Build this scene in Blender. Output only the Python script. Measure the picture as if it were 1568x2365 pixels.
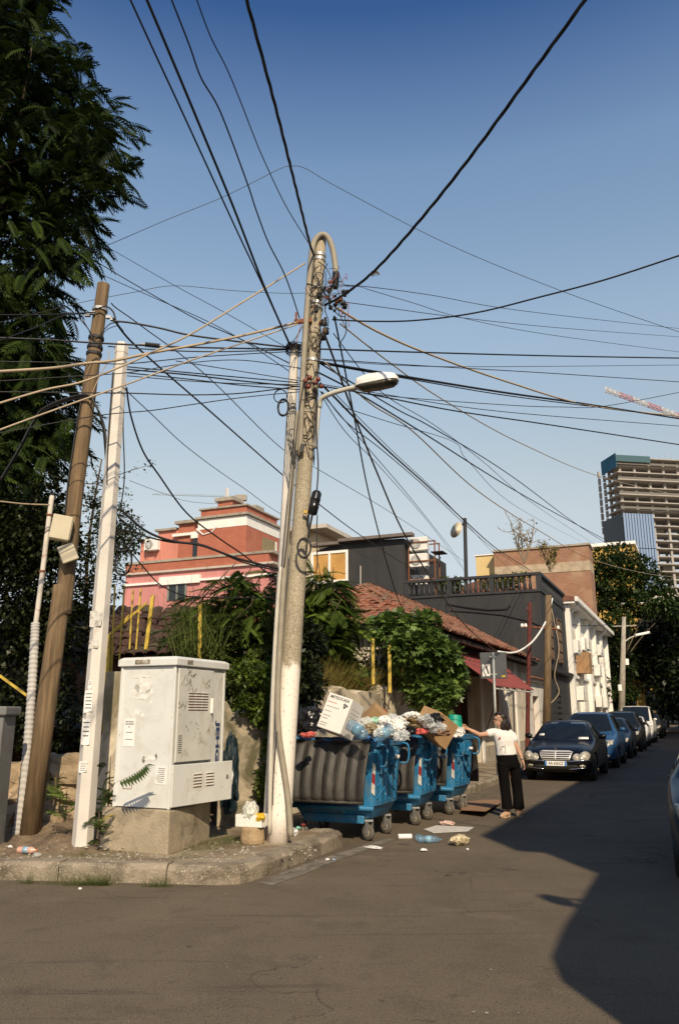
import bpy, bmesh, math, random
import numpy as np
from mathutils import Vector, Matrix, Euler
from mathutils.bvhtree import BVHTree
R = math.radians
rng = random.Random(7)
nrg = np.random.default_rng(11)
scene = bpy.context.scene
for o in list(bpy.data.objects): bpy.data.objects.remove(o)
col = scene.collection

# ---------------------------------------------------------------- camera
CAMZ, PITCH, LENS = 1.58, R(14.28), 28.0
cam = bpy.data.cameras.new('camera'); camo = bpy.data.objects.new('camera', cam); col.objects.link(camo)
camo.location = (0, 0, CAMZ); camo.rotation_euler = (math.pi/2 + PITCH, 0, 0)
cam.sensor_fit = 'VERTICAL'; cam.sensor_height = 36; cam.lens = LENS
cam.clip_start = 0.05; cam.clip_end = 4000
scene.camera = camo

# ---------------------------------------------------------------- daylight
SUN_EL, SUN_AZ = R(38), R(-10)          # light travels along (sin az, cos az): the sun stands behind the camera
world = bpy.data.worlds.new('World'); scene.world = world; world.use_nodes = True
wn = world.node_tree.nodes; wl = world.node_tree.links
for n_ in list(wn): wn.remove(n_)
sky = wn.new('ShaderNodeTexSky'); sky.sky_type = 'NISHITA'; sky.sun_disc = False
sky.sun_elevation = SUN_EL; sky.sun_rotation = math.pi + SUN_AZ
sky.altitude = 0; sky.air_density = 1.0; sky.dust_density = 0.25; sky.ozone_density = 6.0
# the film's rendering of that sky: deep blue overhead, pale towards the horizon, the same all round
tc = wn.new('ShaderNodeTexCoord'); sxyz = wn.new('ShaderNodeSeparateXYZ'); wl.new(tc.outputs['Generated'], sxyz.inputs[0])
cr = wn.new('ShaderNodeValToRGB'); wl.new(sxyz.outputs[2], cr.inputs[0])
stops = [(0.016, (.70, .645, .70)), (.078, (1.02, .72, .60)), (.16, (1.7, 1.07, .72)), (.237, (2.29, 1.38, .827)), (.30, (2.48, 1.55, .92)), (.455, (2.69, 1.9, 1.25)), (.61, (2.1, 1.73, 1.31)), (.674, (1.32, 1.23, 1.14)), (.726, (.57, .77, .92)), (1.0, (.36, .55, .75))]
el = cr.color_ramp.elements
while len(el) < len(stops): el.new(.5)
for e_, (p_, c_) in zip(el, stops): e_.position = p_; e_.color = (c_[0]/3, c_[1]/3, c_[2]/3, 1)
sc3 = wn.new('ShaderNodeVectorMath'); sc3.operation = 'SCALE'; sc3.inputs['Scale'].default_value = 3.0; wl.new(cr.outputs[0], sc3.inputs[0])
mulc = wn.new('ShaderNodeVectorMath'); mulc.operation = 'MULTIPLY'; wl.new(sky.outputs[0], mulc.inputs[0]); wl.new(sc3.outputs[0], mulc.inputs[1])
bg = wn.new('ShaderNodeBackground'); bg.inputs['Strength'].default_value = 0.14
wo = wn.new('ShaderNodeOutputWorld')
wl.new(mulc.outputs[0], bg.inputs['Color']); wl.new(bg.outputs[0], wo.inputs['Surface'])
sun = bpy.data.lights.new('sun', 'SUN'); suno = bpy.data.objects.new('sun', sun); col.objects.link(suno)
sun.energy = 5.0; sun.angle = R(0.53); sun.color = (1.0, 0.83, 0.60)
suno.rotation_euler = (math.pi/2 - SUN_EL, 0, -SUN_AZ)
suno.location = (0, -30, 40)
scene.view_settings.view_transform = 'Standard'; scene.view_settings.look = 'None'
scene.view_settings.exposure = 0.0; scene.view_settings.gamma = 1.0
scene.view_settings.use_curve_mapping = False
scene.render.engine = 'CYCLES'
scene.render.resolution_x = 678; scene.render.resolution_y = 1024
scene.cycles.max_bounces = 6; scene.cycles.transparent_max_bounces = 12

# ---------------------------------------------------------------- measuring the place
FPX = 2365*LENS/36.0
cp_, sp_ = math.cos(PITCH), math.sin(PITCH)
def ray(u, v):
    a = (u-784)/FPX; b = (1182.5-v)/FPX
    return Vector((a, cp_ - b*sp_, sp_ + b*cp_))
O = Vector((0, 0, CAMZ))
def U(u, v, Y):
    r = ray(u, v); return O + r*(Y/r.y)
def G(u, v, z=0.0):
    r = ray(u, v); return O + r*((z-CAMZ)/r.z)
SA = R(23.5)                              # the street runs 23.5 degrees to the right of the view
dv = Vector((math.sin(SA), math.cos(SA), 0)); nv = Vector((math.cos(SA), -math.sin(SA), 0))
def ST(s, r, z=0.0): return nv*s + dv*r + Vector((0, 0, z))
def SR(p): return (p.x*nv.x+p.y*nv.y, p.x*dv.x+p.y*dv.y)
def PS(u, v, s):
    r = ray(u, v); return O + r*(s/(r.x*nv.x+r.y*nv.y))
def PR(u, v, rr):
    r = ray(u, v); return O + r*(rr/(r.x*dv.x+r.y*dv.y))

# ---------------------------------------------------------------- materials
MATS = {}
def rgb(h):
    h = h.lstrip('#'); c = [int(h[i:i+2], 16)/255 for i in (0, 2, 4)]
    return tuple(x/12.92 if x <= .04045 else ((x+.055)/1.055)**2.4 for x in c)
def nodes(m):
    m.use_nodes = True; nt = m.node_tree
    return nt, nt.nodes, nt.links, nt.nodes['Principled BSDF']
def mixc(N, L, fac, a, b, blend='MIX'):
    x = N.new('ShaderNodeMix'); x.data_type = 'RGBA'; x.blend_type = blend
    for sock, val in ((x.inputs[0], fac), (x.inputs[6], a), (x.inputs[7], b)):
        if hasattr(val, 'is_output') or isinstance(val, bpy.types.NodeSocket): L.new(val, sock)
        elif isinstance(val, (int, float)): sock.default_value = val
        else: sock.default_value = (*val, 1) if len(val) == 3 else val
    return x.outputs[2]
def noise(N, L, scale, detail=4, rough=.55, vec=None, dist=0):
    x = N.new('ShaderNodeTexNoise'); x.inputs['Scale'].default_value = scale
    x.inputs['Detail'].default_value = detail; x.inputs['Roughness'].default_value = rough
    x.inputs['Distortion'].default_value = dist
    if vec is not None: L.new(vec, x.inputs['Vector'])
    return x.outputs['Fac']
def ramp(N, L, fac, lo, hi):
    x = N.new('ShaderNodeMapRange'); x.inputs[1].default_value = lo; x.inputs[2].default_value = hi
    L.new(fac, x.inputs[0]); return x.outputs[0]
def coords(N, L, scale=(1, 1, 1), world=False):
    if world:
        g = N.new('ShaderNodeNewGeometry'); src = g.outputs['Position']
    else:
        t = N.new('ShaderNodeTexCoord'); src = t.outputs['Object']
    mp = N.new('ShaderNodeMapping'); mp.inputs['Scale'].default_value = scale
    L.new(src, mp.inputs['Vector']); return mp.outputs[0]
def mat(name, c, rough=.8, metal=0., var=.18, scale=5., bump=.0, bscale=60., dirt=None, dscale=2.5, damt=(.5, .7),
        spec=.5, coat=0., stretch=(1, 1, 1), world=False, speck=None, sscale=90., samt=(.62, .68), alpha=None, trans=0.):
    if name in MATS: return MATS[name]
    m = bpy.data.materials.new(name); nt, N, L, B = nodes(m)
    vec = coords(N, L, stretch, world)
    f = noise(N, L, scale, 5, .6, vec)
    lo = tuple(max(0, x*(1-var)) for x in c); hi = tuple(min(1, x*(1+var)) for x in c)
    o = mixc(N, L, ramp(N, L, f, .3, .7), lo, hi)
    if dirt:
        df = ramp(N, L, noise(N, L, dscale, 6, .65, vec, .4), *damt)
        o = mixc(N, L, df, o, dirt)
    if speck:
        sf = ramp(N, L, noise(N, L, sscale, 2, .5, vec), *samt)
        o = mixc(N, L, sf, o, speck)
    L.new(o, B.inputs['Base Color'])
    B.inputs['Roughness'].default_value = rough; B.inputs['Metallic'].default_value = metal
    B.inputs['Specular IOR Level'].default_value = spec
    if coat: B.inputs['Coat Weight'].default_value = coat; B.inputs['Coat Roughness'].default_value = .04
    if alpha is not None: B.inputs['Alpha'].default_value = alpha
    if trans: B.inputs['Transmission Weight'].default_value = trans
    if bump:
        b = N.new('ShaderNodeBump'); b.inputs['Strength'].default_value = bump; b.inputs['Distance'].default_value = .02
        L.new(noise(N, L, bscale, 4, .6, vec), b.inputs['Height']); L.new(b.outputs[0], B.inputs['Normal'])
    MATS[name] = m; return m
def leafmat(name, dark, light, yellow=None, transl=.3, rough=.45, spec=.25):
    if name in MATS: return MATS[name]
    m = bpy.data.materials.new(name); nt, N, L, B = nodes(m)
    at = N.new('ShaderNodeAttribute'); at.attribute_name = 'tint'
    o = mixc(N, L, at.outputs['Fac'], dark, light)
    if yellow:
        o = mixc(N, L, ramp(N, L, at.outputs['Fac'], .93, .97), o, yellow)
    L.new(o, B.inputs['Base Color']); B.inputs['Roughness'].default_value = rough
    B.inputs['Specular IOR Level'].default_value = spec
    t = N.new('ShaderNodeBsdfTranslucent'); L.new(mixc(N, L, .6, o, light), t.inputs['Color'])
    mx = N.new('ShaderNodeMixShader'); mx.inputs[0].default_value = transl
    L.new(B.outputs[0], mx.inputs[1]); L.new(t.outputs[0], mx.inputs[2])
    L.new(mx.outputs[0], N['Material Output'].inputs['Surface'])
    MATS[name] = m; return m
def brickmat(name, c1, c2, mortar, bw=.24, bh=.075, bump=.5, dirt=None, damt=(.5, .8), dscale=.6):
    if name in MATS: return MATS[name]
    m = bpy.data.materials.new(name); nt, N, L, B = nodes(m)
    t = N.new('ShaderNodeTexCoord'); sx = N.new('ShaderNodeSeparateXYZ'); L.new(t.outputs['Object'], sx.inputs[0])
    ad = N.new('ShaderNodeMath'); L.new(sx.outputs[0], ad.inputs[0]); L.new(sx.outputs[1], ad.inputs[1])
    cx = N.new('ShaderNodeCombineXYZ'); L.new(ad.outputs[0], cx.inputs[0]); L.new(sx.outputs[2], cx.inputs[1])
    br = N.new('ShaderNodeTexBrick'); L.new(cx.outputs[0], br.inputs['Vector'])
    br.inputs['Scale'].default_value = 1; br.inputs['Brick Width'].default_value = bw; br.inputs['Row Height'].default_value = bh
    br.inputs['Mortar Size'].default_value = .007; br.inputs['Color1'].default_value = (*c1, 1); br.inputs['Color2'].default_value = (*c2, 1)
    br.inputs['Mortar'].default_value = (*mortar, 1)
    o = br.outputs['Color']
    f = noise(N, L, 1.3, 6, .65, t.outputs['Object'])
    o = mixc(N, L, ramp(N, L, f, .35, .75), o, tuple(x*.72 for x in c1))
    if dirt: o = mixc(N, L, ramp(N, L, noise(N, L, dscale, 5, .6, t.outputs['Object']), *damt), o, dirt)
    L.new(o, B.inputs['Base Color']); B.inputs['Roughness'].default_value = .9
    b = N.new('ShaderNodeBump'); b.inputs['Strength'].default_value = bump; b.inputs['Distance'].default_value = .01; b.invert = True
    L.new(br.outputs['Fac'], b.inputs['Height']); L.new(b.outputs[0], B.inputs['Normal'])
    MATS[name] = m; return m
def glassmat(name, c=(.02, .025, .03), rough=.05, spec=.6):
    return mat(name, c, rough=rough, var=.1, spec=spec)

# ---------------------------------------------------------------- objects
def tag(o, label=None, cat=None, group=None, kind=None):
    if label: o['label'] = label
    if cat: o['category'] = cat
    if group: o['group'] = group
    if kind: o['kind'] = kind
    return o
def thing(name, label, cat, loc=(0, 0, 0), rz=0., group=None):
    o = bpy.data.objects.new(name, None); col.objects.link(o)
    o.location = loc; o.rotation_euler = (0, 0, rz); o.empty_display_size = .2
    return tag(o, label, cat, group)
def link(name, me, m=None, parent=None, loc=(0, 0, 0), rot=(0, 0, 0), scale=(1, 1, 1)):
    o = bpy.data.objects.new(name, me); col.objects.link(o)
    if m is not None and not me.materials: me.materials.append(m)
    o.parent = parent; o.location = loc; o.rotation_euler = rot; o.scale = scale
    return o
def copy_tree(o, parent=None):
    c = o.copy(); col.objects.link(c)
    if parent is not None: c.parent = parent
    for ch in list(o.children): copy_tree(ch, c)
    return c
class MB:
    def __init__(self): self.v = []; self.f = []
    def add(self, vs, fs):
        k = len(self.v); self.v += [tuple(x) for x in vs]; self.f += [tuple(i+k for i in f) for f in fs]; return self
    def box(self, c, s, rz=0., M=None):
        vs = []
        for dz in (-.5, .5):
            for dx, dy in ((-.5, -.5), (.5, -.5), (.5, .5), (-.5, .5)):
                x, y = dx*s[0], dy*s[1]
                p = Vector((x*math.cos(rz)-y*math.sin(rz), x*math.sin(rz)+y*math.cos(rz), dz*s[2]))
                if M is not None: p = M @ p
                vs.append(p + Vector(c))
        return self.add(vs, [(0, 3, 2, 1), (4, 5, 6, 7), (0, 1, 5, 4), (1, 2, 6, 5), (2, 3, 7, 6), (3, 0, 4, 7)])
    def b2(self, x0, x1, y0, y1, z0, z1): return self.box(((x0+x1)/2, (y0+y1)/2, (z0+z1)/2), (x1-x0, y1-y0, z1-z0))
    def quad(self, a, b, c, d): return self.add([a, b, c, d], [(0, 1, 2, 3)])
    def tube(self, pts, r, n=8, cap=True, tw=0.):
        pts = [Vector(p) for p in pts]; m = len(pts)
        rr = [r]*m if isinstance(r, (int, float)) else list(r)
        k = len(self.v); up = None
        for i, p in enumerate(pts):
            t = (pts[min(i+1, m-1)] - pts[max(i-1, 0)])
            if t.length < 1e-9: t = Vector((0, 0, 1))
            t.normalize()
            if up is None:
                up = Vector((0, 0, 1)) if abs(t.z) < .9 else Vector((1, 0, 0))
            a = up - t*up.dot(t)
            if a.length < 1e-6: a = Vector((1, 0, 0)) - t*t.x
            a.normalize(); up = a; b = t.cross(a)
            for j in range(n):
                w = 2*math.pi*j/n + tw
                self.v.append(tuple(p + (a*math.cos(w) + b*math.sin(w))*rr[i]))
        for i in range(m-1):
            for j in range(n):
                q = k+i*n; self.f.append((q+j, q+(j+1) % n, q+n+(j+1) % n, q+n+j))
        if cap:
            self.f.append(tuple(k+j for j in reversed(range(n)))); self.f.append(tuple(k+(m-1)*n+j for j in range(n)))
        return self
    def lathe(self, prof, n=16, c=(0, 0, 0), M=None):
        k = len(self.v); m = len(prof)
        for r_, z in prof:
            for j in range(n):
                w = 2*math.pi*j/n; p = Vector((r_*math.cos(w), r_*math.sin(w), z))
                if M is not None: p = M @ p
                self.v.append(tuple(p+Vector(c)))
        for i in range(m-1):
            for j in range(n):
                q = k+i*n; self.f.append((q+j, q+(j+1) % n, q+n+(j+1) % n, q+n+j))
        self.f.append(tuple(k+j for j in reversed(range(n)))); self.f.append(tuple(k+(m-1)*n+j for j in range(n)))
        return self
    def prism(self, poly, z0, z1, M=None):
        n = len(poly); vs = [Vector((x, y, z0)) for x, y in poly] + [Vector((x, y, z1)) for x, y in poly]
        if M is not None: vs = [M @ v for v in vs]
        return self.add(vs, [tuple(reversed(range(n))), tuple(range(n, 2*n))] + [(i, (i+1) % n, n+(i+1) % n, n+i) for i in range(n)])
    def mesh(self, name, smooth=False):
        me = bpy.data.meshes.new(name); me.from_pydata(self.v, [], self.f)
        if smooth: me.polygons.foreach_set('use_smooth', [True]*len(me.polygons))
        me.update(); return me
    def build(self, name, m, parent=None, smooth=False, bevel=0., seg=2, recenter=False, loc=(0, 0, 0), rot=(0, 0, 0), autos=False):
        if recenter and self.v:
            c = Vector(self.v[0]); self.v = [tuple(Vector(v)-c) for v in self.v]; loc = c
        me = self.mesh(name, smooth or autos)
        o = link(name, me, m, parent, loc, rot)
        if bevel:
            b = o.modifiers.new('bevel', 'BEVEL'); b.width = bevel; b.segments = seg; b.limit_method = 'ANGLE'; b.angle_limit = R(40)
        if autos: me.set_sharp_from_angle(angle=R(40))
        return o
def fixn(me):
    bm = bmesh.new(); bm.from_mesh(me); bmesh.ops.recalc_face_normals(bm, faces=bm.faces); bm.to_mesh(me); bm.free()
def np_mesh(name, V, F, tint=None, smooth=False):
    """V (n,3), F (m,k) uniform polygons"""
    me = bpy.data.meshes.new(name); k = F.shape[1]
    me.vertices.add(len(V)); me.vertices.foreach_set('co', V.astype(np.float32).ravel())
    me.loops.add(F.size); me.loops.foreach_set('vertex_index', F.astype(np.int32).ravel())
    me.polygons.add(len(F)); me.polygons.foreach_set('loop_start', np.arange(0, F.size, k, dtype=np.int32))
    me.polygons.foreach_set('loop_total', np.full(len(F), k, dtype=np.int32))
    if tint is not None:
        a = me.attributes.new('tint', 'FLOAT', 'POINT'); a.data.foreach_set('value', tint.astype(np.float32))
    me.update(calc_edges=True)
    if smooth: me.polygons.foreach_set('use_smooth', [True]*len(me.polygons))
    return me
def evalmesh(o):
    dg = bpy.context.evaluated_depsgraph_get(); dg.update()
    me = bpy.data.meshes.new_from_object(o.evaluated_get(dg)); return me
def text_mesh(s, size, bold=0., align='CENTER', extrude=.001):
    c = bpy.data.curves.new('lettering', 'FONT'); c.body = s; c.size = size; c.align_x = align; c.align_y = 'CENTER'
    c.extrude = extrude; c.offset = bold; c.resolution_u = 2
    o = bpy.data.objects.new('lettering', c); col.objects.link(o)
    me = evalmesh(o); bpy.data.objects.remove(o); bpy.data.curves.remove(c); me.materials.clear(); return me
def frame(xa, za):
    """rotation matrix with local x along xa and local z (facing) along za"""
    z = Vector(za).normalized(); x = Vector(xa); x = (x - z*x.dot(z)).normalized(); y = z.cross(x)
    return Matrix((x, y, z)).transposed()
def put(o, p, xa, za):
    o.location = p; o.rotation_euler = frame(xa, za).to_euler(); return o
# ---------------------------------------------------------------- common materials
M_conc = mat('concrete', (.34, .30, .24), .9, var=.2, scale=3, bump=.25, bscale=70, dirt=(.16, .135, .10), dscale=1.6, damt=(.5, .75), speck=(.5, .46, .38), sscale=110)
M_concl = mat('pale_concrete', (.50, .46, .39), .88, var=.12, scale=2.5, bump=.2, bscale=90, dirt=(.30, .26, .20), dscale=2, damt=(.55, .8))
M_kerb = mat('kerb_concrete', (.27, .225, .165), .92, var=.25, scale=4, bump=.7, bscale=38, dirt=(.115, .09, .06), dscale=3, damt=(.44, .64), speck=(.44, .39, .30), sscale=60, samt=(.6, .68))
M_dirt = mat('bare_earth', (.20, .145, .09), .95, var=.35, scale=6, bump=.9, bscale=30, dirt=(.10, .075, .05), dscale=3, damt=(.5, .7), speck=(.4, .34, .25), sscale=45, samt=(.66, .7))
M_white = mat('white_plastic', (.75, .73, .68), .6, var=.06)
M_paper = mat('paper', (.80, .78, .74), .85, var=.05)
M_ink = mat('ink', (.05, .05, .05), .8, var=.1)
M_black = mat('black_rubber', (.012, .012, .012), .6, var=.3)
M_blackwire = mat('black_cable', (.010, .010, .011), .55, var=.2)
M_tancable = mat('tan_cable', (.42, .33, .22), .7, var=.12)
M_brwire = mat('brown_cable', (.10, .068, .035), .65, var=.2)
M_steel = mat('galvanised_steel', (.42, .42, .40), .45, metal=.6, var=.2, scale=12)
M_yellow = mat('yellow_paint', (.52, .37, .045), .6, var=.2, scale=9, dirt=(.22, .13, .05), dscale=7, damt=(.55, .68))
M_rust = mat('rust', (.20, .075, .03), .85, var=.4, scale=18)

# ---------------------------------------------------------------- ground, road
def asphalt():
    m = bpy.data.materials.new('asphalt'); nt, N, L, B = nodes(m)
    w = coords(N, L, (1, 1, 1), True)
    base = mixc(N, L, ramp(N, L, noise(N, L, .55, 5, .6, w, .5), .3, .7), (.104, .081, .055), (.150, .119, .080))
    base = mixc(N, L, ramp(N, L, noise(N, L, 2.3, 6, .7, w, .3), .52, .75), base, (.085, .067, .046))
    st = coords(N, L, (.35, 5, 1), True)
    base = mixc(N, L, ramp(N, L, noise(N, L, 1.2, 4, .6, st, .6), .60, .78), base, (.055, .045, .036))
    # tar patches, oil spots, tyre polish across the corner
    oil = coords(N, L, (1, 1, 1), True)
    base = mixc(N, L, ramp(N, L, noise(N, L, 1.1, 3, .5, oil, 1.5), .66, .72), base, (.050, .042, .034))
    base = mixc(N, L, ramp(N, L, noise(N, L, 5.5, 3, .6, oil, .8), .68, .76), base, (.045, .038, .031))
    base = mixc(N, L, ramp(N, L, noise(N, L, .8, 6, .75, oil, .2), .55, .72), base, (.175, .140, .098))
    base = mixc(N, L, ramp(N, L, noise(N, L, 95, 2, .5, w), .55, .70), base, (.22, .182, .138))
    base = mixc(N, L, ramp(N, L, noise(N, L, 60, 2, .5, w), .60, .7), base, (.045, .037, .029))
    vo = N.new('ShaderNodeTexVoronoi'); vo.feature = 'DISTANCE_TO_EDGE'; vo.inputs['Scale'].default_value = .42
    wv = N.new('ShaderNodeVectorMath'); wv.operation = 'ADD'
    nz = N.new('ShaderNodeTexNoise'); nz.inputs['Scale'].default_value = 1.7; nz.inputs['Detail'].default_value = 6; L.new(w, nz.inputs['Vector'])
    sc = N.new('ShaderNodeVectorMath'); sc.operation = 'SCALE'; sc.inputs['Scale'].default_value = 1.3; L.new(nz.outputs['Color'], sc.inputs[0])
    L.new(w, wv.inputs[0]); L.new(sc.outputs[0], wv.inputs[1]); L.new(wv.outputs[0], vo.inputs['Vector'])
    crack = ramp(N, L, vo.outputs['Distance'], .006, .0)
    gate = ramp(N, L, noise(N, L, .33, 3, .5, w), .5, .6)
    mu = N.new('ShaderNodeMath'); mu.operation = 'MULTIPLY'; L.new(crack, mu.inputs[0]); L.new(gate, mu.inputs[1])
    base = mixc(N, L, mu.outputs[0], base, (.026, .022, .018))
    L.new(base, B.inputs['Base Color']); B.inputs['Roughness'].default_value = .88; B.inputs['Specular IOR Level'].default_value = .3
    b = N.new('ShaderNodeBump'); b.inputs['Strength'].default_value = .55; b.inputs['Distance'].default_value = .012
    L.new(noise(N, L, 120, 3, .6, w), b.inputs['Height']); L.new(b.outputs[0], B.inputs['Normal'])
    return m
M_asph = asphalt()
def sheet(name, pts, z, m, kind='structure', parent=None):
    mb = MB(); n = len(pts); mb.add([(p[0], p[1], z) for p in pts], [tuple(range(n))])
    o = mb.build(name, m, parent); fixn(o.data)
    if parent is None: o['kind'] = kind
    return o
sheet('ground', [(-900, -500), (900, -500), (900, 2500), (-900, 2500)], -.02, M_dirt)
a, b, c, d_ = ST(6.0, -60), ST(6.0, 260), ST(-4.3, 260), ST(-4.3, -60)
sheet('road', [(-40, -40), (60, -40), ST(5.0, 6).xy[:], ST(5.0, 260).xy[:], ST(-6.15, 260).xy[:], ST(-6.15, 12.9).xy[:], (-2.2, 11.2), (-40, 11.2)], 0.0, M_asph)
# pavements
PH = .17
front = [(-14, 8.9), (-8, 8.62), G(0, 2032).xy[:], G(180, 2036).xy[:], G(360, 2041).xy[:], G(500, 2045).xy[:]]
front = [Vector((p[0], p[1])) for p in front]
corner = [Vector(G(u, v).xy[:]) for u, v in ((545, 2044), (583, 2035), (622, 2021), (690, 1995), (745, 1975), (775, 1962))]
tip = [Vector((.06, 10.62)), Vector((-.06, 10.84)), Vector((-.30, 10.95))]
back = [Vector((-1.5, 11.35)), Vector((-2.05, 12.0))]
outline = front + corner + tip + back
NK = len(front)+len(corner)+len(tip)
KW = .22
def inset(poly, w):
    out = []; n = len(poly)
    for i in range(n):
        a, b = poly[max(i-1, 0)], poly[min(i+1, n-1)]
        t = (b-a).normalized(); out.append(poly[i] + Vector((-t.y, t.x))*w)
    return out
kin = inset(outline[:NK], KW)
pv = thing('pavement_corner', None, None); tag(pv, kind='structure')
deck = kin + back + [Vector((-2.3, 12.2)), Vector((-14, 12.2))]
mb = MB(); mb.prism([(p.x, p.y) for p in deck], -.02, PH-.012)
M_pave = mat('worn_pavement', (.29, .235, .160), .93, var=.25, scale=2.2, bump=.6, bscale=28, dirt=(.155, .112, .068), dscale=1.3, damt=(.44, .62), speck=(.5, .44, .34), sscale=70, samt=(.63, .68), world=True)
o = mb.build('paving', M_pave, pv); fixn(o.data)
# kerb stones, one by one, chipped
acc = 0.
path = outline[:NK]
def kerb_run(path, pin, parent, z0=-.02, z1=PH, step=1.15, m=M_kerb):
    # resample both edges by length of the outer edge
    L_ = [0.]
    for i in range(1, len(path)): L_.append(L_[-1] + (path[i]-path[i-1]).length)
    def at(P, s):
        for i in range(1, len(P)):
            if s <= L_[i] or i == len(P)-1:
                t = (s-L_[i-1])/max(1e-6, L_[i]-L_[i-1]); return P[i-1].lerp(P[i], min(1, t))
    s = 0.
    while s < L_[-1]-.05:
        e = min(L_[-1], s+step*rng.uniform(.9, 1.1)); n = 7; vs = []; fs = []
        g = .006
        for k in range(n):
            q = (s+g) + (e-s-2*g)*k/(n-1); A = at(path, q); B_ = at(pin, q)
            j = lambda a: rng.uniform(-a, a)
            z = z1 + j(.006); N_ = (A-B_).normalized()
            A2 = A + N_*j(.008)
            ch = .022 + abs(rng.gauss(0, .022))
            sec = [(A2.x, A2.y, z0), (A2.x, A2.y, z-ch-j(.006)), ((A2-N_*ch).x, (A2-N_*ch).y, z), (B_.x, B_.y, z+j(.003)), (B_.x, B_.y, z0)]
            vs += sec
        for k in range(n-1):
            for i in range(5):
                a_, b_ = k*5+i, k*5+(i+1) % 5; fs.append((a_, b_, b_+5, a_+5))
        fs += [(4, 3, 2, 1, 0), tuple((n-1)*5+i for i in range(5))]
        o = MB().add(vs, fs).build('kerb_stone', m, parent); fixn(o.data); s = e
kerb_run(path, kin, pv)
# pavement along the street, behind the bins and past the houses
pv2 = thing('pavement_street', None, None); tag(pv2, kind='structure')
ko = [Vector(ST(-5.9, 15.9).xy[:]), Vector(ST(-5.2, 15.75).xy[:]), Vector(ST(-4.62, 15.95).xy[:]), Vector(ST(-4.46, 16.5).xy[:])] + [Vector(ST(-4.45, r).xy[:]) for r in (18, 22, 30, 45, 70, 110, 200)]
ki = inset(ko, .18)
poly = ki + [Vector(ST(-6.4, 200).xy[:]), Vector(ST(-6.4, 16).xy[:])]
o = MB().prism([(p.x, p.y) for p in poly], -.02, .138).build('paving', M_pave, pv2); fixn(o.data)
kerb_run(ko[:7], ki[:7], pv2, z1=.15, step=1.0)
o = MB().prism([(p.x, p.y) for p in (ko[6], ko[-1], ki[-1], ki[6])], -.02, .15).build('kerb_line', M_kerb, pv2); fixn(o.data)
pv3 = thing('pavement_opposite', None, None); tag(pv3, kind='structure')
ko3 = [Vector(ST(1.75, r).xy[:]) for r in (200, 60, 20, 8, 2, -4)]
ki3 = inset(ko3, .18)
o = MB().prism([(p.x, p.y) for p in ki3 + [Vector(ST(3.85, -4).xy[:]), Vector(ST(3.85, 200).xy[:])]], -.02, .138).build('paving', M_pave, pv3); fixn(o.data)
o = MB().prism([(p.x, p.y) for p in ko3 + ki3[::-1]], -.02, .15).build('kerb_line', M_kerb, pv3); fixn(o.data)
# worn pale line of the gutter joint
M_line = mat('worn_line', (.21, .185, .145), .92, var=.25, scale=7, dirt=(.10, .085, .065), dscale=5, damt=(.40, .62), bump=.4, bscale=80, world=True)
pl = [G(u, v).xy[:] for u, v in ((600, 2040), (660, 2012), (740, 1984), (830, 1956), (905, 1934), (915, 1938), (850, 1962), (760, 1996), (690, 2024), (628, 2046))]
sheet('road_marking', pl, .004, M_line)
pl = [G(u, v).xy[:] for u, v in ((1180, 1868), (1205, 1862), (1330, 1822), (1318, 1822))]
# garden earth behind the walls
M_grassg = mat('weedy_earth', (.085, .085, .03), .95, var=.45, scale=3, bump=.8, bscale=20, dirt=(.14, .10, .055), dscale=2, damt=(.45, .65), world=True)
ge = MB()
nx, ny = 26, 20
vs = []
for j in range(ny):
    for i in range(nx):
        fx, fy = i/(nx-1), j/(ny-1)
        y = 12.0 + fy*16; xr = ST(-6.55, (y-2.6)/.917).x; x = -24 + fx*(xr+24)
        z = 1.55 + .25*math.sin(x*1.3)*math.sin(y*.9) + .35*fy + (.25 if x > -2 else 0)
        vs.append((x, y, z))
fs = [(j*nx+i, j*nx+i+1, (j+1)*nx+i+1, (j+1)*nx+i) for j in range(ny-1) for i in range(nx-1)]
o = ge.add(vs, fs).build('garden_ground', M_grassg, smooth=True); o['kind'] = 'structure'
# ================================================================ buildings
def bld(name, label, cat, s0, r0, z0=0., dz=0.):
    return thing(name, label, cat, ST(s0, r0, z0), -SA + dz)
M_plaster = mat('cream_plaster', (.64, .57, .45), .9, var=.14, scale=1.2, bump=.3, bscale=25, dirt=(.36, .29, .20), dscale=1.6, damt=(.50, .72), stretch=(1, 1, .45))
M_whitew = mat('white_render', (.72, .69, .62), .85, var=.08, scale=1.0, dirt=(.46, .42, .35), dscale=1.6, damt=(.53, .78), stretch=(1, 1, .3))
M_whitet = mat('white_trim', (.80, .78, .72), .7, var=.06, scale=2)
M_char = mat('charcoal_paint', (.026, .026, .027), .75, var=.2, scale=.8, bump=.15, bscale=20, dirt=(.046, .042, .037), dscale=1.3, damt=(.5, .72), stretch=(1, 1, .22))
M_chard = mat('charcoal_trim', (.028, .028, .03), .6, var=.2, scale=3)
M_dkwood = mat('dark_wood', (.045, .022, .014), .75, var=.4, scale=6, stretch=(3, 3, .4))
M_redwood = mat('dark_red_panel', (.12, .022, .014), .7, var=.3, scale=5, stretch=(3, 3, .5))
M_redp = mat('red_paint', (.24, .035, .022), .6, var=.2, scale=5)
M_glass = glassmat('window_glass')
M_tile = None
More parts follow.
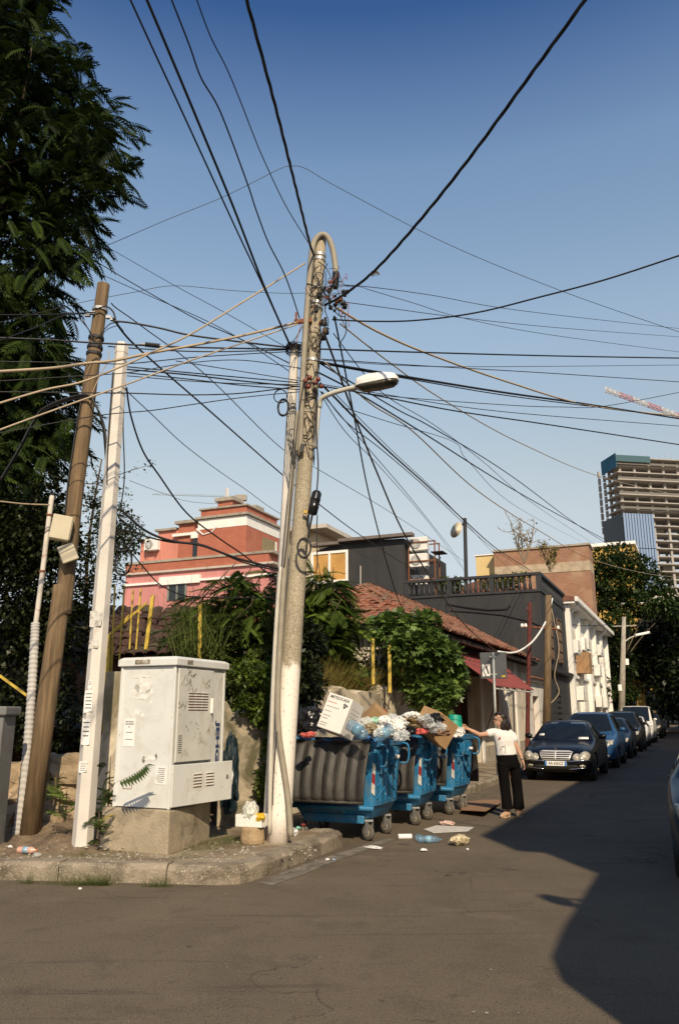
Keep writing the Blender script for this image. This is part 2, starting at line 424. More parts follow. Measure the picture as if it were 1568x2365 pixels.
def tilemat():
    m = bpy.data.materials.new('clay_tile'); nt, N, L, B = nodes(m)
    oi = N.new('ShaderNodeObjectInfo'); at = N.new('ShaderNodeAttribute'); at.attribute_name = 'tint'
    w = coords(N, L, (1, 1, 1), True)
    ad = N.new('ShaderNodeMath'); ad.operation = 'ADD'; L.new(noise(N, L, 2.2, 2, .5, w), ad.inputs[0]); ad.inputs[1].default_value = 0.
    o = mixc(N, L, ramp(N, L, ad.outputs[0], .38, .62), (.30, .105, .055), (.21, .085, .05))
    o = mixc(N, L, ramp(N, L, noise(N, L, 6, 4, .7, w), .5, .66), o, (.30, .22, .14))
    o = mixc(N, L, ramp(N, L, noise(N, L, .9, 4, .6, w), .52, .68), o, (.15, .115, .075))
    L.new(o, B.inputs['Base Color']); B.inputs['Roughness'].default_value = .92
    return m
M_tile = tilemat()
def tile_shape(w=.25, l=.42, th=.018, n=5, rise=.06):
    top, bot = [], []
    for k in range(n):
        a = math.pi*k/(n-1); x = -math.cos(a)*w/2; z = math.sin(a)*rise
        top.append((x, z+th)); bot.append((x*.86, z))
    V = []
    for y, zz in ((0, .03), (l, 0)):
        V += [(x, y, z+zz) for x, z in top]; V += [(x, y, z+zz) for x, z in bot]
    F = []
    for k in range(n-1):
        F += [(k, k+1, 2*n+k+1, 2*n+k), (n+k, 3*n+k, 3*n+k+1, n+k+1), (k, n+k, n+k+1, k+1)]
    F += [(0, 2*n, 3*n, n), (n-1, 2*n-1, 4*n-1, 3*n-1)]
    return V, F
def tile_roof(planes, house, part_cap=300, w=.25, l=.36, jit=1.0, world_cam=Vector((0, 0, 1.58)), roofm=None, tilem=None):
    """planes: list of (origin, eave dir, up dir, [2d polygon]) in the house's frame. The tiles nearest the camera are single parts."""
    V, F = tile_shape(w, l*1.2); me = MB().add(V, F).mesh('tile'); me.materials.append(tilem or M_tile)
    mw = Matrix.Translation(house.location) @ Matrix.Rotation(house.rotation_euler.z, 4, 'Z')
    spots = []
    def inside(p, poly):
        c = False; j = len(poly)-1
        for i in range(len(poly)):
            if (poly[i][1] > p[1]) != (poly[j][1] > p[1]) and p[0] < (poly[j][0]-poly[i][0])*(p[1]-poly[i][1])/(poly[j][1]-poly[i][1])+poly[i][0]: c = not c
            j = i
        return c
    for (o, e, u, poly) in planes:
        o, e, u = Vector(o), Vector(e).normalized(), Vector(u).normalized(); nrm = e.cross(u)
        mb = MB().add([o + e*x + u*y - nrm*.04 for x, y in poly] + [o + e*x + u*y - nrm*.10 for x, y in poly], [tuple(range(len(poly))), tuple(range(2*len(poly)-1, len(poly)-1, -1))] + [(i, (i+1) % len(poly), len(poly)+(i+1) % len(poly), len(poly)+i) for i in range(len(poly))])
        d = mb.build('roof_deck', roofm or M_dkwood, house); fixn(d.data)
        x0 = min(p[0] for p in poly); x1 = max(p[0] for p in poly); y1 = max(p[1] for p in poly)
        row = 0; y = -.06
        while y < y1-.1:
            x = x0 + w/2
            while x < x1:
                if inside((x, max(.02, y+.1)), poly):
                    j = lambda a: rng.gauss(0, a)*jit
                    M = Matrix((e, u, nrm)).transposed().to_4x4()
                    L = Matrix.Translation(o + e*(x+j(.008)) + u*(y+j(.015)) + nrm*(.012+abs(j(.008)))) @ M @ Euler((j(.03), j(.05), j(.035))).to_matrix().to_4x4()
                    spots.append(((mw @ L.translation - world_cam).length, L))
                x += w*.93
            y += l; row += 1
    spots.sort(key=lambda t: t[0])
    for dist, L in spots[:part_cap]:
        o = link('tile', me, None, house); o.matrix_local = L
    rest = spots[part_cap:]
    if rest:
        Va = np.array(V); Fa = np.array(F); n = len(V)
        VV = np.concatenate([(np.array(L.to_3x3()) @ Va.T).T + np.array(L.translation) for _, L in rest])
        FF = np.concatenate([Fa + n*i for i in range(len(rest))])
        o = link('tile_field', np_mesh('tile_field', VV, FF), tilem or M_tile, house); o['kind'] = 'stuff'
def ridge_tiles(parent, a, b, m=None, w=.3, l=.38):
    V, F = tile_shape(w, l*1.15, rise=.09); me = MB().add(V, F).mesh('ridge_tile'); me.materials.append(m or M_tile)
    a, b = Vector(a), Vector(b); t = (b-a).normalized(); n = max(1, int((b-a).length/l))
    for i in range(n):
        z = Vector((0, 0, 1)); x = t.cross(z).normalized(); up = x.cross(t)
        o = link('ridge_tile', me, None, parent)
        o.matrix_local = Matrix.Translation(a + t*(i*l) + Vector((0, 0, .02+rng.uniform(-.01, .012)))) @ Matrix((x, t, up)).transposed().to_4x4() @ Euler((0, rng.gauss(0, .05), rng.gauss(0, .05))).to_matrix().to_4x4()

# ---------------------------------------------------------------- the old tiled house
H = bld('old_house', 'low cream old house with mossy clay tile roof and red metal canopy', 'house', -6.25, 18.5)
LEN = 15.0
w = MB().b2(-6.6, -.0, 0, 2.7, .1, 3.62); o = w.build('wall', M_plaster, H)
w = MB().b2(-6.6, -.75, 2.7, 7.05, .1, 3.62); w.build('wall', M_dkwood, H)
w = MB().b2(-6.6, 0, 7.05, LEN, .1, 3.62); w.build('wall', M_plaster, H)
MB().b2(-.74, -.02, 2.7, 7.05, 2.75, 3.62).build('lintel', M_dkwood, H)
for k in range(14):                     # dark boards of the closed gate
    y = 2.72 + k*.309
    MB().b2(-.62-.02*(k % 2), -.57, y+.008, y+.301, .14, 2.72).build('gate_board', M_redwood if k in (8, 9, 12, 13) else M_dkwood, H, bevel=.006)
for y in (2.78, 4.9, 6.98):
    MB().b2(-.56, -.42, y-.06, y+.06, .12, 2.74).build('gate_post', M_dkwood, H)
# plaster strips, pipes, window on the pale wall
for y in (7.12, 10.9, 12.6, 14.9):
    MB().b2(.0, .05, y-.12, y+.12, .12, 3.5).build('pilaster', M_whitet, H)
MB().b2(0, .035, 7.2, 14.8, .12, .62).build('plinth', mat('grey_plinth', (.35, .31, .25), .9, dirt=(.2, .17, .12)), H)
MB().tube([(.10, 9.0, 3.4), (.10, 9.0, 2.2), (.10, 9.02, .2)], .045, 8).build('downpipe', mat('ochre_pipe', (.42, .22, .06), .6), H)
MB().tube([(.10, 9.25, 2.0), (.10, 9.25, .2)], .05, 8).build('downpipe', M_whitet, H)
MB().tube([(.03, 7.6, 1.1), (.03, 8.9, 1.9), (.03, 9.9, 3.0)], .012, 5).build('loose_cable', M_blackwire, H)
# roof: hip towards us, street slope, back slope
EZ, RZ, EX, RX, BX = 3.68, 5.52, .45, -3.0, -6.75
hy = 5.0                                # ridge begins 5 m in
Y0, Y1 = -.45, LEN+.35
sl = math.hypot(EX-RX, RZ-EZ)
planes = [((EX, Y0, EZ), (0, 1, 0), (RX-EX, 0, RZ-EZ), [(0, 0), (Y1-Y0, 0), (Y1-Y0, sl), (hy-Y0, sl)])]
sb = math.hypot(RX-BX, RZ-EZ)
planes.append(((BX, Y1, EZ), (0, -1, 0), (RX-BX, 0, RZ-EZ), [(0, 0), (Y1-Y0, 0), (Y1-hy, sb), (0, sb)]))
sh = math.hypot(hy-Y0, RZ-EZ)
planes.append(((BX, Y0, EZ), (1, 0, 0), (0, hy-Y0, RZ-EZ), [(0, 0), (EX-BX, 0), (RX-BX, sh)]))
tile_roof(planes, H)
ridge_tiles(H, (RX, hy, RZ), (RX, Y1, RZ)); ridge_tiles(H, (EX, Y0, EZ+.03), (RX, hy, RZ)); ridge_tiles(H, (BX, Y0, EZ+.03), (RX, hy, RZ))
MB().b2(.30, .44, Y0+.1, Y1-.1, EZ-.16, EZ-.06).build('eave_board', M_dkwood, H)
MB().prism([(-6.6, 3.62), (0, 3.62), (RX, 5.3)], LEN-.12, LEN-.02, Matrix(((1, 0, 0), (0, 0, 1), (0, 1, 0)))).build('gable', M_plaster, H)
for k in range(24):
    y = Y0+.3 + k*.65
    MB().box((.1, y, EZ-.13), (.62, .07, .09)).build('rafter_end', M_dkwood, H)
# red corrugated canopy
M_canopy = mat('red_sheet_metal', (.26, .055, .04), .6, var=.16, scale=2, dirt=(.16, .05, .035), dscale=1.4, damt=(.5, .75))
A = Vector((0.0, 2.4, 3.40)); B_ = Vector((0.0, 9.6, 3.40)); C_ = Vector((1.12, 10.2, 2.40)); D_ = Vector((1.12, 4.3, 2.36))
n = 68; vs = []
for i in range(n+1):
    t = i/n; hgt = .022*math.sin(i*math.pi/2*1.0)
    for j in range(4):
        q = j/3; p = A.lerp(B_, t).lerp(D_.lerp(C_, t), q); vs.append(p + Vector((.02, 0, hgt + rng.uniform(-.004, .004))))
fs = [(i*4+j, (i+1)*4+j, (i+1)*4+j+1, i*4+j+1) for i in range(n) for j in range(3)]
cn = MB().add(vs, fs).build('canopy_sheet', M_canopy, H); sm = cn.modifiers.new('thick', 'SOLIDIFY'); sm.thickness = .012
for k in range(5):
    t = (k+.5)/5; p = A.lerp(B_, t); q = D_.lerp(C_, t)
    MB().tube([p-Vector((0, 0, .06)), q-Vector((0, 0, .05))], .025, 6).build('canopy_strut', M_dkwood, H)
MB().tube([D_-Vector((.03, 0, .06)), C_-Vector((.03, 0, .06))], .03, 6).build('canopy_rail', M_whitet, H)
# low white annex with the red door
AN = bld('annex', 'low white annex wall with narrow dark red door beside black building', 'house', -6.25, 33.65)
MB().b2(-4, 0, 0, 1.0, .1, 2.95).build('wall', M_whitew, AN)
MB().b2(-4, 0, 1.0, 2.4, 2.35, 2.95).build('wall', M_whitew, AN)
MB().b2(-4, 0, 2.4, 4.5, .1, 2.95).build('wall', M_whitew, AN)
MB().b2(-.30, -.24, 1.0, 2.4, .1, 2.35).build('door_leaf', M_redp, AN)
MB().b2(-.24, -.10, 1.0, 1.08, .1, 2.35).build('door_frame', M_whitet, AN)
MB().b2(.0, .12, -.05, 4.5, 2.95, 3.06).build('coping', M_whitet, AN)
MB().b2(-4.1, .25, -.1, 4.45, 3.06, 3.12).build('roof_sheet', M_tile, AN)

# ---------------------------------------------------------------- charcoal building with the terrace
BB = bld('black_building', 'charcoal painted two storey building with roof terrace and balustrade', 'building', -6.25, 38.2)
TZ = 7.25
XB = SR(PR(730, 1300, 38.2))[0]+6.25
MB().b2(XB, 0, 0, 7.8, .1, TZ).build('wall', M_char, BB)
MB().b2(XB, -6.75, .03, 7.8, TZ, 10.1).build('upper_wall', M_char, BB)
# sloped gable top of the upper block
MB().prism([(XB, 10.1), (-6.75, 10.1), (-6.75, 10.42), (-10.3, 10.50), (XB, 10.16)], .03, 7.8, Matrix(((1, 0, 0), (0, 0, 1), (0, 1, 0)))).build('upper_wall', M_char, BB)
M_fascia = mat('brown_fascia', (.16, .13, .11), .6, var=.2)
def bar(parent, name, a, b, w, h, m):
    a, b = Vector(a), Vector(b); t = (b-a); L_ = t.length; t.normalize()
    M = frame(t, (0, 0, 1) if abs(t.z) < .95 else (0, 1, 0))
    return MB().box((a+b)/2, (L_, w, h), 0, M).build(name, m, parent)
bar(BB, 'roof_fascia', (-6.2, -.12, 10.5), (-10.3, -.12, 10.6), .5, .16, M_fascia)
bar(BB, 'roof_fascia', (-10.3, -.12, 10.6), (XB-.2, -.12, 10.26), .5, .16, M_fascia)
# window of the upper block
pw = PR(762, 1310, 38.2) ; sw, rw = SR(pw); wx = sw+6.25; wz = pw.z
wn_ = MB().b2(wx-1.0, wx+1.0, -.05, .02, wz-.75, wz+.75).build('window', mat('amber_pane', (.50, .27, .07), .6, var=.25, scale=1.2), BB)  # whole pane coloured amber
for (x0, x1, z0, z1) in ((-1.08, 1.08, .72, .86), (-1.08, 1.08, -.86, -.72), (-1.08, -.94, -.72, .72), (.94, 1.08, -.72, .72), (-.06, .06, -.72, .72)):
    MB().b2(wx+x0, wx+x1, -.10, -.05, wz+z0, wz+z1).build('window_frame', M_whitet, BB)
# cables stapled on the blank wall
def wallcable(pts, r, m):
    P = [PR(u, v, 38.2) for u, v in pts]; P = [(SR(p)[0]+6.25, -.03, p.z) for p in P]
    MB().tube(P, r, 5).build('wall_cable', m, BB)
wallcable([(1033, 1395), (1060, 1399), (1090, 1404), (1130, 1408), (1170, 1406), (1178, 1398)], .05, M_chard)
wallcable([(1040, 1410), (1100, 1414), (1160, 1420), (1220, 1434), (1262, 1450)], .035, M_chard)
wallcable([(1031, 1362), (1031, 1400), (1033, 1430)], .04, M_chard)
wallcable([(833, 1307), (833, 1365)], .03, M_concl)
# terrace kerb, rail and balusters
MB().b2(-6.75, .06, -.06, .22, TZ, TZ+.12).build('terrace_kerb', M_chard, BB)
MB().b2(-6.75, .08, -.06, .20, TZ+.80, TZ+.93).build('handrail', M_chard, BB)
MB().b2(-.16, .06, .22, 7.8, TZ, TZ+.12).build('terrace_kerb', M_chard, BB)
MB().b2(-.16, .08, .20, 7.8, TZ+.80, TZ+.93).build('handrail', M_chard, BB)
me = MB().lathe([(.045, 0), (.075, .08), (.085, .2), (.05, .38), (.045, .55), (.07, .63), (.07, .68)], 8).mesh('baluster', True); me.materials.append(M_chard)
for k in range(24):
    if k in (8, 16): continue
    link('baluster', me, None, BB, (-6.55 + k*.265, .08, TZ+.12))
for k in range(22): link('baluster', me, None, BB, (-.05, .45 + k*.33, TZ+.12))
for x in (-6.66, -4.43, -2.31, -.05):
    MB().b2(x-.12, x+.12, -.04, .20, TZ+.12, TZ+.80).build('balustrade_pier', M_chard, BB)
# street front: corner strip, openings with lattice, ground floor grilles
for (y0, y1, z0, z1) in ((1.3, 2.5, 4.2, 6.4), (4.2, 5.4, 4.2, 6.4)):
    MB().b2(.0, .03, y0, y1, z0, z1).build('window', M_glass, BB)
    for k in range(7):
        y = y0 + (y1-y0)*k/6; MB().b2(.03, .10, y-.03, y+.03, z0-.05, z1+.05).build('lattice_bar', mat('lattice_brown', (.13, .085, .055), .7), BB)
    for k in range(5):
        z = z0 + (z1-z0)*k/4; MB().b2(.10, .13, y0-.05, y1+.05, z-.03, z+.03).build('lattice_bar', MATS['lattice_brown'], BB)
for k in range(9):
    MB().b2(.0, .06, 3.0, 4.2, .6+k*.27, .66+k*.27).build('grille_bar', M_chard, BB)
MB().b2(0, .05, 4.6, 6.0, .15, 2.6).build('door_leaf', M_chard, BB)
MB().b2(0, .25, 0, 7.8, 3.6, 3.75).build('string_course', M_chard, BB)

# ---------------------------------------------------------------- white building farther along
WB = bld('white_building', 'long pale two storey building with deep eaves and many wall units', 'building', -6.25, 46.05)
WL = 21.5
MB().b2(-9, 0, 0, WL, .1, 7.75).build('wall', M_whitew, WB)
MB().prism([(.62, 7.75), (.62, 7.95), (-4.5, 9.3), (-9.6, 7.95), (-9.6, 7.75)], -.3, WL+.3, Matrix(((1, 0, 0), (0, 0, 1), (0, 1, 0)))).build('roof', mat('dull_tile_roof', (.17, .075, .05), .9, var=.3, scale=2), WB)
MB().b2(.0, .60, -.25, WL+.25, 7.62, 7.745).build('soffit', M_whitet, WB)
MB().b2(.62, .78, -.3, WL+.3, 7.72, 7.98).build('gutter', M_whitet, WB)
for k, y in enumerate((.25, 4.2, 8.4, 12.7, 17.0, 21.3)):
    MB().b2(0, .26, y-.24, y+.24, .12, 7.6).build('pilaster', M_whitet, WB)
for k, y in enumerate((.75, 9.2, 16.2)):
    MB().tube([(.68, y+.2, 7.7), (.5, y+.1, 7.45), (.16, y, 7.1), (.16, y, .2)], .06, 8).build('downpipe', M_whitet, WB)
for k in range(5):
    y = 1.3 + k*4.2
    for (z0, z1) in ((1.0, 2.5), (4.7, 6.3)):
        for q in (0, 1.5):
            MB().b2(-.02, .006, y+q, y+q+1.0, z0, z1).build('window', M_glass, WB)
            MB().b2(.006, .05, y+q-.03, y+q+1.03, z0-.10, z0).build('window_sill', M_whitet, WB)
            if (k+int(q)) % 2 == 0:
                for j in range(10):
                    MB().b2(.008, .03, y+q+.02, y+q+.98, z0+.02+j*(z1-z0)/10, z0+(j+.8)*(z1-z0)/10).build('shutter_slat', M_whitew, WB)
MB().b2(0, .12, 0, WL, 3.62, 3.78).build('string_course', M_whitet, WB)
bx = MB().b2(.02, .75, 3.2, 4.6, 3.95, 5.15).build('timber_bay', mat('weathered_timber', (.34, .20, .10), .8, var=.3, scale=5, stretch=(2, 2, .5)), WB)

# ---------------------------------------------------------------- wall mounted cooling units
def ac_unit():
    t = thing('air_conditioner', 'unit', 'air conditioner')
    MB().b2(-.42, .42, -.16, .16, .06, .66).build('casing', M_white, t, bevel=.02)
    Mx = Matrix(((1, 0, 0), (0, 0, -1), (0, 1, 0)))
    g = MB().lathe([(.24, .0), (.24, .012), (.20, .02), (.06, .02), (.05, .0)], 20, (-.10, -.160, .36), Mx).build('fan_grille', mat('grey_grille', (.33, .33, .32), .6), t, smooth=True)
    for k in range(6):
        MB().box((-.10, -.185, .36), (.42, .006, .012), 0, Matrix.Rotation(k*math.pi/6, 3, 'Y')).build('grille_wire', M_white, g)
    for x in (-.3, .3): MB().b2(x-.025, x+.025, -.2, .35, 0, .06).build('bracket', M_steel, t)
    return t
ac0 = ac_unit(); ac_used = [False]
def place_ac(p, face, label, group):
    """face: the direction the fan looks, world xy"""
    o = ac0 if not ac_used[0] else copy_tree(ac0); ac_used[0] = True
    o.location = p; o.rotation_euler = (0, 0, math.atan2(face.y, face.x) + math.pi/2); o['label'] = label; o['group'] = group
    return o
gA = 'cooling units on the terrace rack'; gB = 'cooling units on the white building'
for k, (u, v, lb) in enumerate(((968, 1275, 'uppermost white cooling unit on the metal rack beside terrace'), (968, 1313, 'middle white cooling unit on the metal rack beside terrace'), (952, 1352, 'lower left white cooling unit standing behind terrace balusters'), (977, 1352, 'lower right white cooling unit standing behind terrace balusters'))):
    p = PR(u, v, 38.75 if k < 2 else 39.3)
    ob = place_ac(p, -dv, lb, gA); ob.scale = (1.15, 1.15, 1.15) if k < 2 else (.8, .8, .8)
rk = bld('metal_rack', 'open steel rack carrying cooling units beside the terrace', 'rack', -6.25, 38.2)
pL, pR_ = PR(938, 1340, 38.5), PR(1008, 1300, 38.5)
sL, sR_ = SR(pL)[0]+6.25, SR(pR_)[0]+6.25
for x in (sL+.15, sL+1.55):
    for y in (.32, 1.1): MB().b2(x-.03, x+.03, y-.03, y+.03, TZ+.12, TZ+3.0).build('upright', M_rust, rk)
for z in (TZ+1.03, TZ+2.0, TZ+3.0):
    for y in (.32, 1.1): MB().b2(sL+.1, sL+1.6, y-.025, y+.025, z-.06, z).build('rail', M_rust, rk)
bar(rk, 'awning_arm', (sL+1.55, .32, TZ+1.2), (sR_+.2, .32, TZ+2.1), .05, .05, M_chard)
bar(rk, 'awning_sheet', (sL+1.5, .6, TZ+2.62), (sR_+.25, .6, TZ+2.12), .9, .04, M_chard)
acs = [(1.7, 4.9, 'nearest cooling unit on white building, just under the eaves'), (4.9, 5.3, 'cooling unit above the timber bay on white building'), (7.0, 5.5, 'upper cooling unit past the timber bay on white building'), (2.6, 2.3, 'low cooling unit near the black building corner'), (12.5, 4.1, 'mid height cooling unit far along white building'), (12.0, 2.0, 'low cooling unit far along white building'), (15.8, 2.0, 'farthest low cooling unit on white building'), (14.6, 5.6, 'upper cooling unit far along white building')]
for y, z, lb in acs:
    ob = place_ac(ST(-6.25+.24, 46.05+y, z), nv, lb, gB); ob.scale = (1.25, 1.25, 1.25)

# ---------------------------------------------------------------- red brick and pink house
K = PR(567, 1300, 44.0); sK, rK = SR(K)
RH = bld('red_house', 'terracotta brick house with pink lower storey and white cornice', 'house', sK, rK)
M_rb = brickmat('red_brick', (.47, .145, .085), (.40, .115, .068), (.46, .24, .16))
M_rbp = mat('pink_render', (.56, .215, .155), .85, var=.12, scale=.8, dirt=(.28, .10, .075), dscale=1.4, damt=(.5, .75), stretch=(1, 1, .25))
M_pink = mat('rose_paint', (.56, .235, .215), .85, var=.12, scale=.6, dirt=(.38, .15, .13), dscale=1.2, damt=(.52, .75), stretch=(1, 1, .25))
def rz_(u, v): return PR(u, v, rK).z
def rx_(u, v=1250): return SR(PR(u, v, rK))[0]-sK
zt = rz_(565, 1165); zc = rz_(565, 1187); zw0 = rz_(565, 1190); zw1 = rz_(565, 1213); xl = rx_(457)
zs = rz_(440, 1290); zb = rz_(440, 1320)
MB().b2(xl, 0, 0, 4.6, zs-.5, zw1).build('wall', M_rb, RH)
MB().b2(xl-.02, .02, -.02, 4.62, zw1, zw0).build('white_band', M_whitet, RH)
MB().b2(xl, 0, 0, 4.6, zw0, zc-.05).build('wall', M_rb, RH)
MB().b2(xl-.18, .18, -.18, 4.7, zc-.05, zc+.10).build('cornice', M_conc, RH)
MB().b2(xl+.10, -.10, .10, 4.4, zc+.10, zt-.06).build('parapet', M_rb, RH)
MB().b2(xl-.02, .02, -.02, 4.6, zt-.06, zt+.05).build('coping', M_conc, RH)
# chimney
cx_ = rx_(492); cz1 = rz_(492, 1138)
MB().b2(cx_-.62, cx_+.55, 1.4, 2.5, zt-.3, cz1-.25).build('chimney', M_rb, RH)
MB().b2(cx_-.80, cx_+.72, 1.25, 2.65, cz1-.25, cz1).build('chimney_cap', M_conc, RH)
MB().b2(rx_(548)-.6, rx_(548)+.5, 1.5, 2.6, zt+.05, zt+.35).build('roof_hatch', M_conc, RH)
# window in the right hand face
wy = 3.0
MB().b2(.01, .05, wy-.9, wy+.9, zs+.05, zs+1.55).build('window_shutter', mat('olive_shutter', (.25, .20, .11), .8, var=.3, scale=6), RH)
MB().b2(.01, .06, wy+.95, wy+1.15, zs+.05, zs+1.55).build('window_frame', M_whitet, RH)
# stepped wing to the left
x2 = rx_(372); x3 = rx_(314)
zA = rz_(430, 1200); zB = rz_(400, 1217); zC = rz_(340, 1242)
MB().b2(rx_(405), xl, .35, 4.4, zs-.5, zA-.2).build('wall', M_rb, RH); MB().b2(rx_(405)-.2, xl, .1, 4.4, zA-.2, zA).build('coping', M_conc, RH)
MB().b2(x2-.6, rx_(405), .5, 4.4, zs-.5, zB-.1).build('wall', M_rbp, RH); MB().b2(x2-.8, rx_(405)-.2, .3, 4.4, zB-.1, zB+.05).build('coping', M_conc, RH)
MB().b2(x3, x2-.6, .6, 4.4, zs-.5, zC-.1).build('wall', M_rbp, RH); MB().b2(x3-.15, x2-.8, .4, 4.4, zC-.1, zC+.05).build('coping', M_conc, RH)
MB().b2(rx_(395, 1230), rx_(440, 1230), .15, .35, rz_(420, 1236), rz_(420, 1230)).build('ledge', M_whitet, RH)
MB().b2(rx_(450)-.2, rx_(457)+.1, .1, .34, zs+.1, zs+1.3).build('narrow_window', M_glass, RH)
MB().b2(rx_(449)-.35, rx_(449)+.35, .08, .34, zs+1.4, zs+1.85).build('meter_box', M_whitet, RH)
P = [Vector((rx_(u, v), -.04, rz_(u, v))) for u, v in ((455, 1222), (470, 1235), (490, 1229), (502, 1215))]
MB().tube(P, .05, 5).build('hose', M_whitet, RH)
# lower storey
xr = rx_(590); xw = rx_(303)
MB().b2(xw, xr+1.5, -.42, 4.6, zs-.16, zs).build('cornice', M_conc, RH)
MB().b2(xw, xr+1.2, -.35, 4.6, zs-.75, zs-.16).build('wall', M_rb, RH)
MB().b2(xw-.1, xr+1.6, -.48, 4.6, zs-.88, zs-.75).build('cornice', M_concl, RH)
MB().b2(xw, xr+1.2, -.30, 4.6, zb-.6, zs-.88).build('band', M_pink, RH)
MB().b2(xw, xr+1.4, -.45, 4.6, zb-.75, zb-.6).build('cornice', M_whitet, RH)
MB().b2(xw, xr+1.2, -.30, 4.6, .1, zb-.75).build('wall', M_pink, RH)
wx0, wx1 = rx_(397, 1360), rx_(437, 1360); wz0, wz1 = rz_(417, 1388), rz_(417, 1352)
MB().b2(wx0, wx1, -.34, -.29, wz0, wz1).build('window', M_glass, RH)
for x in (wx0, (wx0+wx1)/2, wx1): MB().b2(x-.06, x+.06, -.40, -.34, wz0, wz1).build('window_frame', mat('green_grey_frame', (.2, .22, .19), .6), RH)
MB().b2(wx0-.7, wx1+1.1, -.5, -.3, wz1+.02, rz_(417, 1333)).build('lintel', M_whitet, RH)
ob = place_ac(Matrix.Translation(RH.location) @ Matrix.Rotation(-SA, 4, 'Z') @ Vector((rx_(345, 1260), .38, rz_(345, 1272))), -dv, 'small white cooling unit on the red house wing', 'cooling units on the red house'); ob.scale = (1.35, 1.35, 1.35)
# pale block beyond the red house's right face
PB = bld('cream_building', 'pale cream block peeking out behind the red house', 'building', sK+.6, rK+8.5)
zq = PR(690, 1222, rK+8.5).z
xq = SR(PR(765, 1235, rK+8.5))[0]-sK-.6
MB().b2(-8, xq-1.2, 0, 8, .1, zq-.3).build('wall', mat('cream_render', (.50, .42, .28), .85, var=.08), PB)
MB().b2(-8.3, xq, -.9, 8, zq-.3, zq).build('roof_slab', M_concl, PB)

# ---------------------------------------------------------------- brick block behind the terrace, yellow blocks
zr = 62.
BR = bld('brick_building', 'rough brown brick block with grey band behind the terrace', 'building', 0, zr)
M_br = brickmat('brown_brick', (.34, .18, .11), (.27, .135, .085), (.40, .27, .17), bw=.3, bh=.1, dirt=(.42, .30, .19), damt=(.5, .75), dscale=.5)
sx0 = SR(PR(1140, 1280, zr))[0]; sx1 = SR(PR(1360, 1280, zr))[0]; zt2 = PR(1300, 1263, zr).z
MB().b2(sx0, sx1, 0, 2.5, .1, zt2-1.95).build('wall', M_br, BR)
MB().b2(sx0, sx1, -.04, 2.5, zt2-1.95, zt2-1.2).build('band', mat('grey_band', (.40, .32, .22), .9, var=.25, scale=2), BR)
MB().b2(sx0, sx1, 0, 2.5, zt2-1.2, zt2).build('wall', M_br, BR)
MB().b2(sx0-.1, sx1+.1, -.12, 2.5, zt2, zt2+.15).build('coping', M_conc, BR)
YB = bld('yellow_building', 'small yellow rendered stair tower beside the brick block', 'building', 0, zr+1)
M_yel = mat('ochre_render', (.58, .36, .085), .85, var=.1, scale=.5)
s0_ = SR(PR(1098, 1285, zr+1))[0]
MB().b2(s0_, sx0-.05, 0, 5, .1, PR(1120, 1283, zr+1).z).build('wall', mat('pale_yellow', (.62, .47, .22), .85, var=.08), YB)
MB().b2(s0_-.1, sx0-.05, -.1, 5, PR(1120, 1283, zr+1).z, PR(1120, 1281, zr+1).z).build('coping', M_whitet, YB)
YB2 = bld('ochre_building', 'tall ochre yellow block half hidden by the street tree', 'building', 0, 78)
s1_, s2_ = SR(PR(1362, 1400, 78))[0], SR(PR(1475, 1400, 78))[0]; zz = PR(1400, 1262, 78).z
MB().b2(s1_, s2_, 0, 14, .1, zz).build('wall', M_yel, YB2)
MB().b2(s1_-.2, s2_+.2, -.3, 14, zz, zz+.3).build('coping', M_whitet, YB2)
for k in range(4):
    for q in range(3):
        MB().b2(s1_+.9+q*1.6, s1_+1.8+q*1.6, -.03, .05, 2+k*3.2, 3.6+k*3.2).build('window', M_glass, YB2)
        MB().b2(s1_+.8+q*1.6, s1_+1.9+q*1.6, -.10, .0, 1.88+k*3.2, 2+k*3.2).build('window_sill', M_whitet, YB2)
FB = bld('pale_apartment_block', 'pale far apartment block glimpsed beyond the trees at right edge', 'building', 0, 165)
s1_, s2_ = SR(PR(1476, 1400, 165))[0], SR(PR(1600, 1400, 165))[0]; zz = PR(1500, 1372, 165).z
MB().b2(s1_, s2_, 0, 14, .1, zz).build('wall', mat('pale_render', (.56, .50, .42), .85, var=.06), FB)
for k in range(6):
    for q in range(5):
        MB().b2(s1_+1.2+q*2.4, s1_+2.6+q*2.4, -.06, .05, 2.2+k*3.2, 3.8+k*3.2).build('window', M_glass, FB)

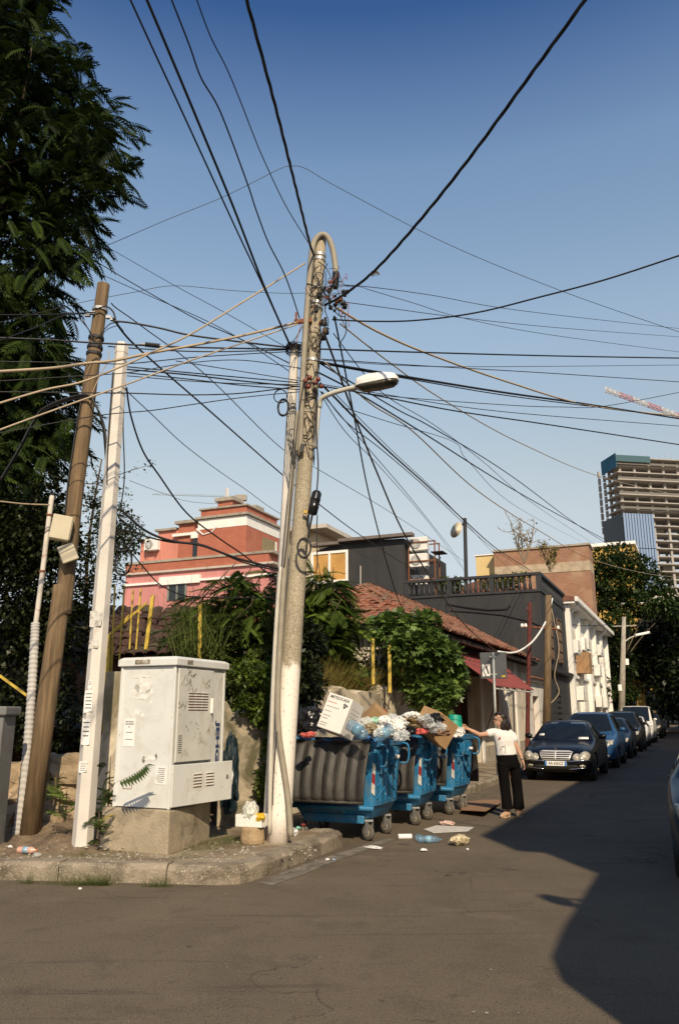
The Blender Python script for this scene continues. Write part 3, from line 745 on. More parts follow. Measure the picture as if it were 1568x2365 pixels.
# ---------------------------------------------------------------- tower under construction
TY = 300.
tp = U(1478, 1650, TY)
T = thing('unfinished_tower', 'tall concrete tower under construction with glass clad lower corner', 'tower', (tp.x, tp.y, 0), R(9))
zt3 = U(1455, 1048, TY).z; zgl = U(1455, 1186, TY).z
M_slab = mat('raw_concrete', (.36, .335, .30), .9, var=.15, scale=.2)
dx, dy, sp = 46., 9., 3.0
k = 0
while zt3-1.5-k*sp > 3:
    z = zt3 - 1.5 - k*sp; out = 1.0 if z > zgl-4 else -.2
    MB().b2(-out, dx, -out + (.8 if k % 3 == 1 else 0), dy+1, z-.42, z).build('floor_slab', M_slab, T)
    for q in range(7):
        if q == 0 and z < zgl: continue
        MB().b2(.8+q*6.2, 1.7+q*6.2, 1.0, 1.9, z-sp, z-.42).build('column', M_slab, T)
        MB().b2(3.8+q*6.2, 4.6+q*6.2, 9.0, 9.9, z-sp, z-.42).build('column', M_slab, T)
        if z > zgl-3 and 0 < q < 5: MB().b2(.8, 1.7, 1.0+q*4.2, 1.9+q*4.2, z-sp, z-.42).build('column', M_slab, T)
    if k % 3 != 1: MB().b2(12+(k % 4)*3, 17+(k % 4)*3, 5, 12, z-sp, z-.42).build('core_wall', M_slab, T)
    if z > zgl: MB().b2(-1.0, dx, -1.0, -.9, z, z+.9).build('edge_rail', mat('scaffold_net', (.16, .15, .13), .9), T) if k % 2 else None
    k += 1
M_net = mat('blue_net', (.02, .12, .19), .8, var=.3, scale=.3)
MB().b2(-1.6, -1.4, -1.5, dy+1.5, zt3-6.0, zt3-.2).build('safety_net', M_net, T)
MB().b2(-1.6, 13, -1.7, -1.5, zt3-3.6, zt3-1.0).build('safety_net', mat('blue_net_front', (.05, .11, .13), .8), T)
for k in range(16): MB().b2(-1.3+k*2.6, -1.2+k*2.6, -1.6, -1.5, zt3-1.5, zt3+1.1).build('guard_post', M_steel, T)
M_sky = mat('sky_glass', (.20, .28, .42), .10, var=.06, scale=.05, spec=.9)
M_dkgl = mat('dark_glass', (.010, .012, .016), .2, var=.2, scale=.1, spec=.25)
xg0, xg1 = -.6, (1532-1461)/1839*TY/.95
ncol = 11; wz_ = (xg1-xg0)/ncol
for row in range(5):
    z0 = zgl - (row+1)*(zgl-8)/5; z1 = zgl - row*(zgl-8)/5
    for q in range(ncol):
        MB().b2(xg0+q*wz_+.14, xg0+(q+1)*wz_-.14, -1.4, -1.0, z0+.15, z1-.15).build('glass_panel', M_sky, T)
MB().b2(xg0, xg1, -1.0, -.7, 6, zgl).build('curtain_wall_frame', M_chard, T)
MB().b2(xg0-.5, xg0-.2, -1.2, dy+5, 6, zgl-.2).build('side_glass', M_dkgl, T)

# ---------------------------------------------------------------- cranes far away
def crane(name, label, a, b, m1, m2, hgt, n=22):
    t = thing(name, label, 'crane', (a.x, a.y, 0))
    base = Vector((a.x, a.y, 0)); a = a-base; b = b-base
    d = (b-a)
    for k in range(n):
        p, q = a + d*(k/n), a + d*((k+1)/n)
        up = Vector((0, 0, hgt)); side = Vector((d.y, -d.x, 0)).normalized()*hgt*.5
        mb = MB()
        for (s, e) in ((p+up, q+up), (p-side, q-side), (p+side, q+side), (p-side, q+up), (p+side, p+up), (q+side, p+up), (p-side, q+side)): mb.tube([s, e], hgt*.09, 4)
        mb.build('jib_section', m1 if (k//3) % 2 else m2, t)
    return t
M_crr = mat('hazed_crane_red', (.50, .26, .27), .6); M_crw = mat('crane_white', (.62, .60, .57), .6)  # distance haze put into the paler pinkish red
ca, cb = U(1397, 903, 380), U(1640, 990, 380)
crane('tower_crane', 'red and white crane jib reaching in at the right edge', ca, cb, M_crr, M_crw, 2.2)
ca, cb = U(352, 1142, 420), U(560, 1149, 420)
t = crane('tower_crane', 'thin pale blue crane beyond the red house roof', ca, cb, mat('crane_blue', (.40, .50, .55), .6), MATS['crane_blue'], .9, 30)
m0 = U(524, 1148, 420)
MB().tube([m0-Vector((ca.x, ca.y, 0))+Vector((0, 0, -30)), m0-Vector((ca.x, ca.y, 0))+Vector((0, 0, 5))], 1.0, 4).build('mast', M_crw, t)
MB().box(U(557, 1150, 420)-Vector((ca.x, ca.y, 0)), (6, 3, 3)).build('counterweight', M_conc, t)

# ---------------------------------------------------------------- dark tiled shed in the garden
SH = thing('garden_shed', 'low shed with dark red tiled roof behind the yellow fence', 'shed', (-5.2, 18.2, 0), R(4))
M_dt = mat('old_dark_tile', (.060, .028, .02), .95, var=.4, scale=3, dirt=(.07, .065, .03), dscale=1.5, damt=(.5, .7), world=True)
MB().b2(-2.4, 1.6, 0, 3, 0, 2.9).build('wall', mat('shed_brick', (.10, .055, .04), .95, var=.3, scale=4), SH)
tile_roof([((-2.6, -.4, 2.85), (1, 0, 0), (0, 2.0, 1.2), [(0, 0), (4.4, 0), (4.4, 2.33), (0, 2.33)])], SH, 300, roofm=M_dkwood, tilem=M_dt, jit=1.6)
MB().b2(-2.4, 1.6, 1.7, 3, 2.9, 3.9).build('wall', MATS['shed_brick'], SH)

# ---------------------------------------------------------------- the block behind the camera that throws the street's shadow
OB = bld('corner_block', 'plain apartment block on the near corner, outside the picture', 'building', 3.80, 1.26)
MB().b2(.32, 14, .0, 190, 6.2, 8.4).build('wall', M_plaster, OB)
MB().b2(.12, 14, .0, 190, 0, 6.2).build('wall', M_plaster, OB)
MB().b2(.0, 14, .0, 190, 8.4, 9.4).build('roof_slab', M_concl, OB)
for k in range(40):
    for q in range(2):
        MB().b2(.08, .14, 6+k*4.5, 7.4+k*4.5, 1.2+q*2.9, 2.9+q*2.9).build('window', M_glass, OB)
aw = MB().prism([(.12, 6.9), (.12, .1), (-1.9, .1), (-1.9, 4.0), (-1.72, 4.45), (-1.3, 5.1), (-.5, 6.15)], .0, 4.5, Matrix(((1, 0, 0), (0, 0, 1), (0, 1, 0)))).build('shadow_bulge', M_plaster, OB); fixn(aw.data)  # unseen mass, added and profiled to shape the shadow's near edge
MB().lathe([(.17, .05), (.16, .04), (.10, .012), (.02, 0)], 18, (-.58, -.25, 6.35), frame((0, 0, 1), (-.3, -1, .2))).build('shadow_disc', M_concl, OB, smooth=True)  # unseen disc added for the small round shadow on the road
MB().tube([(-.62, -.2, 6.35), (-.3, .1, 6.1)], .03, 6).build('disc_arm', M_steel, OB)
# ================================================================ poles
def path(pts, Y):
    if isinstance(Y, (int, float)): Y = [Y]*len(pts)
    return [U(u, v, y) for (u, v), y in zip(pts, Y)]
def spline(P, n=6):
    out = []; m = len(P)
    for i in range(m-1):
        p0, p1, p2, p3 = P[max(i-1, 0)], P[i], P[i+1], P[min(i+2, m-1)]
        for k in range(n):
            t = k/n
            out.append(.5*((2*p1) + (p2-p0)*t + (2*p0-5*p1+4*p2-p3)*t*t + (3*p1-p0-3*p2+p3)*t**3))
    out.append(P[-1]); return out
def rel(P, t): return [Vector(p)-Vector(t.location) for p in P]
def polemat():
    m = bpy.data.materials.new('spun_concrete'); nt, N, L, B = nodes(m)
    v = coords(N, L)
    o = mixc(N, L, ramp(N, L, noise(N, L, 3, 4, .6, v), .3, .7), (.36, .31, .22), (.47, .41, .30))
    o = mixc(N, L, ramp(N, L, noise(N, L, 55, 3, .6, v), .45, .65), o, (.22, .18, .12))
    o = mixc(N, L, ramp(N, L, noise(N, L, 40, 2, .6, v), .62, .7), o, (.50, .45, .34))
    sx = N.new('ShaderNodeSeparateXYZ'); L.new(v, sx.inputs[0])
    nz = noise(N, L, 7, 5, .7, v); mu = N.new('ShaderNodeMath'); mu.operation = 'MULTIPLY_ADD'; L.new(nz, mu.inputs[0]); mu.inputs[1].default_value = .35; L.new(sx.outputs[2], mu.inputs[2])
    edge = ramp(N, L, mu.outputs[0], 2.24, 2.16)
    flake = ramp(N, L, noise(N, L, 26, 5, .75, v), .66, .58)
    f = N.new('ShaderNodeMath'); f.operation = 'MULTIPLY'; L.new(edge, f.inputs[0]); L.new(flake, f.inputs[1])
    o = mixc(N, L, f.outputs[0], o, (.84, .77, .68))
    L.new(o, B.inputs['Base Color']); B.inputs['Roughness'].default_value = .92
    b = N.new('ShaderNodeBump'); b.inputs['Strength'].default_value = .5; b.inputs['Distance'].default_value = .01
    L.new(noise(N, L, 60, 4, .7, v), b.inputs['Height']); L.new(b.outputs[0], B.inputs['Normal'])
    return m
M_pole = polemat()
M_duct = mat('grey_duct', (.30, .265, .20), .7, var=.15, scale=6)
M_ductw = mat('pale_duct', (.52, .49, .42), .7, var=.12, scale=6)
M_whpost = mat('white_post', (.63, .59, .53), .8, var=.12, scale=2, dirt=(.38, .35, .30), dscale=2.5, damt=(.55, .75), bump=.2, bscale=50)
M_wood = mat('weathered_pole_wood', (.175, .118, .062), .88, var=.4, scale=5, stretch=(5, 5, .35), bump=.5, bscale=18, dirt=(.09, .055, .028), dscale=3, damt=(.5, .75))
M_lampw = mat('lamp_white', (.78, .76, .70), .5, var=.08)

YB_ = 9.86
pb = G(643, 1944, PH-.02); pb = Vector((pb.x, YB_, PH-.03)); pt = U(741, 550, YB_)
MP = thing('utility_pole', 'leaning tapered concrete utility pole with white painted foot', 'utility pole', pb)
prof = []
for k in range(25):
    t = k/24; prof.append(pb.lerp(pt, t))
MB().tube(rel(prof, MP), [.138*(1-t)+.076*t for t in [k/24 for k in range(25)]], 20).build('shaft', M_pole, MP, smooth=True)
# ducts up the left flank, gooseneck over the top
def on(u, v, dy=-.12): return U(u, v, YB_+dy)
def duct(name, pts, r, m, parent=MP, dy=-.12, n=8):
    P = spline([on(u, v, dy) for u, v in pts], 5); return MB().tube(rel(P, parent), r, n).build(name, m, parent, smooth=True)
duct('duct', [(672, 1932), (666, 1850), (655, 1770), (644, 1690), (642, 1600), (648, 1470), (657, 1320), (668, 1180), (680, 1060), (690, 950)], .034, M_duct, dy=-.165)
duct('duct', [(623, 1925), (626, 1750), (632, 1560), (641, 1400), (649, 1310)], .026, M_ductw)
duct('duct', [(692, 1052), (698, 900), (706, 760), (715, 640), (720, 585), (727, 556), (742, 542), (757, 548), (768, 575), (774, 610), (776, 640)], .040, M_duct, dy=-.1)
duct('duct_sleeve', [(776, 630), (775, 650), (773, 665)], .048, M_black, dy=-.1)
duct('conduit', [(728, 1035), (732, 985), (736, 945), (738, 935)], .03, M_ductw, dy=-.05)
for v, dr in ((600, .012), (612, .012), (690, .016), (730, .014), (742, .014), (1010, .010), (880, .012), (1090, .008)):
    t = (1944-v)/(1944-550); p = pb.lerp(pt, t)
    ax = (pt-pb).normalized(); M = frame(Vector((1, 0, 0)), ax); r0 = .138*(1-t)+.076*t
    MB().lathe([(r0+.002, -.022), (r0+dr, -.018), (r0+dr, .018), (r0+.002, .022)], 20, p-pb, M).build('clamp_band', M_steel if dr > .011 else M_duct, MP, smooth=False)
# cluster of connectors and jumpers at the head
for k in range(34):
    u = rng.uniform(722, 806); v = rng.uniform(650, 745) if u > 752 else rng.uniform(640, 770)
    if abs(u-790) < 22 and rng.random() < .7: v = rng.uniform(668, 715)
    p = on(u, v, rng.uniform(-.22, -.02)); s = rng.uniform(.018, .036)
    M = Euler((rng.random()*6, rng.random()*6, 0)).to_matrix()
    MB().lathe([(s*.5, -s), (s, -s*.6), (s*.7, 0), (s, s*.6), (s*.4, s)], 8, p-pb, M).build('connector', M_black if k % 4 else M_rust, MP)
for k in range(30):
    u0, v0 = rng.uniform(715, 800), rng.uniform(600, 760)
    pts = [(u0, v0)]
    for q in range(3): pts.append((pts[-1][0]+rng.uniform(-22, 22), pts[-1][1]+rng.uniform(-10, 40)))
    P = spline([on(u, v, rng.uniform(-.2, -.1)) for u, v in pts], 5)
    MB().tube(rel(P, MP), rng.uniform(.004, .008), 5).build('jumper_wire', M_blackwire if k % 5 else mat('red_wire', (.25, .05, .03), .6), MP)
for k in range(44):                                  # the web of thin wire wound round the shaft
    v = rng.uniform(800, 1120); t = (1944-v)/(1944-550); c = pb.lerp(pt, t); r0 = .138*(1-t)+.076*t+.010
    a0 = rng.uniform(0, 6.28); P = [c + Vector((math.cos(a)*r0, math.sin(a)*r0, rng.uniform(-.03, .03) + (a-a0)*.05*rng.choice((-1, 1)))) for a in [a0+i*.5 for i in range(9)]]
    MB().tube(rel(spline(P, 3), MP), rng.uniform(.0035, .006), 5).build('wound_wire', M_blackwire if k % 3 else M_brwire, MP)
for (u, v) in ((705, 880), (715, 872), (728, 884), (735, 876), (712, 893), (742, 892)):
    p = on(u, v, -.18); MB().lathe([(.01, -.03), (.03, -.02), (.03, .02), (.012, .03)], 10, p-pb).build('insulator', mat('brown_insulator', (.16, .03, .02), .3), MP, smooth=True)
for (u, v) in ((748, 745), (752, 765), (745, 778)):
    p = on(u, v, -.1); MB().lathe([(.02, -.05), (.05, -.035), (.025, -.02), (.05, -.005), (.025, .012), (.045, .03), (.015, .05)], 12, p-pb).build('insulator', M_black, MP, smooth=True)
MB().box(on(700, 742, -.1)-pb, (.24, .05, .05), 0, Matrix.Rotation(-.1, 3, 'Y')).build('bracket', M_rust, MP)
MB().box(on(684, 733, -.1)-pb, (.03, .03, .14)).build('bracket_pin', M_rust, MP)
MB().box(on(698, 1035, -.17)-pb, (.05, .02, .11)).build('step_hole', M_black, MP)
# black splice drum, its hanger and the coil of spare cable
p = on(727, 1160, -.2); M = Matrix.Rotation(R(12), 3, 'Y')
MB().lathe([(.05, -.16), (.062, -.15), (.062, -.07), (.068, -.06), (.062, -.05), (.062, .03), (.068, .04), (.062, .05), (.062, .12), (.04, .15)], 16, p-pb, M).build('splice_drum', mat('glossy_black', (.012, .012, .013), .25), MP, smooth=True)
duct('hanger', [(722, 1185), (716, 1215), (712, 1240)], .014, M_blackwire, dy=-.22)
MB().box(on(712, 1182, -.17)-pb, (.12, .02, .035)).build('strap', mat('brass_strap', (.42, .28, .05), .4, metal=.5), MP)
def coil(parent, u, v, Y, rx, rz_, turns, r, m, tilt=.2, name='cable_coil'):
    c = U(u, v, Y); P = []
    for k in range(turns*16):
        a = k/16*2*math.pi; j = 1 + .06*math.sin(k*.37); P.append(c + Vector((math.cos(a)*rx*j, math.sin(a)*tilt*rx + .01*math.sin(k*.9), math.sin(a)*rz_*j)))
    o = MB().tube(rel(P, parent) if parent else P, r, 6).build(name, m, parent, smooth=True); return o
coil(MP, 703, 1266, YB_-.26, .080, .125, 6, .011, M_blackwire)
coil(MP, 648, 916, YB_-.1, .085, .10, 2, .007, M_blackwire)
coil(MP, 655, 942, YB_-.05, .07, .12, 4, .012, M_blackwire)
duct('cable_drop', [(712, 1240), (706, 1250), (700, 1245)], .01, M_blackwire, dy=-.24)
duct('cable_drop', [(733, 935), (731, 1000), (735, 1080), (731, 1140)], .009, M_blackwire, dy=-.2)
duct('cable_drop', [(733, 1190), (731, 1240), (733, 1300), (730, 1320)], .007, M_blackwire, dy=-.2)
for k in range(5):
    duct('cable_drop', [(672+k*3, 905+k*9), (662+k*4, 990), (670+k*3, 1040+k*8), (678, 1075), (684+k, 1040)], .005, M_blackwire, dy=-.2)
duct('cable_drop', [(702, 880), (690, 960), (676, 1100), (664, 1240), (656, 1310)], .008, M_blackwire, dy=-.2)
duct('cable_drop', [(640, 1690), (632, 1790), (630, 1860)], .006, M_blackwire, dy=-.2)

# pale post standing behind it
wb_ = U(621, 1890, YB_+.22); wb_.z = PH-.02; wt_ = U(681, 800, YB_+.22)
WP = thing('utility_post', 'shorter white octagonal post strapped behind the leaning concrete pole', 'utility post', wb_)
MB().tube(rel([wb_, wb_.lerp(wt_, .5), wt_], WP), [.075, .068, .062], 8).build('shaft', M_whpost, WP, autos=True)
MB().lathe([(.075, -.03), (.075, .01), (.05, .02)], 8, wt_-wb_).build('cap', M_rust, WP)
for k in range(12):
    P = [wt_ + Vector((math.cos(a)*.12, math.sin(a)*.12, .02*math.sin(a*3+k) - .03*(k % 4))) for a in [i*.7+k for i in range(8)]]
    MB().tube(rel(spline(P, 3), WP), .006, 5).build('loop_wire', M_blackwire, WP)

# street lamp bracketed to the pole
la = on(738, 940, -.05)
SL = thing('street_lamp', 'white street lamp head on short curved arm from the concrete pole', 'street lamp', la)
P = spline([on(738, 940, -.06), on(742, 921, -.10), on(765, 909, -.16), on(795, 900, -.22), on(826, 893, -.28)], 6)
MB().tube(rel(P, SL), .032, 10).build('arm', M_ductw, SL, smooth=True)
A, Bq = on(822, 893, -.27), on(919, 876, -.45)
ax = (Bq-A); Lh = ax.length; ax.normalize(); sd = ax.cross(Vector((0, 0, 1))).normalized(); up = sd.cross(ax)
def loft(secs): 
    vs = []; n = len(secs[0])
    for s in secs: vs += s
    fs = [(i*n+j, i*n+(j+1) % n, (i+1)*n+(j+1) % n, (i+1)*n+j) for i in range(len(secs)-1) for j in range(n)]
    return MB().add(vs, fs + [tuple(reversed(range(n))), tuple((len(secs)-1)*n+j for j in range(n))])
secs = []
for t, w_, h in ((0, .05, .05), (.06, .09, .11), (.3, .12, .135), (.7, .13, .12), (.93, .10, .085), (1.0, .05, .04)):
    c = A + ax*(Lh*t) - la
    secs.append([c + sd*(w_*x) + up*(h*y) for x, y in ((-1, -.15), (-1, .3), (-.75, .8), (-.3, 1), (.3, 1), (.75, .8), (1, .3), (1, -.15))])
o = loft(secs).build('housing', M_lampw, SL, autos=True); fixn(o.data)
secs = []
for t, w_, h in ((.04, .08, .02), (.15, .115, .05), (.5, .128, .06), (.85, .115, .05), (.97, .07, .02)):
    c = A + ax*(Lh*t) - la - up*.02
    secs.append([c + sd*(w_*x) - up*(h*y) for x, y in ((-1, 0), (-.8, .8), (0, 1), (.8, .8), (1, 0))])
o = loft(secs).build('lens', mat('dark_lens', (.055, .05, .035), .3, var=.4, scale=14), SL, smooth=True); fixn(o.data)  # lens coloured dark brown, tone mottled at random
for t in (.14, .86): MB().box(A+ax*(Lh*t)-la-sd*.0+up*.02+sd*(-.125 if True else .1), (.03, .014, .05)).build('latch', M_duct, SL)

# hexagonal white concrete pole
hb = G(190, 1962, PH-.02); ht = U(282, 797, hb.y)
HP = thing('concrete_post', 'pale hexagonal concrete post with torn paper notices', 'utility post', hb)
n = 12; MB().tube(rel([hb.lerp(ht, k/n) for k in range(n+1)], HP), [.115*(1-k/n)+.083*k/n for k in range(n+1)], 6, tw=R(8)).build('shaft', M_whpost, HP, autos=True)
MB().tube(rel([ht-Vector((0, 0, .12)), ht+Vector((0, 0, .01)), ht+Vector((0, 0, .03))], HP), [.088, .088, .06], 6, tw=R(8)).build('cap', M_whpost, HP)
M_torn = mat('torn_paper', (.68, .66, .61), .9, var=.12, scale=14, dirt=(.40, .36, .30), dscale=16, damt=(.45, .6))
for (u, v, w_, h_, txt) in ((234, 1432, .16, .20, 0), (224, 1490, .12, .10, 0), (216, 1620, .11, .26, 5), (229, 1582, .05, .10, 3), (212, 1690, .11, .32, 4), (196, 1770, .10, .13, 5)):
    p = U(u, v, hb.y); t = (p.z-hb.z)/(ht.z-hb.z); c = hb.lerp(ht, t)
    rr = .115*(1-t)+.083*t
    q = c + Vector((-.25*rr, -rr*.93, 0)); N_ = Vector((-.22, -1, 0)).normalized()
    ring = [(rng.uniform(.42, .5)*w_*x, rng.uniform(.42, .5)*h_*y) for x, y in ((-1, -1), (-.3, -1.05), (.4, -.95), (1, -.9), (1.05, -.2), (.95, .5), (1, 1), (.2, 1.05), (-.5, .96), (-1, 1), (-1.05, .2))]
    o = MB().prism(ring, 0, .003).build('torn_notice', M_torn if txt == 0 else M_paper, HP); put(o, q-hb, (1, -.22, 0), N_)
    for k in range(txt):
        tm = MB().box((0, h_*.32-k*h_*.15, .0045), (w_*.7*(1-.1*(k % 2)), h_*.035, .001)).build('print_line', M_ink, o)
# wooden pole
wb2 = G(66, 1938, PH); wt2 = U(240, 657, wb2.y)
WD = thing('wooden_pole', 'dark weathered wooden utility pole with spliced sawn foot', 'utility pole', wb2)
kn = wb2.lerp(wt2, .40)
MB().tube(rel([wb2, wb2.lerp(kn, .5), kn-Vector((.0, 0, .02)), kn+Vector((-.02, -.02, .12))], WD), [.130, .120, .112, .085], 14).build('lower_length', M_wood, WD, smooth=True)
MB().tube(rel([kn+Vector((.03, .02, -.25)), kn.lerp(wt2, .3), kn.lerp(wt2, .7), wt2], WD), [.105, .102, .094, .084], 14).build('upper_length', M_wood, WD, autos=True)
for v in (727, 803, 828, 845, 1300):
    t = (1938-v)/(1938-657); c = wb2.lerp(wt2, t)
    MB().lathe([(.095, -.02), (.106, -.02), (.106, .02), (.095, .02)], 14, c-wb2, frame((1, 0, 0), wt2-wb2)).build('clamp_band', M_steel if v == 727 else M_black, WD)
for (u, v) in ((215, 723), (252, 733), (262, 738), (203, 728)): MB().box(U(u, v, wb2.y-.1)-wb2, (.07, .05, .035)).build('clamp', M_steel, WD)
def local_duct(parent, name, pts, Y, r, m):
    P = spline(path(pts, Y), 6); return MB().tube(rel(P, parent), r, 6).build(name, m, parent, smooth=True)
for dx in (0, 4, 7):
    local_duct(WD, 'bent_cable', [(0, 1117-dx), (40, 1050-dx), (80, 975-dx), (104, 948-dx), (157, 926-dx), (202, 919-dx), (222, 937), (238+dx*.5, 985), (246+dx*.4, 1068), (250, 1130)], wb2.y-.15-dx*.004, .013, M_blackwire)
local_duct(WD, 'bent_cable', [(182, 733), (205, 760), (212, 778), (225, 782), (238, 765), (255, 748), (275, 745)], wb2.y-.12, .008, M_blackwire)
local_duct(WD, 'bent_cable', [(190, 735), (212, 770), (228, 778), (250, 760), (272, 752)], wb2.y-.14, .006, M_blackwire)
local_duct(WD, 'bent_cable', [(222, 715), (245, 708), (262, 720), (270, 745), (285, 765)], wb2.y-.14, .012, M_blackwire)
local_duct(WD, 'tie', [(252, 810), (250, 835), (235, 860), (215, 905), (208, 928)], wb2.y-.14, .006, M_tancable)
local_duct(WD, 'cable_drop', [(190, 920), (180, 970), (160, 1100), (150, 1190)], wb2.y-.1, .012, M_blackwire)
for (u, v, sx, sz, rot, lb) in ((142, 1220, .24, .31, .12, 0), (158, 1278, .20, .22, -.42, 1)):
    p = U(u, v, wb2.y-.2); 
    bxm = MB().box((0, 0, 0), (sx, .16 if lb == 0 else .08, sz)).build('junction_box', mat('beige_box', (.52, .46, .33), .6, var=.08), WD, bevel=.012)
    bxm.location = p-wb2; bxm.rotation_euler = (0, rot, R(18))
    if lb == 0:
        for k in range(16): MB().box((.125, -.0, -.13+k*.0173), (.012, .13, .008)).build('cooling_fin', MATS['beige_box'], bxm)
# thin pipe with corrugated sleeve
cb = G(40, 1940, PH); ctp = U(121, 1145, cb.y)
CP = thing('conduit_pipe', 'thin pale rusty pipe rising from a corrugated sleeve', 'pipe', cb)
mid = U(83, 1438, cb.y)
MB().tube(rel(spline([U(83, 1445, cb.y), U(98, 1330, cb.y), U(110, 1230, cb.y), ctp], 6), CP), .032, 10).build('pipe', mat('rusty_white_pipe', (.58, .53, .46), .7, var=.15, dirt=(.26, .10, .04), dscale=4, damt=(.55, .62)), CP, smooth=True)
P = spline([cb, U(62, 1750, cb.y), U(75, 1580, cb.y), mid], 60)
MB().tube(rel(P, CP), [.052+.004*math.sin(i*1.6) for i in range(len(P))], 12).build('corrugated_sleeve', mat('grey_corrugated', (.48, .46, .43), .7, var=.1), CP, smooth=True)
for v in (1190, 1320): MB().lathe([(.033, -.015), (.04, -.012), (.04, .012), (.033, .015)], 10, U(121-(v-1145)*.13, v, cb.y)-cb).build('clamp', M_rust, CP)
# coils hung on the hexagonal pole
for k, (u, v, rx, rz2, tn) in enumerate(((285, 1250, .11, .14, 3), (286, 1300, .10, .16, 5), (255, 1290, .10, .20, 2))):
    coil(HP, u, v, hb.y+.15, rx, rz2, tn, .009, M_blackwire)
local_duct(HP, 'cable_drop', [(290, 890), (285, 980), (288, 1100), (278, 1180)], hb.y+.05, .008, M_blackwire)
local_duct(HP, 'cable_drop', [(262, 860), (256, 940), (250, 1040), (248, 1120)], hb.y-.08, .01, M_blackwire)

# far wooden pole, red post, small lamp pole, dish mast
fb = ST(-5.3, 31.5, .14); ftp = PR(1266, 1375, fb.x*dv.x+fb.y*dv.y)
FP = thing('wooden_pole', 'slim brown wooden pole leaning in front of the annex', 'utility pole', fb)
MB().tube(rel([fb, ftp], FP), [.17, .12], 10).build('shaft', M_wood, FP, smooth=True)
for (u, v) in ((1205, 1443), (1213, 1443), (1221, 1444), (1288, 1448)):
    MB().lathe([(.05, -.07), (.07, 0), (.04, .08)], 8, U(u, v+2, ftp.y)-fb).build('insulator', M_whitet, FP, smooth=True)
MB().tube(rel([U(1203, 1447, ftp.y), U(1292, 1453, ftp.y)], FP), .04, 6).build('cross_arm', M_rust, FP)
rb_ = ST(-5.6, 29.3, .14); rt_ = PR(1223, 1392, rb_.x*dv.x+rb_.y*dv.y)
RP = thing('red_post', 'thin dark red steel post at the end of the canopy', 'post', rb_)
MB().tube(rel([rb_, rt_], RP), .075, 8).build('shaft', mat('oxide_red', (.12, .025, .018), .7), RP)
MB().box(rt_-rb_+Vector((-.05, 0, -.2)), (.16, .05, .05)).build('bracket', M_rust, RP)
lb_ = ST(-4.75, 57.5, .14); lt_ = PR(1440, 1425, lb_.x*dv.x+lb_.y*dv.y)
LP = thing('street_lamp', 'far grey street lamp post standing before the dark trees', 'street lamp', lb_)
MB().tube(rel([lb_, lt_], LP), [.24, .13], 10).build('post', M_conc, LP, smooth=True)
hd = PR(1477, 1466, 57.5)
MB().tube(rel(spline([lb_.lerp(lt_, .78), PR(1455, 1473, 57.5), hd], 5), LP), .05, 6).build('arm', M_ductw, LP)
MB().box(hd-lb_+Vector((.15, 0, .06)), (1.0, .3, .16), 0, Matrix.Rotation(-.2, 3, 'Y')).build('lamp_head', M_lampw, LP, bevel=.04)
MB().box(lt_-lb_-Vector((0, 0, .6)), (1.5, .08, .08), -SA).build('cross_arm', M_conc, LP)
for z, ox in ((3.4, -.2), (5.2, .22), (1.2, -.2)): MB().box((lt_-lb_)*(z/8.4)+Vector((ox, -.1, 0)), (.22, .15, .4)).build('meter_box', M_whitet, LP)
db_ = PR(1075, 1330, 40.5); dt_ = PR(1073, 1197, 40.5); db_ = Vector((db_.x, db_.y, 7.25))
DM = thing('dish_mast', 'grey mast carrying a satellite dish above the terrace', 'mast', db_)
MB().tube(rel([db_, dt_], DM), .10, 8).build('mast', M_chard, DM)
MB().tube(rel([dt_-Vector((0, 0, .3)), PR(1058, 1214, 40.5)], DM), .07, 6).build('arm', M_chard, DM)
dp = PR(1057, 1226, 40.3)
MB().lathe([(.45, .12), (.42, .10), (.25, .03), (.03, 0)], 18, dp-db_, frame((0, 0, 1), Vector((-.75, -.5, .25)))).build('dish', mat('cream_dish', (.60, .52, .36), .6), DM, smooth=True)

# road sign seen from behind
sg = ST(-4.72, 19.4, .14); gt = PS(1138, 1507, -4.72)
RS = thing('road_sign', 'square road sign seen from behind with white sticker scraps', 'sign', sg)
sv = PS(1148, 1780, -4.72); ys = gt.y
sgb = G(1149, 1790, .14); RS.location = sgb; gt = U(1138, 1507, sgb.y)
MB().tube(rel([sgb, gt], RS), .035, 10).build('post', mat('zinc_post', (.34, .36, .35), .5, metal=.3), RS, smooth=True)
c = U(1139, 1537, sgb.y+.05)
bo = MB().box((0, 0, 0), (.66, .02, .66)).build('sign_back', mat('sign_grey', (.075, .08, .085), .6, var=.15), RS, bevel=.01); bo.location = c-sgb; bo.rotation_euler = (0, 0, R(-14))
for z in (-.22, .22): MB().box((0, -.03, z), (.16, .025, .04)).build('sign_clamp', M_steel, bo)
Mxz = Matrix(((1, 0, 0), (0, 0, -1), (0, 1, 0)))
sc_ = MB().prism([(-.28, -.27), (-.09, -.26), (-.09, .02), (-.13, .05), (-.19, .03), (-.22, .0), (-.25, .04), (-.285, .02), (-.29, -.12)], .0115, .0128, Mxz).build('sticker_scrap', M_paper, bo)
for pts in ([(-.205, -.02), (-.165, .0), (-.11, -.20), (-.15, -.22)], [(-.275, -.10), (-.255, -.10), (-.185, -.265), (-.215, -.265)]):
    MB().prism(pts, .013, .0142, Mxz).build('sticker_tear', MATS['sign_grey'], sc_)
MB().box((.24, -.0115, -.27), (.10, .003, .05)).build('yellow_label', M_yellow, bo)

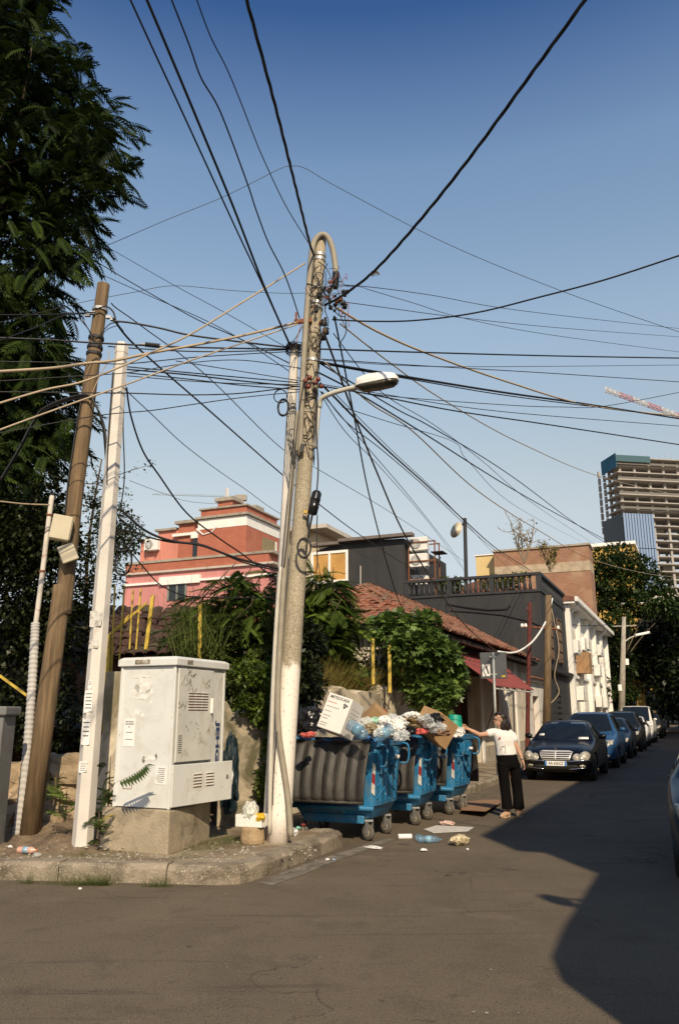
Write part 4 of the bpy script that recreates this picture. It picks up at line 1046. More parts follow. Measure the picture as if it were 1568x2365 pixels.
# ================================================================ overhead wires, each its own thing
def wire(pts, Y0, Y1, r, m, label, ext0=0., ext1=0., name='overhead_wire', twist=False):
    # depth changes along the wire as it does for a straight run seen in perspective
    L_ = [0.]
    for i in range(1, len(pts)): L_.append(L_[-1]+math.hypot(pts[i][0]-pts[i-1][0], pts[i][1]-pts[i-1][1]))
    P = [U(u, v, 1/((1-l/L_[-1])/Y0 + (l/L_[-1])/Y1)) for (u, v), l in zip(pts, L_)]
    S = spline(P, 8)
    if ext0: S = [S[0] + (S[0]-S[1]).normalized()*ext0] + S
    if ext1: S = S + [S[-1] + (S[-1]-S[-2]).normalized()*ext1]
    if twist:
        mb = MB(); 
        T = []
        for i in range(len(S)-1):
            k = max(1, int((S[i+1]-S[i]).length/.05)); T += [S[i].lerp(S[i+1], q/k) for q in range(k)]
        T.append(S[-1])
        for ph in (0, 2.09, 4.19):
            mb.tube([p + Vector((math.cos(i*.45+ph), .0, math.sin(i*.45+ph)))*r*.55 for i, p in enumerate(T)], r*.6, 5)
    else: mb = MB().tube(S, r, 6)
    o = mb.build(name, m, smooth=True, recenter=True)
    return tag(o, label, 'wire', 'overhead wires')
BK, TN, BN = M_blackwire, M_tancable, M_brwire
for row in [
 ([(302,0),(350,105),(415,245),(500,430),(560,560),(612,670),(668,795)], 5.6, 10., .009, BK, 'leftmost black wire crossing the top edge, to the short white post', 14, 0),
 ([(340,0),(395,130),(470,310),(540,480),(614,670),(670,797)], 5.6, 10., .013, BK, 'thicker black wire second from left at the top edge', 14, 0),
 ([(397,0),(438,105),(465,180),(510,260),(572,425),(590,480),(620,560),(660,640),(692,735)], 5.6, 9.8, .008, BK, 'kinked black wire third from left at the top edge', 14, 0),
 ([(455,0),(487,85),(525,160),(560,245),(585,310),(610,370),(660,475),(712,560)], 5.6, 9.8, .006, BK, 'thin wavy wire fourth from left at the top edge', 14, 0),
 ([(150,600),(240,570),(380,510),(520,453),(640,393),(670,384),(705,389),(785,435),(1034,564),(1304,675),(1568,767)], 13, 16, .0065, BK, 'long thin wire rising from the tree and bending above the pole', 4, 14),
 ([(768,738),(850,742),(960,740),(1100,722),(1250,685),(1400,645),(1568,590)], 9.8, 7.5, .011, BK, 'black wire from pole head sagging then rising to right edge', 0, 10),
 ([(775,710),(870,765),(986,816),(1175,883),(1364,937),(1568,961)], 9.8, 18, .018, TN, 'thick tan cable running from pole head down to right edge', 0, 20),
 ([(786,748),(889,829),(1024,924),(1207,1026),(1396,1104),(1568,1145)], 9.8, 40, .011, TN, 'thin tan cable sloping past the unfinished tower', 0, 20),
 ([(737,806),(980,814),(1280,822),(1568,827)], 9.8, 13, .012, BK, 'nearly level black wire right of the pole, uppermost level one', 0, 14),
 ([(737,829),(980,845),(1270,862),(1568,882)], 9.8, 14, .007, BK, 'thin level wire just below the level black wire', 0, 14),
 ([(745,832),(980,846),(1270,846),(1568,843)], 9.8, 15, .005, BK, 'faint level wire between two level black wires', 0, 14),
 ([(737,835),(775,843),(937,870),(1153,905),(1358,934),(1568,967)], 9.8, 18, .019, BK, 'thick black bundle meeting the tan cable at right', 0, 20),
 ([(720,836),(937,874),(1153,911),(1358,938)], 9.8, 15, .010, BK, 'black cable lashed under the thick black bundle', 0, 0),
 ([(737,891),(910,916),(1180,936),(1300,940),(1396,938),(1568,906)], 9.8, 15, .006, BK, 'thin wire sagging below the lamp and rising to right edge', 0, 14),
 ([(700,885),(851,910),(1045,948),(1261,980),(1568,1027)], 9.8, 14, .011, BK, 'black wire passing under the lamp head to right edge', 0, 14),
 ([(883,910),(1153,950),(1568,984)], 10.2, 14, .006, BK, 'thin wire just above the one under the lamp head', 3, 14),
 ([(750,664),(813,659),(991,681),(1207,718),(1568,759)], 10, 20, .006, BK, 'uppermost faint wire right of the pole head', 0, 14),
 ([(845,667),(955,700),(1067,734),(1261,772),(1568,813)], 12, 20, .006, BK, 'second faint wire right of the pole head, steeper', 0, 14),
 ([(775,697),(813,700),(1067,734),(1300,758),(1568,778)], 10, 20, .006, BK, 'third faint wire right of the pole head', 0, 14),
 ([(735,860),(829,910),(980,1002),(1196,1137),(1364,1229),(1524,1313)], 9.8, 57, .013, BK, 'black wire running down the street to the far lamp post', 0, 0),
 ([(737,838),(916,945),(1002,990),(1180,1099),(1369,1236),(1510,1318)], 9.8, 57, .011, BK, 'upper black wire running down the street over the trees', 0, 0),
 ([(750,836),(853,930),(953,996),(1099,1131),(1240,1223),(1369,1293),(1499,1326),(1568,1333)], 9.8, 50, .011, TN, 'tan wire dipping over the terrace towards the street tree', 0, 20),
 ([(740,885),(770,915),(883,1029),(991,1126),(1072,1202),(1153,1272),(1229,1320)], 9.8, 38, .015, BK, 'thick black wire from pole to the terrace corner', 0, 0),
 ([(744,905),(800,975),(883,1040),(985,1128),(1068,1206),(1145,1272),(1222,1322)], 9.8, 39, .008, BK, 'black wire just below the thick one to the terrace corner', 0, 0),
 ([(740,905),(754,921),(850,1035),(960,1165),(1050,1280),(1072,1320)], 9.8, 40, .007, BK, 'thin wire from pole to the foot of the dish mast', 0, 0),
 ([(742,912),(800,1000),(883,1085),(1000,1220),(1065,1310)], 9.8, 40, .006, BK, 'lowest thin wire of the fan above the terrace', 0, 0),
 ([(765,900),(900,1036),(1030,1160),(1150,1290),(1180,1320)], 9.8, 42, .006, BK, 'thin wire of the fan ending behind the terrace', 0, 0),
 ([(770,770),(880,905),(1000,980),(1110,1062),(1240,1170),(1380,1262)], 9.8, 52, .007, BK, 'thin wire sloping from the pole towards the tower foot', 0, 0),
 ([(790,940),(900,975),(1050,1022),(1085,1070),(1200,1175),(1340,1250)], 10, 52, .006, BK, 'faint slack wire between the fan and the lamp', 0, 0),
 ([(748,768),(775,840),(808,932),(867,1083),(937,1240),(1024,1380),(1085,1455),(1146,1504)], 9.8, 25, .015, BN, 'stout brown cable sagging from pole to the tiled eave', 0, 0),
 ([(772,730),(778,760),(818,964),(856,1158),(916,1375),(954,1446)], 9.8, 20, .012, BK, 'black cable dropping steeply from pole to the garden shrub', 0, 0),
 ([(262,735),(300,785),(380,858),(480,945),(660,1103),(745,1171),(829,1234),(937,1304),(1000,1330)], 9.4, 36, .014, BK, 'black cable from wooden pole passing behind the concrete pole', 0, 0),
 ([(293,895),(303,960),(330,1040),(368,1098),(431,1184),(503,1241),(560,1280),(640,1340)], 8.7, 13, .011, BK, 'slack black cable drooping from the hexagonal post', 0, 0),
 ([(276,1173),(334,1224),(395,1249),(467,1260),(550,1290),(650,1315)], 8.75, 9.8, .015, BK, 'thick slack bundle between hexagonal post and concrete pole', 0, 0),
 ([(276,1195),(320,1232),(395,1252),(467,1258),(560,1298),(652,1320)], 8.8, 9.8, .010, BK, 'second slack cable between hexagonal post and concrete pole', 0, 0),
 ([(282,1250),(323,1299),(370,1350),(424,1375),(467,1379),(575,1381),(650,1379)], 8.8, 11, .008, BK, 'lowest slack cable crossing before the pink wall', 0, 0),
 ([(0,727),(80,727),(157,725),(221,721)], 8.5, 9.4, .009, BK, 'wire from left edge to the head of the wooden pole', 10, 0),
 ([(0,786),(80,757),(150,728),(215,726)], 7.5, 9.4, .006, BK, 'thin wire climbing from left edge to wooden pole head', 10, 0),
 ([(262,742),(300,745),(370,758),(439,774),(560,790),(672,803)], 9.4, 10, .014, BK, 'thick cable from wooden pole head to the short white post', 0, 0),
 ([(0,780),(120,785),(204,791),(319,797),(375,800),(520,804),(668,806)], 8.6, 10, .012, BK, 'black wire with a ribbed damper beside the hexagonal post', 10, 0),
 ([(250,800),(400,810),(520,812),(660,808)], 9.3, 10, .009, BK, 'black wire just below the ribbed damper wire', 0, 0),
 ([(0,858),(120,850),(202,839),(263,833),(345,816),(439,799),(560,775),(696,742)], 7.5, 9.8, .016, TN, 'thick tan cable passing both left poles to the rusty bracket', 10, 0),
 ([(0,931),(106,900),(193,881),(300,838),(345,817),(440,772),(560,698),(705,608)], 7.2, 9.8, .011, TN, 'tan cable climbing to the top of the concrete pole', 10, 0),
 ([(0,993),(84,962),(235,908),(300,885),(439,833),(560,792),(696,746)], 7.0, 9.8, .009, TN, 'lowest tan cable rising from the left edge', 10, 0),
 ([(294,847),(439,861),(560,872),(690,884)], 8.7, 9.8, .008, BK, 'black wire from hexagonal post, first of the level bunch', 0, 0),
 ([(294,853),(439,866),(560,880),(694,893)], 8.7, 9.8, .010, BK, 'black wire from hexagonal post, second of the level bunch', 0, 0),
 ([(294,861),(439,876),(560,890),(694,900)], 8.7, 9.8, .008, BK, 'black wire from hexagonal post, third of the level bunch', 0, 0),
 ([(294,868),(439,880),(560,886),(694,888)], 8.7, 9.8, .006, BK, 'thin wire crossing the level bunch near concrete pole', 0, 0),
 ([(0,905),(190,907),(294,908),(439,912),(560,908),(690,892)], 8.2, 9.8, .008, BK, 'lowest level black wire between the poles', 10, 0),
 ([(0,1000),(225,960),(350,948),(439,935),(560,918),(690,905)], 8.0, 9.8, .006, BK, 'thin wire rising below the level bunch', 10, 0),
 ([(0,835),(200,838),(294,840),(439,826),(560,818),(668,812)], 8.4, 10, .007, BK, 'black wire crossing behind the thick tan cable', 10, 0),
 ([(0,880),(190,868),(300,860),(439,838),(560,832),(690,850)], 8.4, 9.9, .006, BK, 'thin wire weaving through the tan cables', 10, 0),
 ([(100,520),(172,572),(300,650),(450,735),(560,785),(700,855)], 14, 10, .008, BK, 'black wire slanting down from the big tree crown', 6, 0),
 ([(100,560),(200,617),(350,685),(475,740),(575,795),(700,880)], 14, 10, .006, BK, 'wire slanting down just below the one from tree crown', 6, 0),
 ([(180,530),(265,580),(405,660),(525,725),(640,790),(690,815)], 14, 10, .005, BK, 'faint upper wire slanting from tree crown', 6, 0),
 ([(150,708),(205,695),(310,675),(405,660),(550,672),(700,677),(800,660),(845,666)], 11, 12, .005, BK, 'thin arched wire above the wooden pole top', 4, 0),
 ([(258,700),(270,712),(330,755),(480,870),(650,1035),(745,1090),(920,1195),(1070,1295)], 9.4, 40, .008, BK, 'thin wire with a curled end from the wooden pole', 0, 0),
 ([(285,895),(350,956),(439,1038),(560,1125),(700,1215),(900,1310)], 8.8, 36, .006, BK, 'thin straight wire from hexagonal post towards black building', 0, 0),
 ([(300,1110),(380,1140),(450,1160),(560,1165)], 20, 40, .007, BK, 'faint wire leading to the red house chimney', 0, 0),
 ([(20,1160),(60,1164),(115,1166)], 9.2, 9.6, .009, TN, 'short pale wire from left edge to the thin pipe', 3, 0),
 ([(1275,1382),(1262,1430),(1235,1475),(1205,1500),(1180,1508),(1150,1505)], 34, 25, .035, M_whitet, 'white cable looping from the slim pole to the tiled eave', 0, 0),
 ([(1268,1385),(1280,1440),(1290,1500),(1280,1560),(1290,1600),(1265,1630)], 34, 35, .022, TN, 'wavy pale cable hanging beside the slim wooden pole', 0, 0),
 ([(1300,1440),(1360,1445),(1440,1440)], 46, 57, .02, BK, 'sagging wire from white building to the far lamp post', 0, 0),
]:
    wire(row[0], row[1], row[2], row[3], row[4], row[5], row[6], row[7])
wire([(570,0),(600,110),(640,260),(680,420),(715,560),(726,590)], 5.6, 9.75, .016, BK, 'heavy twisted cable from top edge to the pole head', 14, 0, twist=True)
wire([(1350,0),(1230,165),(1080,370),(960,520),(865,625),(795,680),(750,705)], 5.4, 9.75, .017, BK, 'heavy twisted cable from upper right corner to the pole head', 14, 0, twist=True)
# ribbed damper on its wire, knot of rag on the twisted cable
c = U(353, 797.5, 8.95); dmp = thing('cable_damper', 'ribbed black damper sleeve on a wire beside hexagonal post', 'cable damper', c)
pr = []
for k in range(9): pr += [(.022, -.09+k*.02), (.034, -.085+k*.02), (.034, -.078+k*.02), (.022, -.073+k*.02)]
MB().lathe(pr, 12, (0, 0, 0), frame((0, 0, 1), (1, .15, -.05))).build('ribbed_sleeve', M_black, dmp)
MB().lathe([(.012, -.16), (.014, -.09), (.014, .1), (.01, .15)], 8, (0, 0, 0), frame((0, 0, 1), (1, .15, -.05))).build('grip', M_steel, dmp)
c = U(866, 624, 9.1); rg = MB()
for k in range(7): rg.tube([c, c+Vector((rng.uniform(-.05, .05), rng.uniform(-.02, .02), rng.uniform(-.06, -.02))), c+Vector((rng.uniform(-.06, .06), 0, rng.uniform(-.11, -.05)))], [.012, .01, .004], 5)
tag(rg.build('cable_knot', M_brwire, recenter=True), 'frayed knot of tape on the heavy twisted cable', 'knot')
# ================================================================ walls and fence of the garden
def stonemat():
    return mat('rubble_stone', (.36, .27, .17), .95, var=.3, scale=3, bump=.9, bscale=14, dirt=(.20, .15, .09), dscale=2.5, damt=(.45, .7), world=True)
M_stone = stonemat()
M_oldwall = mat('stained_concrete', (.60, .52, .39), .93, var=.25, scale=2.2, bump=.5, bscale=20, dirt=(.20, .165, .10), dscale=1.4, damt=(.50, .66), stretch=(1, 1, .45), world=True)
SW = thing('rubble_wall', 'low crumbling rubble stone wall behind the wooden pole', 'wall', (-4.5, 10.9, 0))
vs = MB()
r_ = random.Random(5)
x = -4.6
def rock(c, s, name, m, parent, seed, sub=2, amp=.16):
    rr = random.Random(seed); bm = bmesh.new(); bmesh.ops.create_cube(bm, size=1.0)
    bmesh.ops.subdivide_edges(bm, edges=bm.edges[:], cuts=2, use_grid_fill=True)
    for v in bm.verts:
        v.co = v.co.lerp(v.co.normalized()*.62, .35)
        v.co += Vector((rr.gauss(0, 1), rr.gauss(0, 1), rr.gauss(0, 1)))*amp*.35
        v.co = Vector((v.co.x*s[0], v.co.y*s[1], v.co.z*s[2]))
    me = bpy.data.meshes.new(name); bm.to_mesh(me); bm.free()
    return link(name, me, m, parent, c, (0, 0, rr.uniform(-.3, .3)))
MB().b2(-4.5, 2.45, .1, .6, 0, .95).build('core', M_stone, SW)
k = 0
for row in range(3):
    x = -4.4 + (row % 2)*.2
    while x < 2.5:
        w_ = r_.uniform(.28, .6); h = r_.uniform(.30, .38)
        z = .28 + row*.31
        if not (row == 2 and r_.random() < .35):
            rock((x+w_/2, .05+r_.uniform(-.06, .06), z), (w_*1.06, .42, h), 'stone', M_stone, SW, k)
        k += 1; x += w_
for k2 in range(9):
    rock((r_.uniform(-.5, 2.4), -.45+r_.uniform(-.15, .2), .22+r_.uniform(0, .06)), (r_.uniform(.18, .4), r_.uniform(.15, .3), r_.uniform(.12, .3)), 'stone', M_stone, SW, 100+k2)
# retaining wall behind the bins: from the cabinet back along the street
RW = bld('retaining_wall', 'stained concrete retaining wall behind the rubbish containers', 'wall', -6.25, 11.9)
n = 20; L_ = 6.5; vs = []
for i in range(n+1):
    y = L_*i/n; top = 2.05 + .05*math.sin(i*1.7) + .03*math.sin(i*4.1) + (.12 if i > 14 else 0)
    vs += [(0, y, .0), (.012+.004*math.sin(i*2.3), y, top-.02), (-.28, y, top+.02), (-.3, y, 0)]
fs = [(i*4+j, i*4+(j+1) % 4, (i+1)*4+(j+1) % 4, (i+1)*4+j) for i in range(n) for j in range(4)] + [(0, 1, 2, 3), (n*4+3, n*4+2, n*4+1, n*4)]
o = MB().add(vs, fs).build('wall_face', M_oldwall, RW); fixn(o.data)
p0 = Vector((-1.75, 11.55, 0)); p1 = ST(-6.25, 11.9)
RW2 = thing('garden_wall', 'pale broken wall end between cabinet and ivy', 'wall', (-1.28, 11.3, 0), R(14))
n = 10; vs = []
for i in range(n+1):
    x = -.35 + .9*i/n; top = 1.72 - .04*i + .07*math.sin(i*2.1)
    vs += [(x, 0, 0), (x, .01*math.sin(i*3), top), (x, .35, top+.03), (x, .36, 0)]
fs = [(i*4+j, i*4+(j+1) % 4, (i+1)*4+(j+1) % 4, (i+1)*4+j) for i in range(n) for j in range(4)] + [(0, 1, 2, 3), (n*4+3, n*4+2, n*4+1, n*4)]
o = MB().add(vs, fs).build('wall_face', mat('leafshade_concrete', (.33, .28, .20), .93, var=.3, scale=3, bump=.5, bscale=20, dirt=(.10, .09, .05), dscale=2.4, damt=(.45, .62), world=True), RW2); fixn(o.data)  # leaf shadow put into a darker concrete colour with dark patches
# tall narrow pale wall stub just left of the cabinet
WS = thing('wall_stub', 'narrow broken pale wall stub beside the cabinet', 'wall', U(265, 1700, 10.6)*1.0, 0); WS.location.z = 0
vs = []
for i in range(9):
    z = .2 + i*.24; j = .05*math.sin(i*2.7); vs += [(-.14+j, -.15, z), (.12-j*.5, -.17, z), (.14, .2, z), (-.13, .2, z)]
fs = [(i*4+j, i*4+(j+1) % 4, (i+1)*4+(j+1) % 4, (i+1)*4+j) for i in range(8) for j in range(4)] + [(3, 2, 1, 0), (32, 33, 34, 35)]
MB().add(vs, fs).build('wall_face', M_oldwall, WS, bevel=.01)
# yellow fence
FN = thing('yellow_fence', 'old yellow steel railing with bent bars above the stone wall', 'fence', (-4.0, 11.7, 0))
def fbar(u0, v0, u1, v1, Y, w_, name='bar'):
    a, b = U(u0, v0, Y)-FN.location, U(u1, v1, Y)-FN.location
    t = (b-a); M = frame(Vector((1, 0, 0)), t); return MB().box((a+b)/2, (w_, w_, t.length), 0, M).build(name, M_yellow, FN)
fbar(246, 1690, 250, 1465, 11.2, .075, 'post')
for (u0, v0, u1, v1) in ((258, 1560, 266, 1352), (276, 1530, 288, 1352), (300, 1500, 308, 1362), (315, 1500, 326, 1360)): fbar(u0, v0, u1, v1, 11.3, .022)
fbar(338, 1500, 354, 1375, 11.5, .05, 'post'); fbar(462, 1530, 463, 1396, 12.0, .05, 'post'); fbar(900, 1600, 899, 1490, 17.4, .07, 'post'); fbar(930, 1560, 929, 1500, 17.8, .06, 'post'); fbar(862, 1580, 861, 1475, 16.8, .06, 'post')
fbar(262, 1460, 340, 1392, 11.35, .03, 'rail'); fbar(0, 1560, 75, 1615, 10.4, .03, 'rail'); fbar(250, 1470, 300, 1420, 11.35, .022, 'rail')

# ================================================================ electrical cabinet
C0 = G(385, 1972, PH)
C0 = Vector((C0.x, C0.y, PH-.02))
CB = thing('electrical_cabinet', 'grey steel electrical cabinet on a concrete plinth with paper notices', 'electrical cabinet', C0, -SA)
M_cab = mat('cabinet_grey', (.66, .665, .63), .55, var=.06, scale=2.5, dirt=(.52, .49, .42), dscale=3.2, damt=(.52, .78), speck=(.30, .25, .18), sscale=26, samt=(.70, .76))
M_cabd = mat('cabinet_grey_worn', (.60, .595, .54), .6, var=.1, scale=4, dirt=(.33, .28, .19), dscale=7, damt=(.56, .72), speck=(.62, .61, .57), sscale=20, samt=(.68, .72))
M_plinth = mat('plinth_concrete', (.36, .30, .21), .92, var=.2, scale=4, bump=.5, bscale=40, dirt=(.18, .15, .10), dscale=3, damt=(.5, .7))
z0 = .455; zt = 2.06
pl_ = [(-.86, -.03), (.03, -.03), (-.02, .5), (-.12, 1.02), (-.86, 1.0)]
MB().prism(pl_, 0, z0-.004).build('plinth', M_plinth, CB, bevel=.02)
MB().b2(-.72, -.02, .02, 1.02, z0, zt-.1).build('body', M_cab, CB, bevel=.012)
MB().b2(-.70, -.02, .003, .019, z0+.01, zt-.11).build('side_panel', M_cab, CB)
cap = [(-.76, -.04, zt-.10), (.04, -.04, zt-.10), (.04, 1.07, zt-.10), (-.76, 1.07, zt-.10), (-.76, -.04, zt-.025), (.04, -.04, zt-.025), (.04, 1.07, zt-.025), (-.76, 1.07, zt-.025), (-.72, 0, zt), (0, 0, zt), (0, 1.03, zt), (-.72, 1.03, zt)]
MB().add(cap, [(0, 3, 2, 1)] + [(i, (i+1) % 4, 4+(i+1) % 4, 4+i) for i in range(4)] + [(4+i, 4+(i+1) % 4, 8+(i+1) % 4, 8+i) for i in range(4)] + [(8, 9, 10, 11)]).build('cap', M_cab, CB, bevel=.008)
for (x0, x1, y0, y1) in ((-.735, -.70, -.012, .02), (-.02, .012, -.012, .02), (-.02, .012, 1.0, 1.035)):
    MB().b2(x0, x1, y0, y1, z0, zt-.1).build('corner_post', M_cab, CB, bevel=.006)
# upper and lower doors on the street side
def cdoor(name, y0, ang, w, za, zb, m):
    e = bpy.data.objects.new(name, MB().b2(0, .022, 0, w, 0, zb-za).mesh(name)); col.objects.link(e); e.data.materials.append(m)
    e.parent = CB; e.location = (.014, y0, za); e.rotation_euler = (0, 0, -ang)
    b = e.modifiers.new('bevel', 'BEVEL'); b.width = .006; b.segments = 2
    return e
ud = cdoor('upper_door', .03, R(1.2), .68, .93, zt-.13, M_cabd)
ld = cdoor('lower_door', -.005, R(5.5), 1.06, z0+.02, .905, M_cab)
def louvres(parent, y0, zc, rows, w, dz, x=.024):
    for k in range(rows):
        MB().box((x, y0, zc+k*dz), (.014, w, .006)).build('louvre', M_cab, parent)
        MB().box((x-.0005, y0, zc+k*dz-.009), (.004, w, .010)).build('louvre_slot', M_rust, parent)
for q in range(3): louvres(ud, .25+q*.13, .56, 7, .12, .03)
for q in range(2): louvres(ld, .42+q*.22, .19, 5, .14, .032)
MB().box((.035, .645, .60), (.03, .03, .17)).build('door_handle', M_whitet, ud, bevel=.008)
MB().lathe([(.022, 0), (.022, .012), (.012, .014)], 12, (.022, .95, .26), frame((0, 0, 1), (1, 0, 0))).build('door_lock', M_steel, ld)
inner = MB().b2(-.02, .006, .72, .985, .5, zt-.14).build('recess_panel', M_cabd, CB)
M_blue = mat('blue_marker', (.025, .05, .13), .6)
g = text_mesh('JEHG', .20, bold=.008, extrude=.0015); o = link('graffiti', g, M_blue, inner); put(o, (.009, .90, 1.12), (0, 0, -1), (1, 0, 0)); o.scale = (1.0, .5, 1)
M_scr = mat('black_marker', (.09, .075, .05), .8)
def scribble(parent, face, pts, r, m=M_scr):
    MB().tube([face(a, b) for a, b in pts], r, 4).build('scribble', m, parent)
fu = lambda y, z: Vector((.0225, y, z))
for q in range(6):
    y, z = rng.uniform(.06, .6), rng.uniform(.72, .98); scribble(ud, fu, [(y+rng.uniform(-.05, .05), z+rng.uniform(-.06, .06)) for _ in range(6)], .003)
for q in range(5):
    y, z = rng.uniform(.05, .2), rng.uniform(.45, .9); scribble(ud, fu, [(y+rng.uniform(-.05, .05), z+rng.uniform(-.08, .08)) for _ in range(5)], .0025)
for q in range(6):
    y, z = rng.uniform(.1, .6), rng.uniform(.28, .42); scribble(ud, fu, [(y+rng.uniform(-.015, .015), z+rng.uniform(-.015, .015)) for _ in range(4)], .003)
# notices on the left face
def notice(x, z, w_, h_, lines, m=M_paper, tilt=0., text=None):
    o = MB().box((0, 0, 0), (w_, h_, .002)).build('paper_notice', m, CB); put(o, (x, .0005, z), (math.cos(tilt), 0, math.sin(tilt)), (0, -1, 0))
    if text:
        y = h_*.38
        for s, sz in text:
            t = link('lettering', text_mesh(s, sz, bold=.0008, extrude=.0003), M_ink, o, (0, y, .0014)); y -= sz*1.55
    for k in range(lines):
        MB().box((rng.uniform(-.01, .01), h_*.36-k*h_*.105, .0016), (w_*rng.uniform(.55, .8), h_*.03, .0008)).build('print_line', M_ink, o)
    return o
nt_ = notice(-.575, 1.24, .15, .30, 0, text=[('JEPET ME QIRA', .0165), ('APARTAMENT', .0185), ('2+1', .018)])
for yy_, ww_ in ((.0, .085), (-.075, .10)): MB().box((0, yy_, .0016), (ww_, .006, .0008)).build('print_line', M_ink, nt_)
notice(-.12, .80, .14, .19, 8, tilt=-.05)
M_gh = mat('paper_ghost', (.82, .81, .77), .85, var=.1, scale=12, dirt=(.64, .62, .56), dscale=14, damt=(.42, .55))
def scrap(x, z, w_, h_, m=M_gh, seed=0):
    rr = random.Random(seed); n = 16
    ring = [(w_*.5*math.cos(a)*rr.uniform(.75, 1.15)*1.15, h_*.5*math.sin(a)*rr.uniform(.75, 1.15)*1.15) for a in [2*math.pi*k/n for k in range(n)]]
    o = MB().prism(ring, 0, .0012).build('paper_scrap', m, CB); put(o, (x, .0012, z), (1, 0, 0), (0, -1, 0))
for k, (x, z, w_, h_) in enumerate(((-.42, 1.75, .20, .17), (-.52, 1.70, .10, .12), (-.33, 1.67, .08, .08), (-.44, 1.62, .22, .05), (-.50, 1.45, .09, .09), (-.41, 1.42, .04, .05), (-.36, 1.60, .05, .03), (-.28, .97, .16, .055), (-.45, 1.84, .26, .02), (-.30, 1.56, .03, .05))): scrap(x, z, w_, h_, seed=k)
for (x, z, w_, h_) in ((-.36, .955, .035, .07), (-.20, .985, .03, .06)): scrap(x, z, w_, h_, mat('dark_smear', (.16, .14, .11), .9, var=.5, scale=30), seed=7)
for (x, z, w_) in ((-.42, 2.005, .20),): 
    o = MB().box((x, -.042, z), (w_, .003, .05)).build('label_remnant', mat('brown_remnant', (.20, .17, .12), .9, var=.6, scale=30, dirt=(.45, .43, .37), dscale=20, damt=(.5, .55)), CB)
MB().box((.043, .22, 2.005), (.003, .11, .045)).build('label_remnant', MATS['brown_remnant'], CB)
for k in range(9): MB().box((.0235, .065, .10+k*.022), (.001, .07, .008)).build('print_line', M_scr, ud)
# fasteners and a square outline pressed in the panel
for (x0, x1, za, zb) in ((-.62, -.50, .645, .65), (-.50, -.495, .65, .76)): MB().box(((x0+x1)/2, .001, (za+zb)/2), (x1-x0, .004, zb-za)).build('panel_seam', M_rust, CB)

# second cabinet cut by the left edge
C2 = thing('grey_cabinet', 'weathered grey cabinet cut off by the left edge', 'electrical cabinet', Vector((U(40, 1900, 9.3).x-.12, 9.0, PH-.02)), R(-4))
M_cab2 = mat('cabinet_grey_shade', (.16, .16, .155), .7, var=.15, scale=3, dirt=(.10, .095, .085), dscale=3)  # darker copy of the cabinet grey with shade put into it
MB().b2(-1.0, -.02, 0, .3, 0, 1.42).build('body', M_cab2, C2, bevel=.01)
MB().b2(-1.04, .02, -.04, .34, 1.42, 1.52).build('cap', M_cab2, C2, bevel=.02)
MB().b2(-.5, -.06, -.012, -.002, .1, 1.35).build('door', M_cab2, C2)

# ================================================================ wheeled containers
M_bin = mat('container_blue', (.014, .165, .35), .55, var=.3, scale=2.5, dirt=(.085, .155, .21), dscale=4.5, damt=(.46, .70), speck=(.22, .38, .50), sscale=26, samt=(.66, .71), bump=.1, bscale=40)
M_lid = mat('grey_lid', (.026, .0235, .020), .6, var=.45, scale=9, dirt=(.062, .055, .045), dscale=7, damt=(.48, .68), stretch=(1, 1, .3), bump=.15, bscale=30)
M_tyre = mat('dusty_tyre', (.11, .098, .08), .9, var=.25, scale=12)
M_red = mat('reflective_red', (.36, .03, .025), .45); M_refw = mat('reflective_white', (.66, .63, .57), .45, dirt=(.35, .31, .25), dscale=12)
def ring_loft(secs, close=True):
    vs = []; n = len(secs[0])
    for s in secs: vs += s
    return MB().add(vs, [(i*n+j, i*n+(j+1) % n, (i+1)*n+(j+1) % n, (i+1)*n+j) for i in range(len(secs)-1) for j in range(n)])
def rrect(hx, hy, z, r, cx=0., cy=0.):
    out = []
    for (sx, sy, a0) in ((1, 1, 0), (-1, 1, 90), (-1, -1, 180), (1, -1, 270)):
        for k in range(4):
            a = R(a0 + k*30); out.append((cx+sx*(hx-r) + r*math.cos(a), cy+sy*(hy-r)+r*math.sin(a), z))
    return out
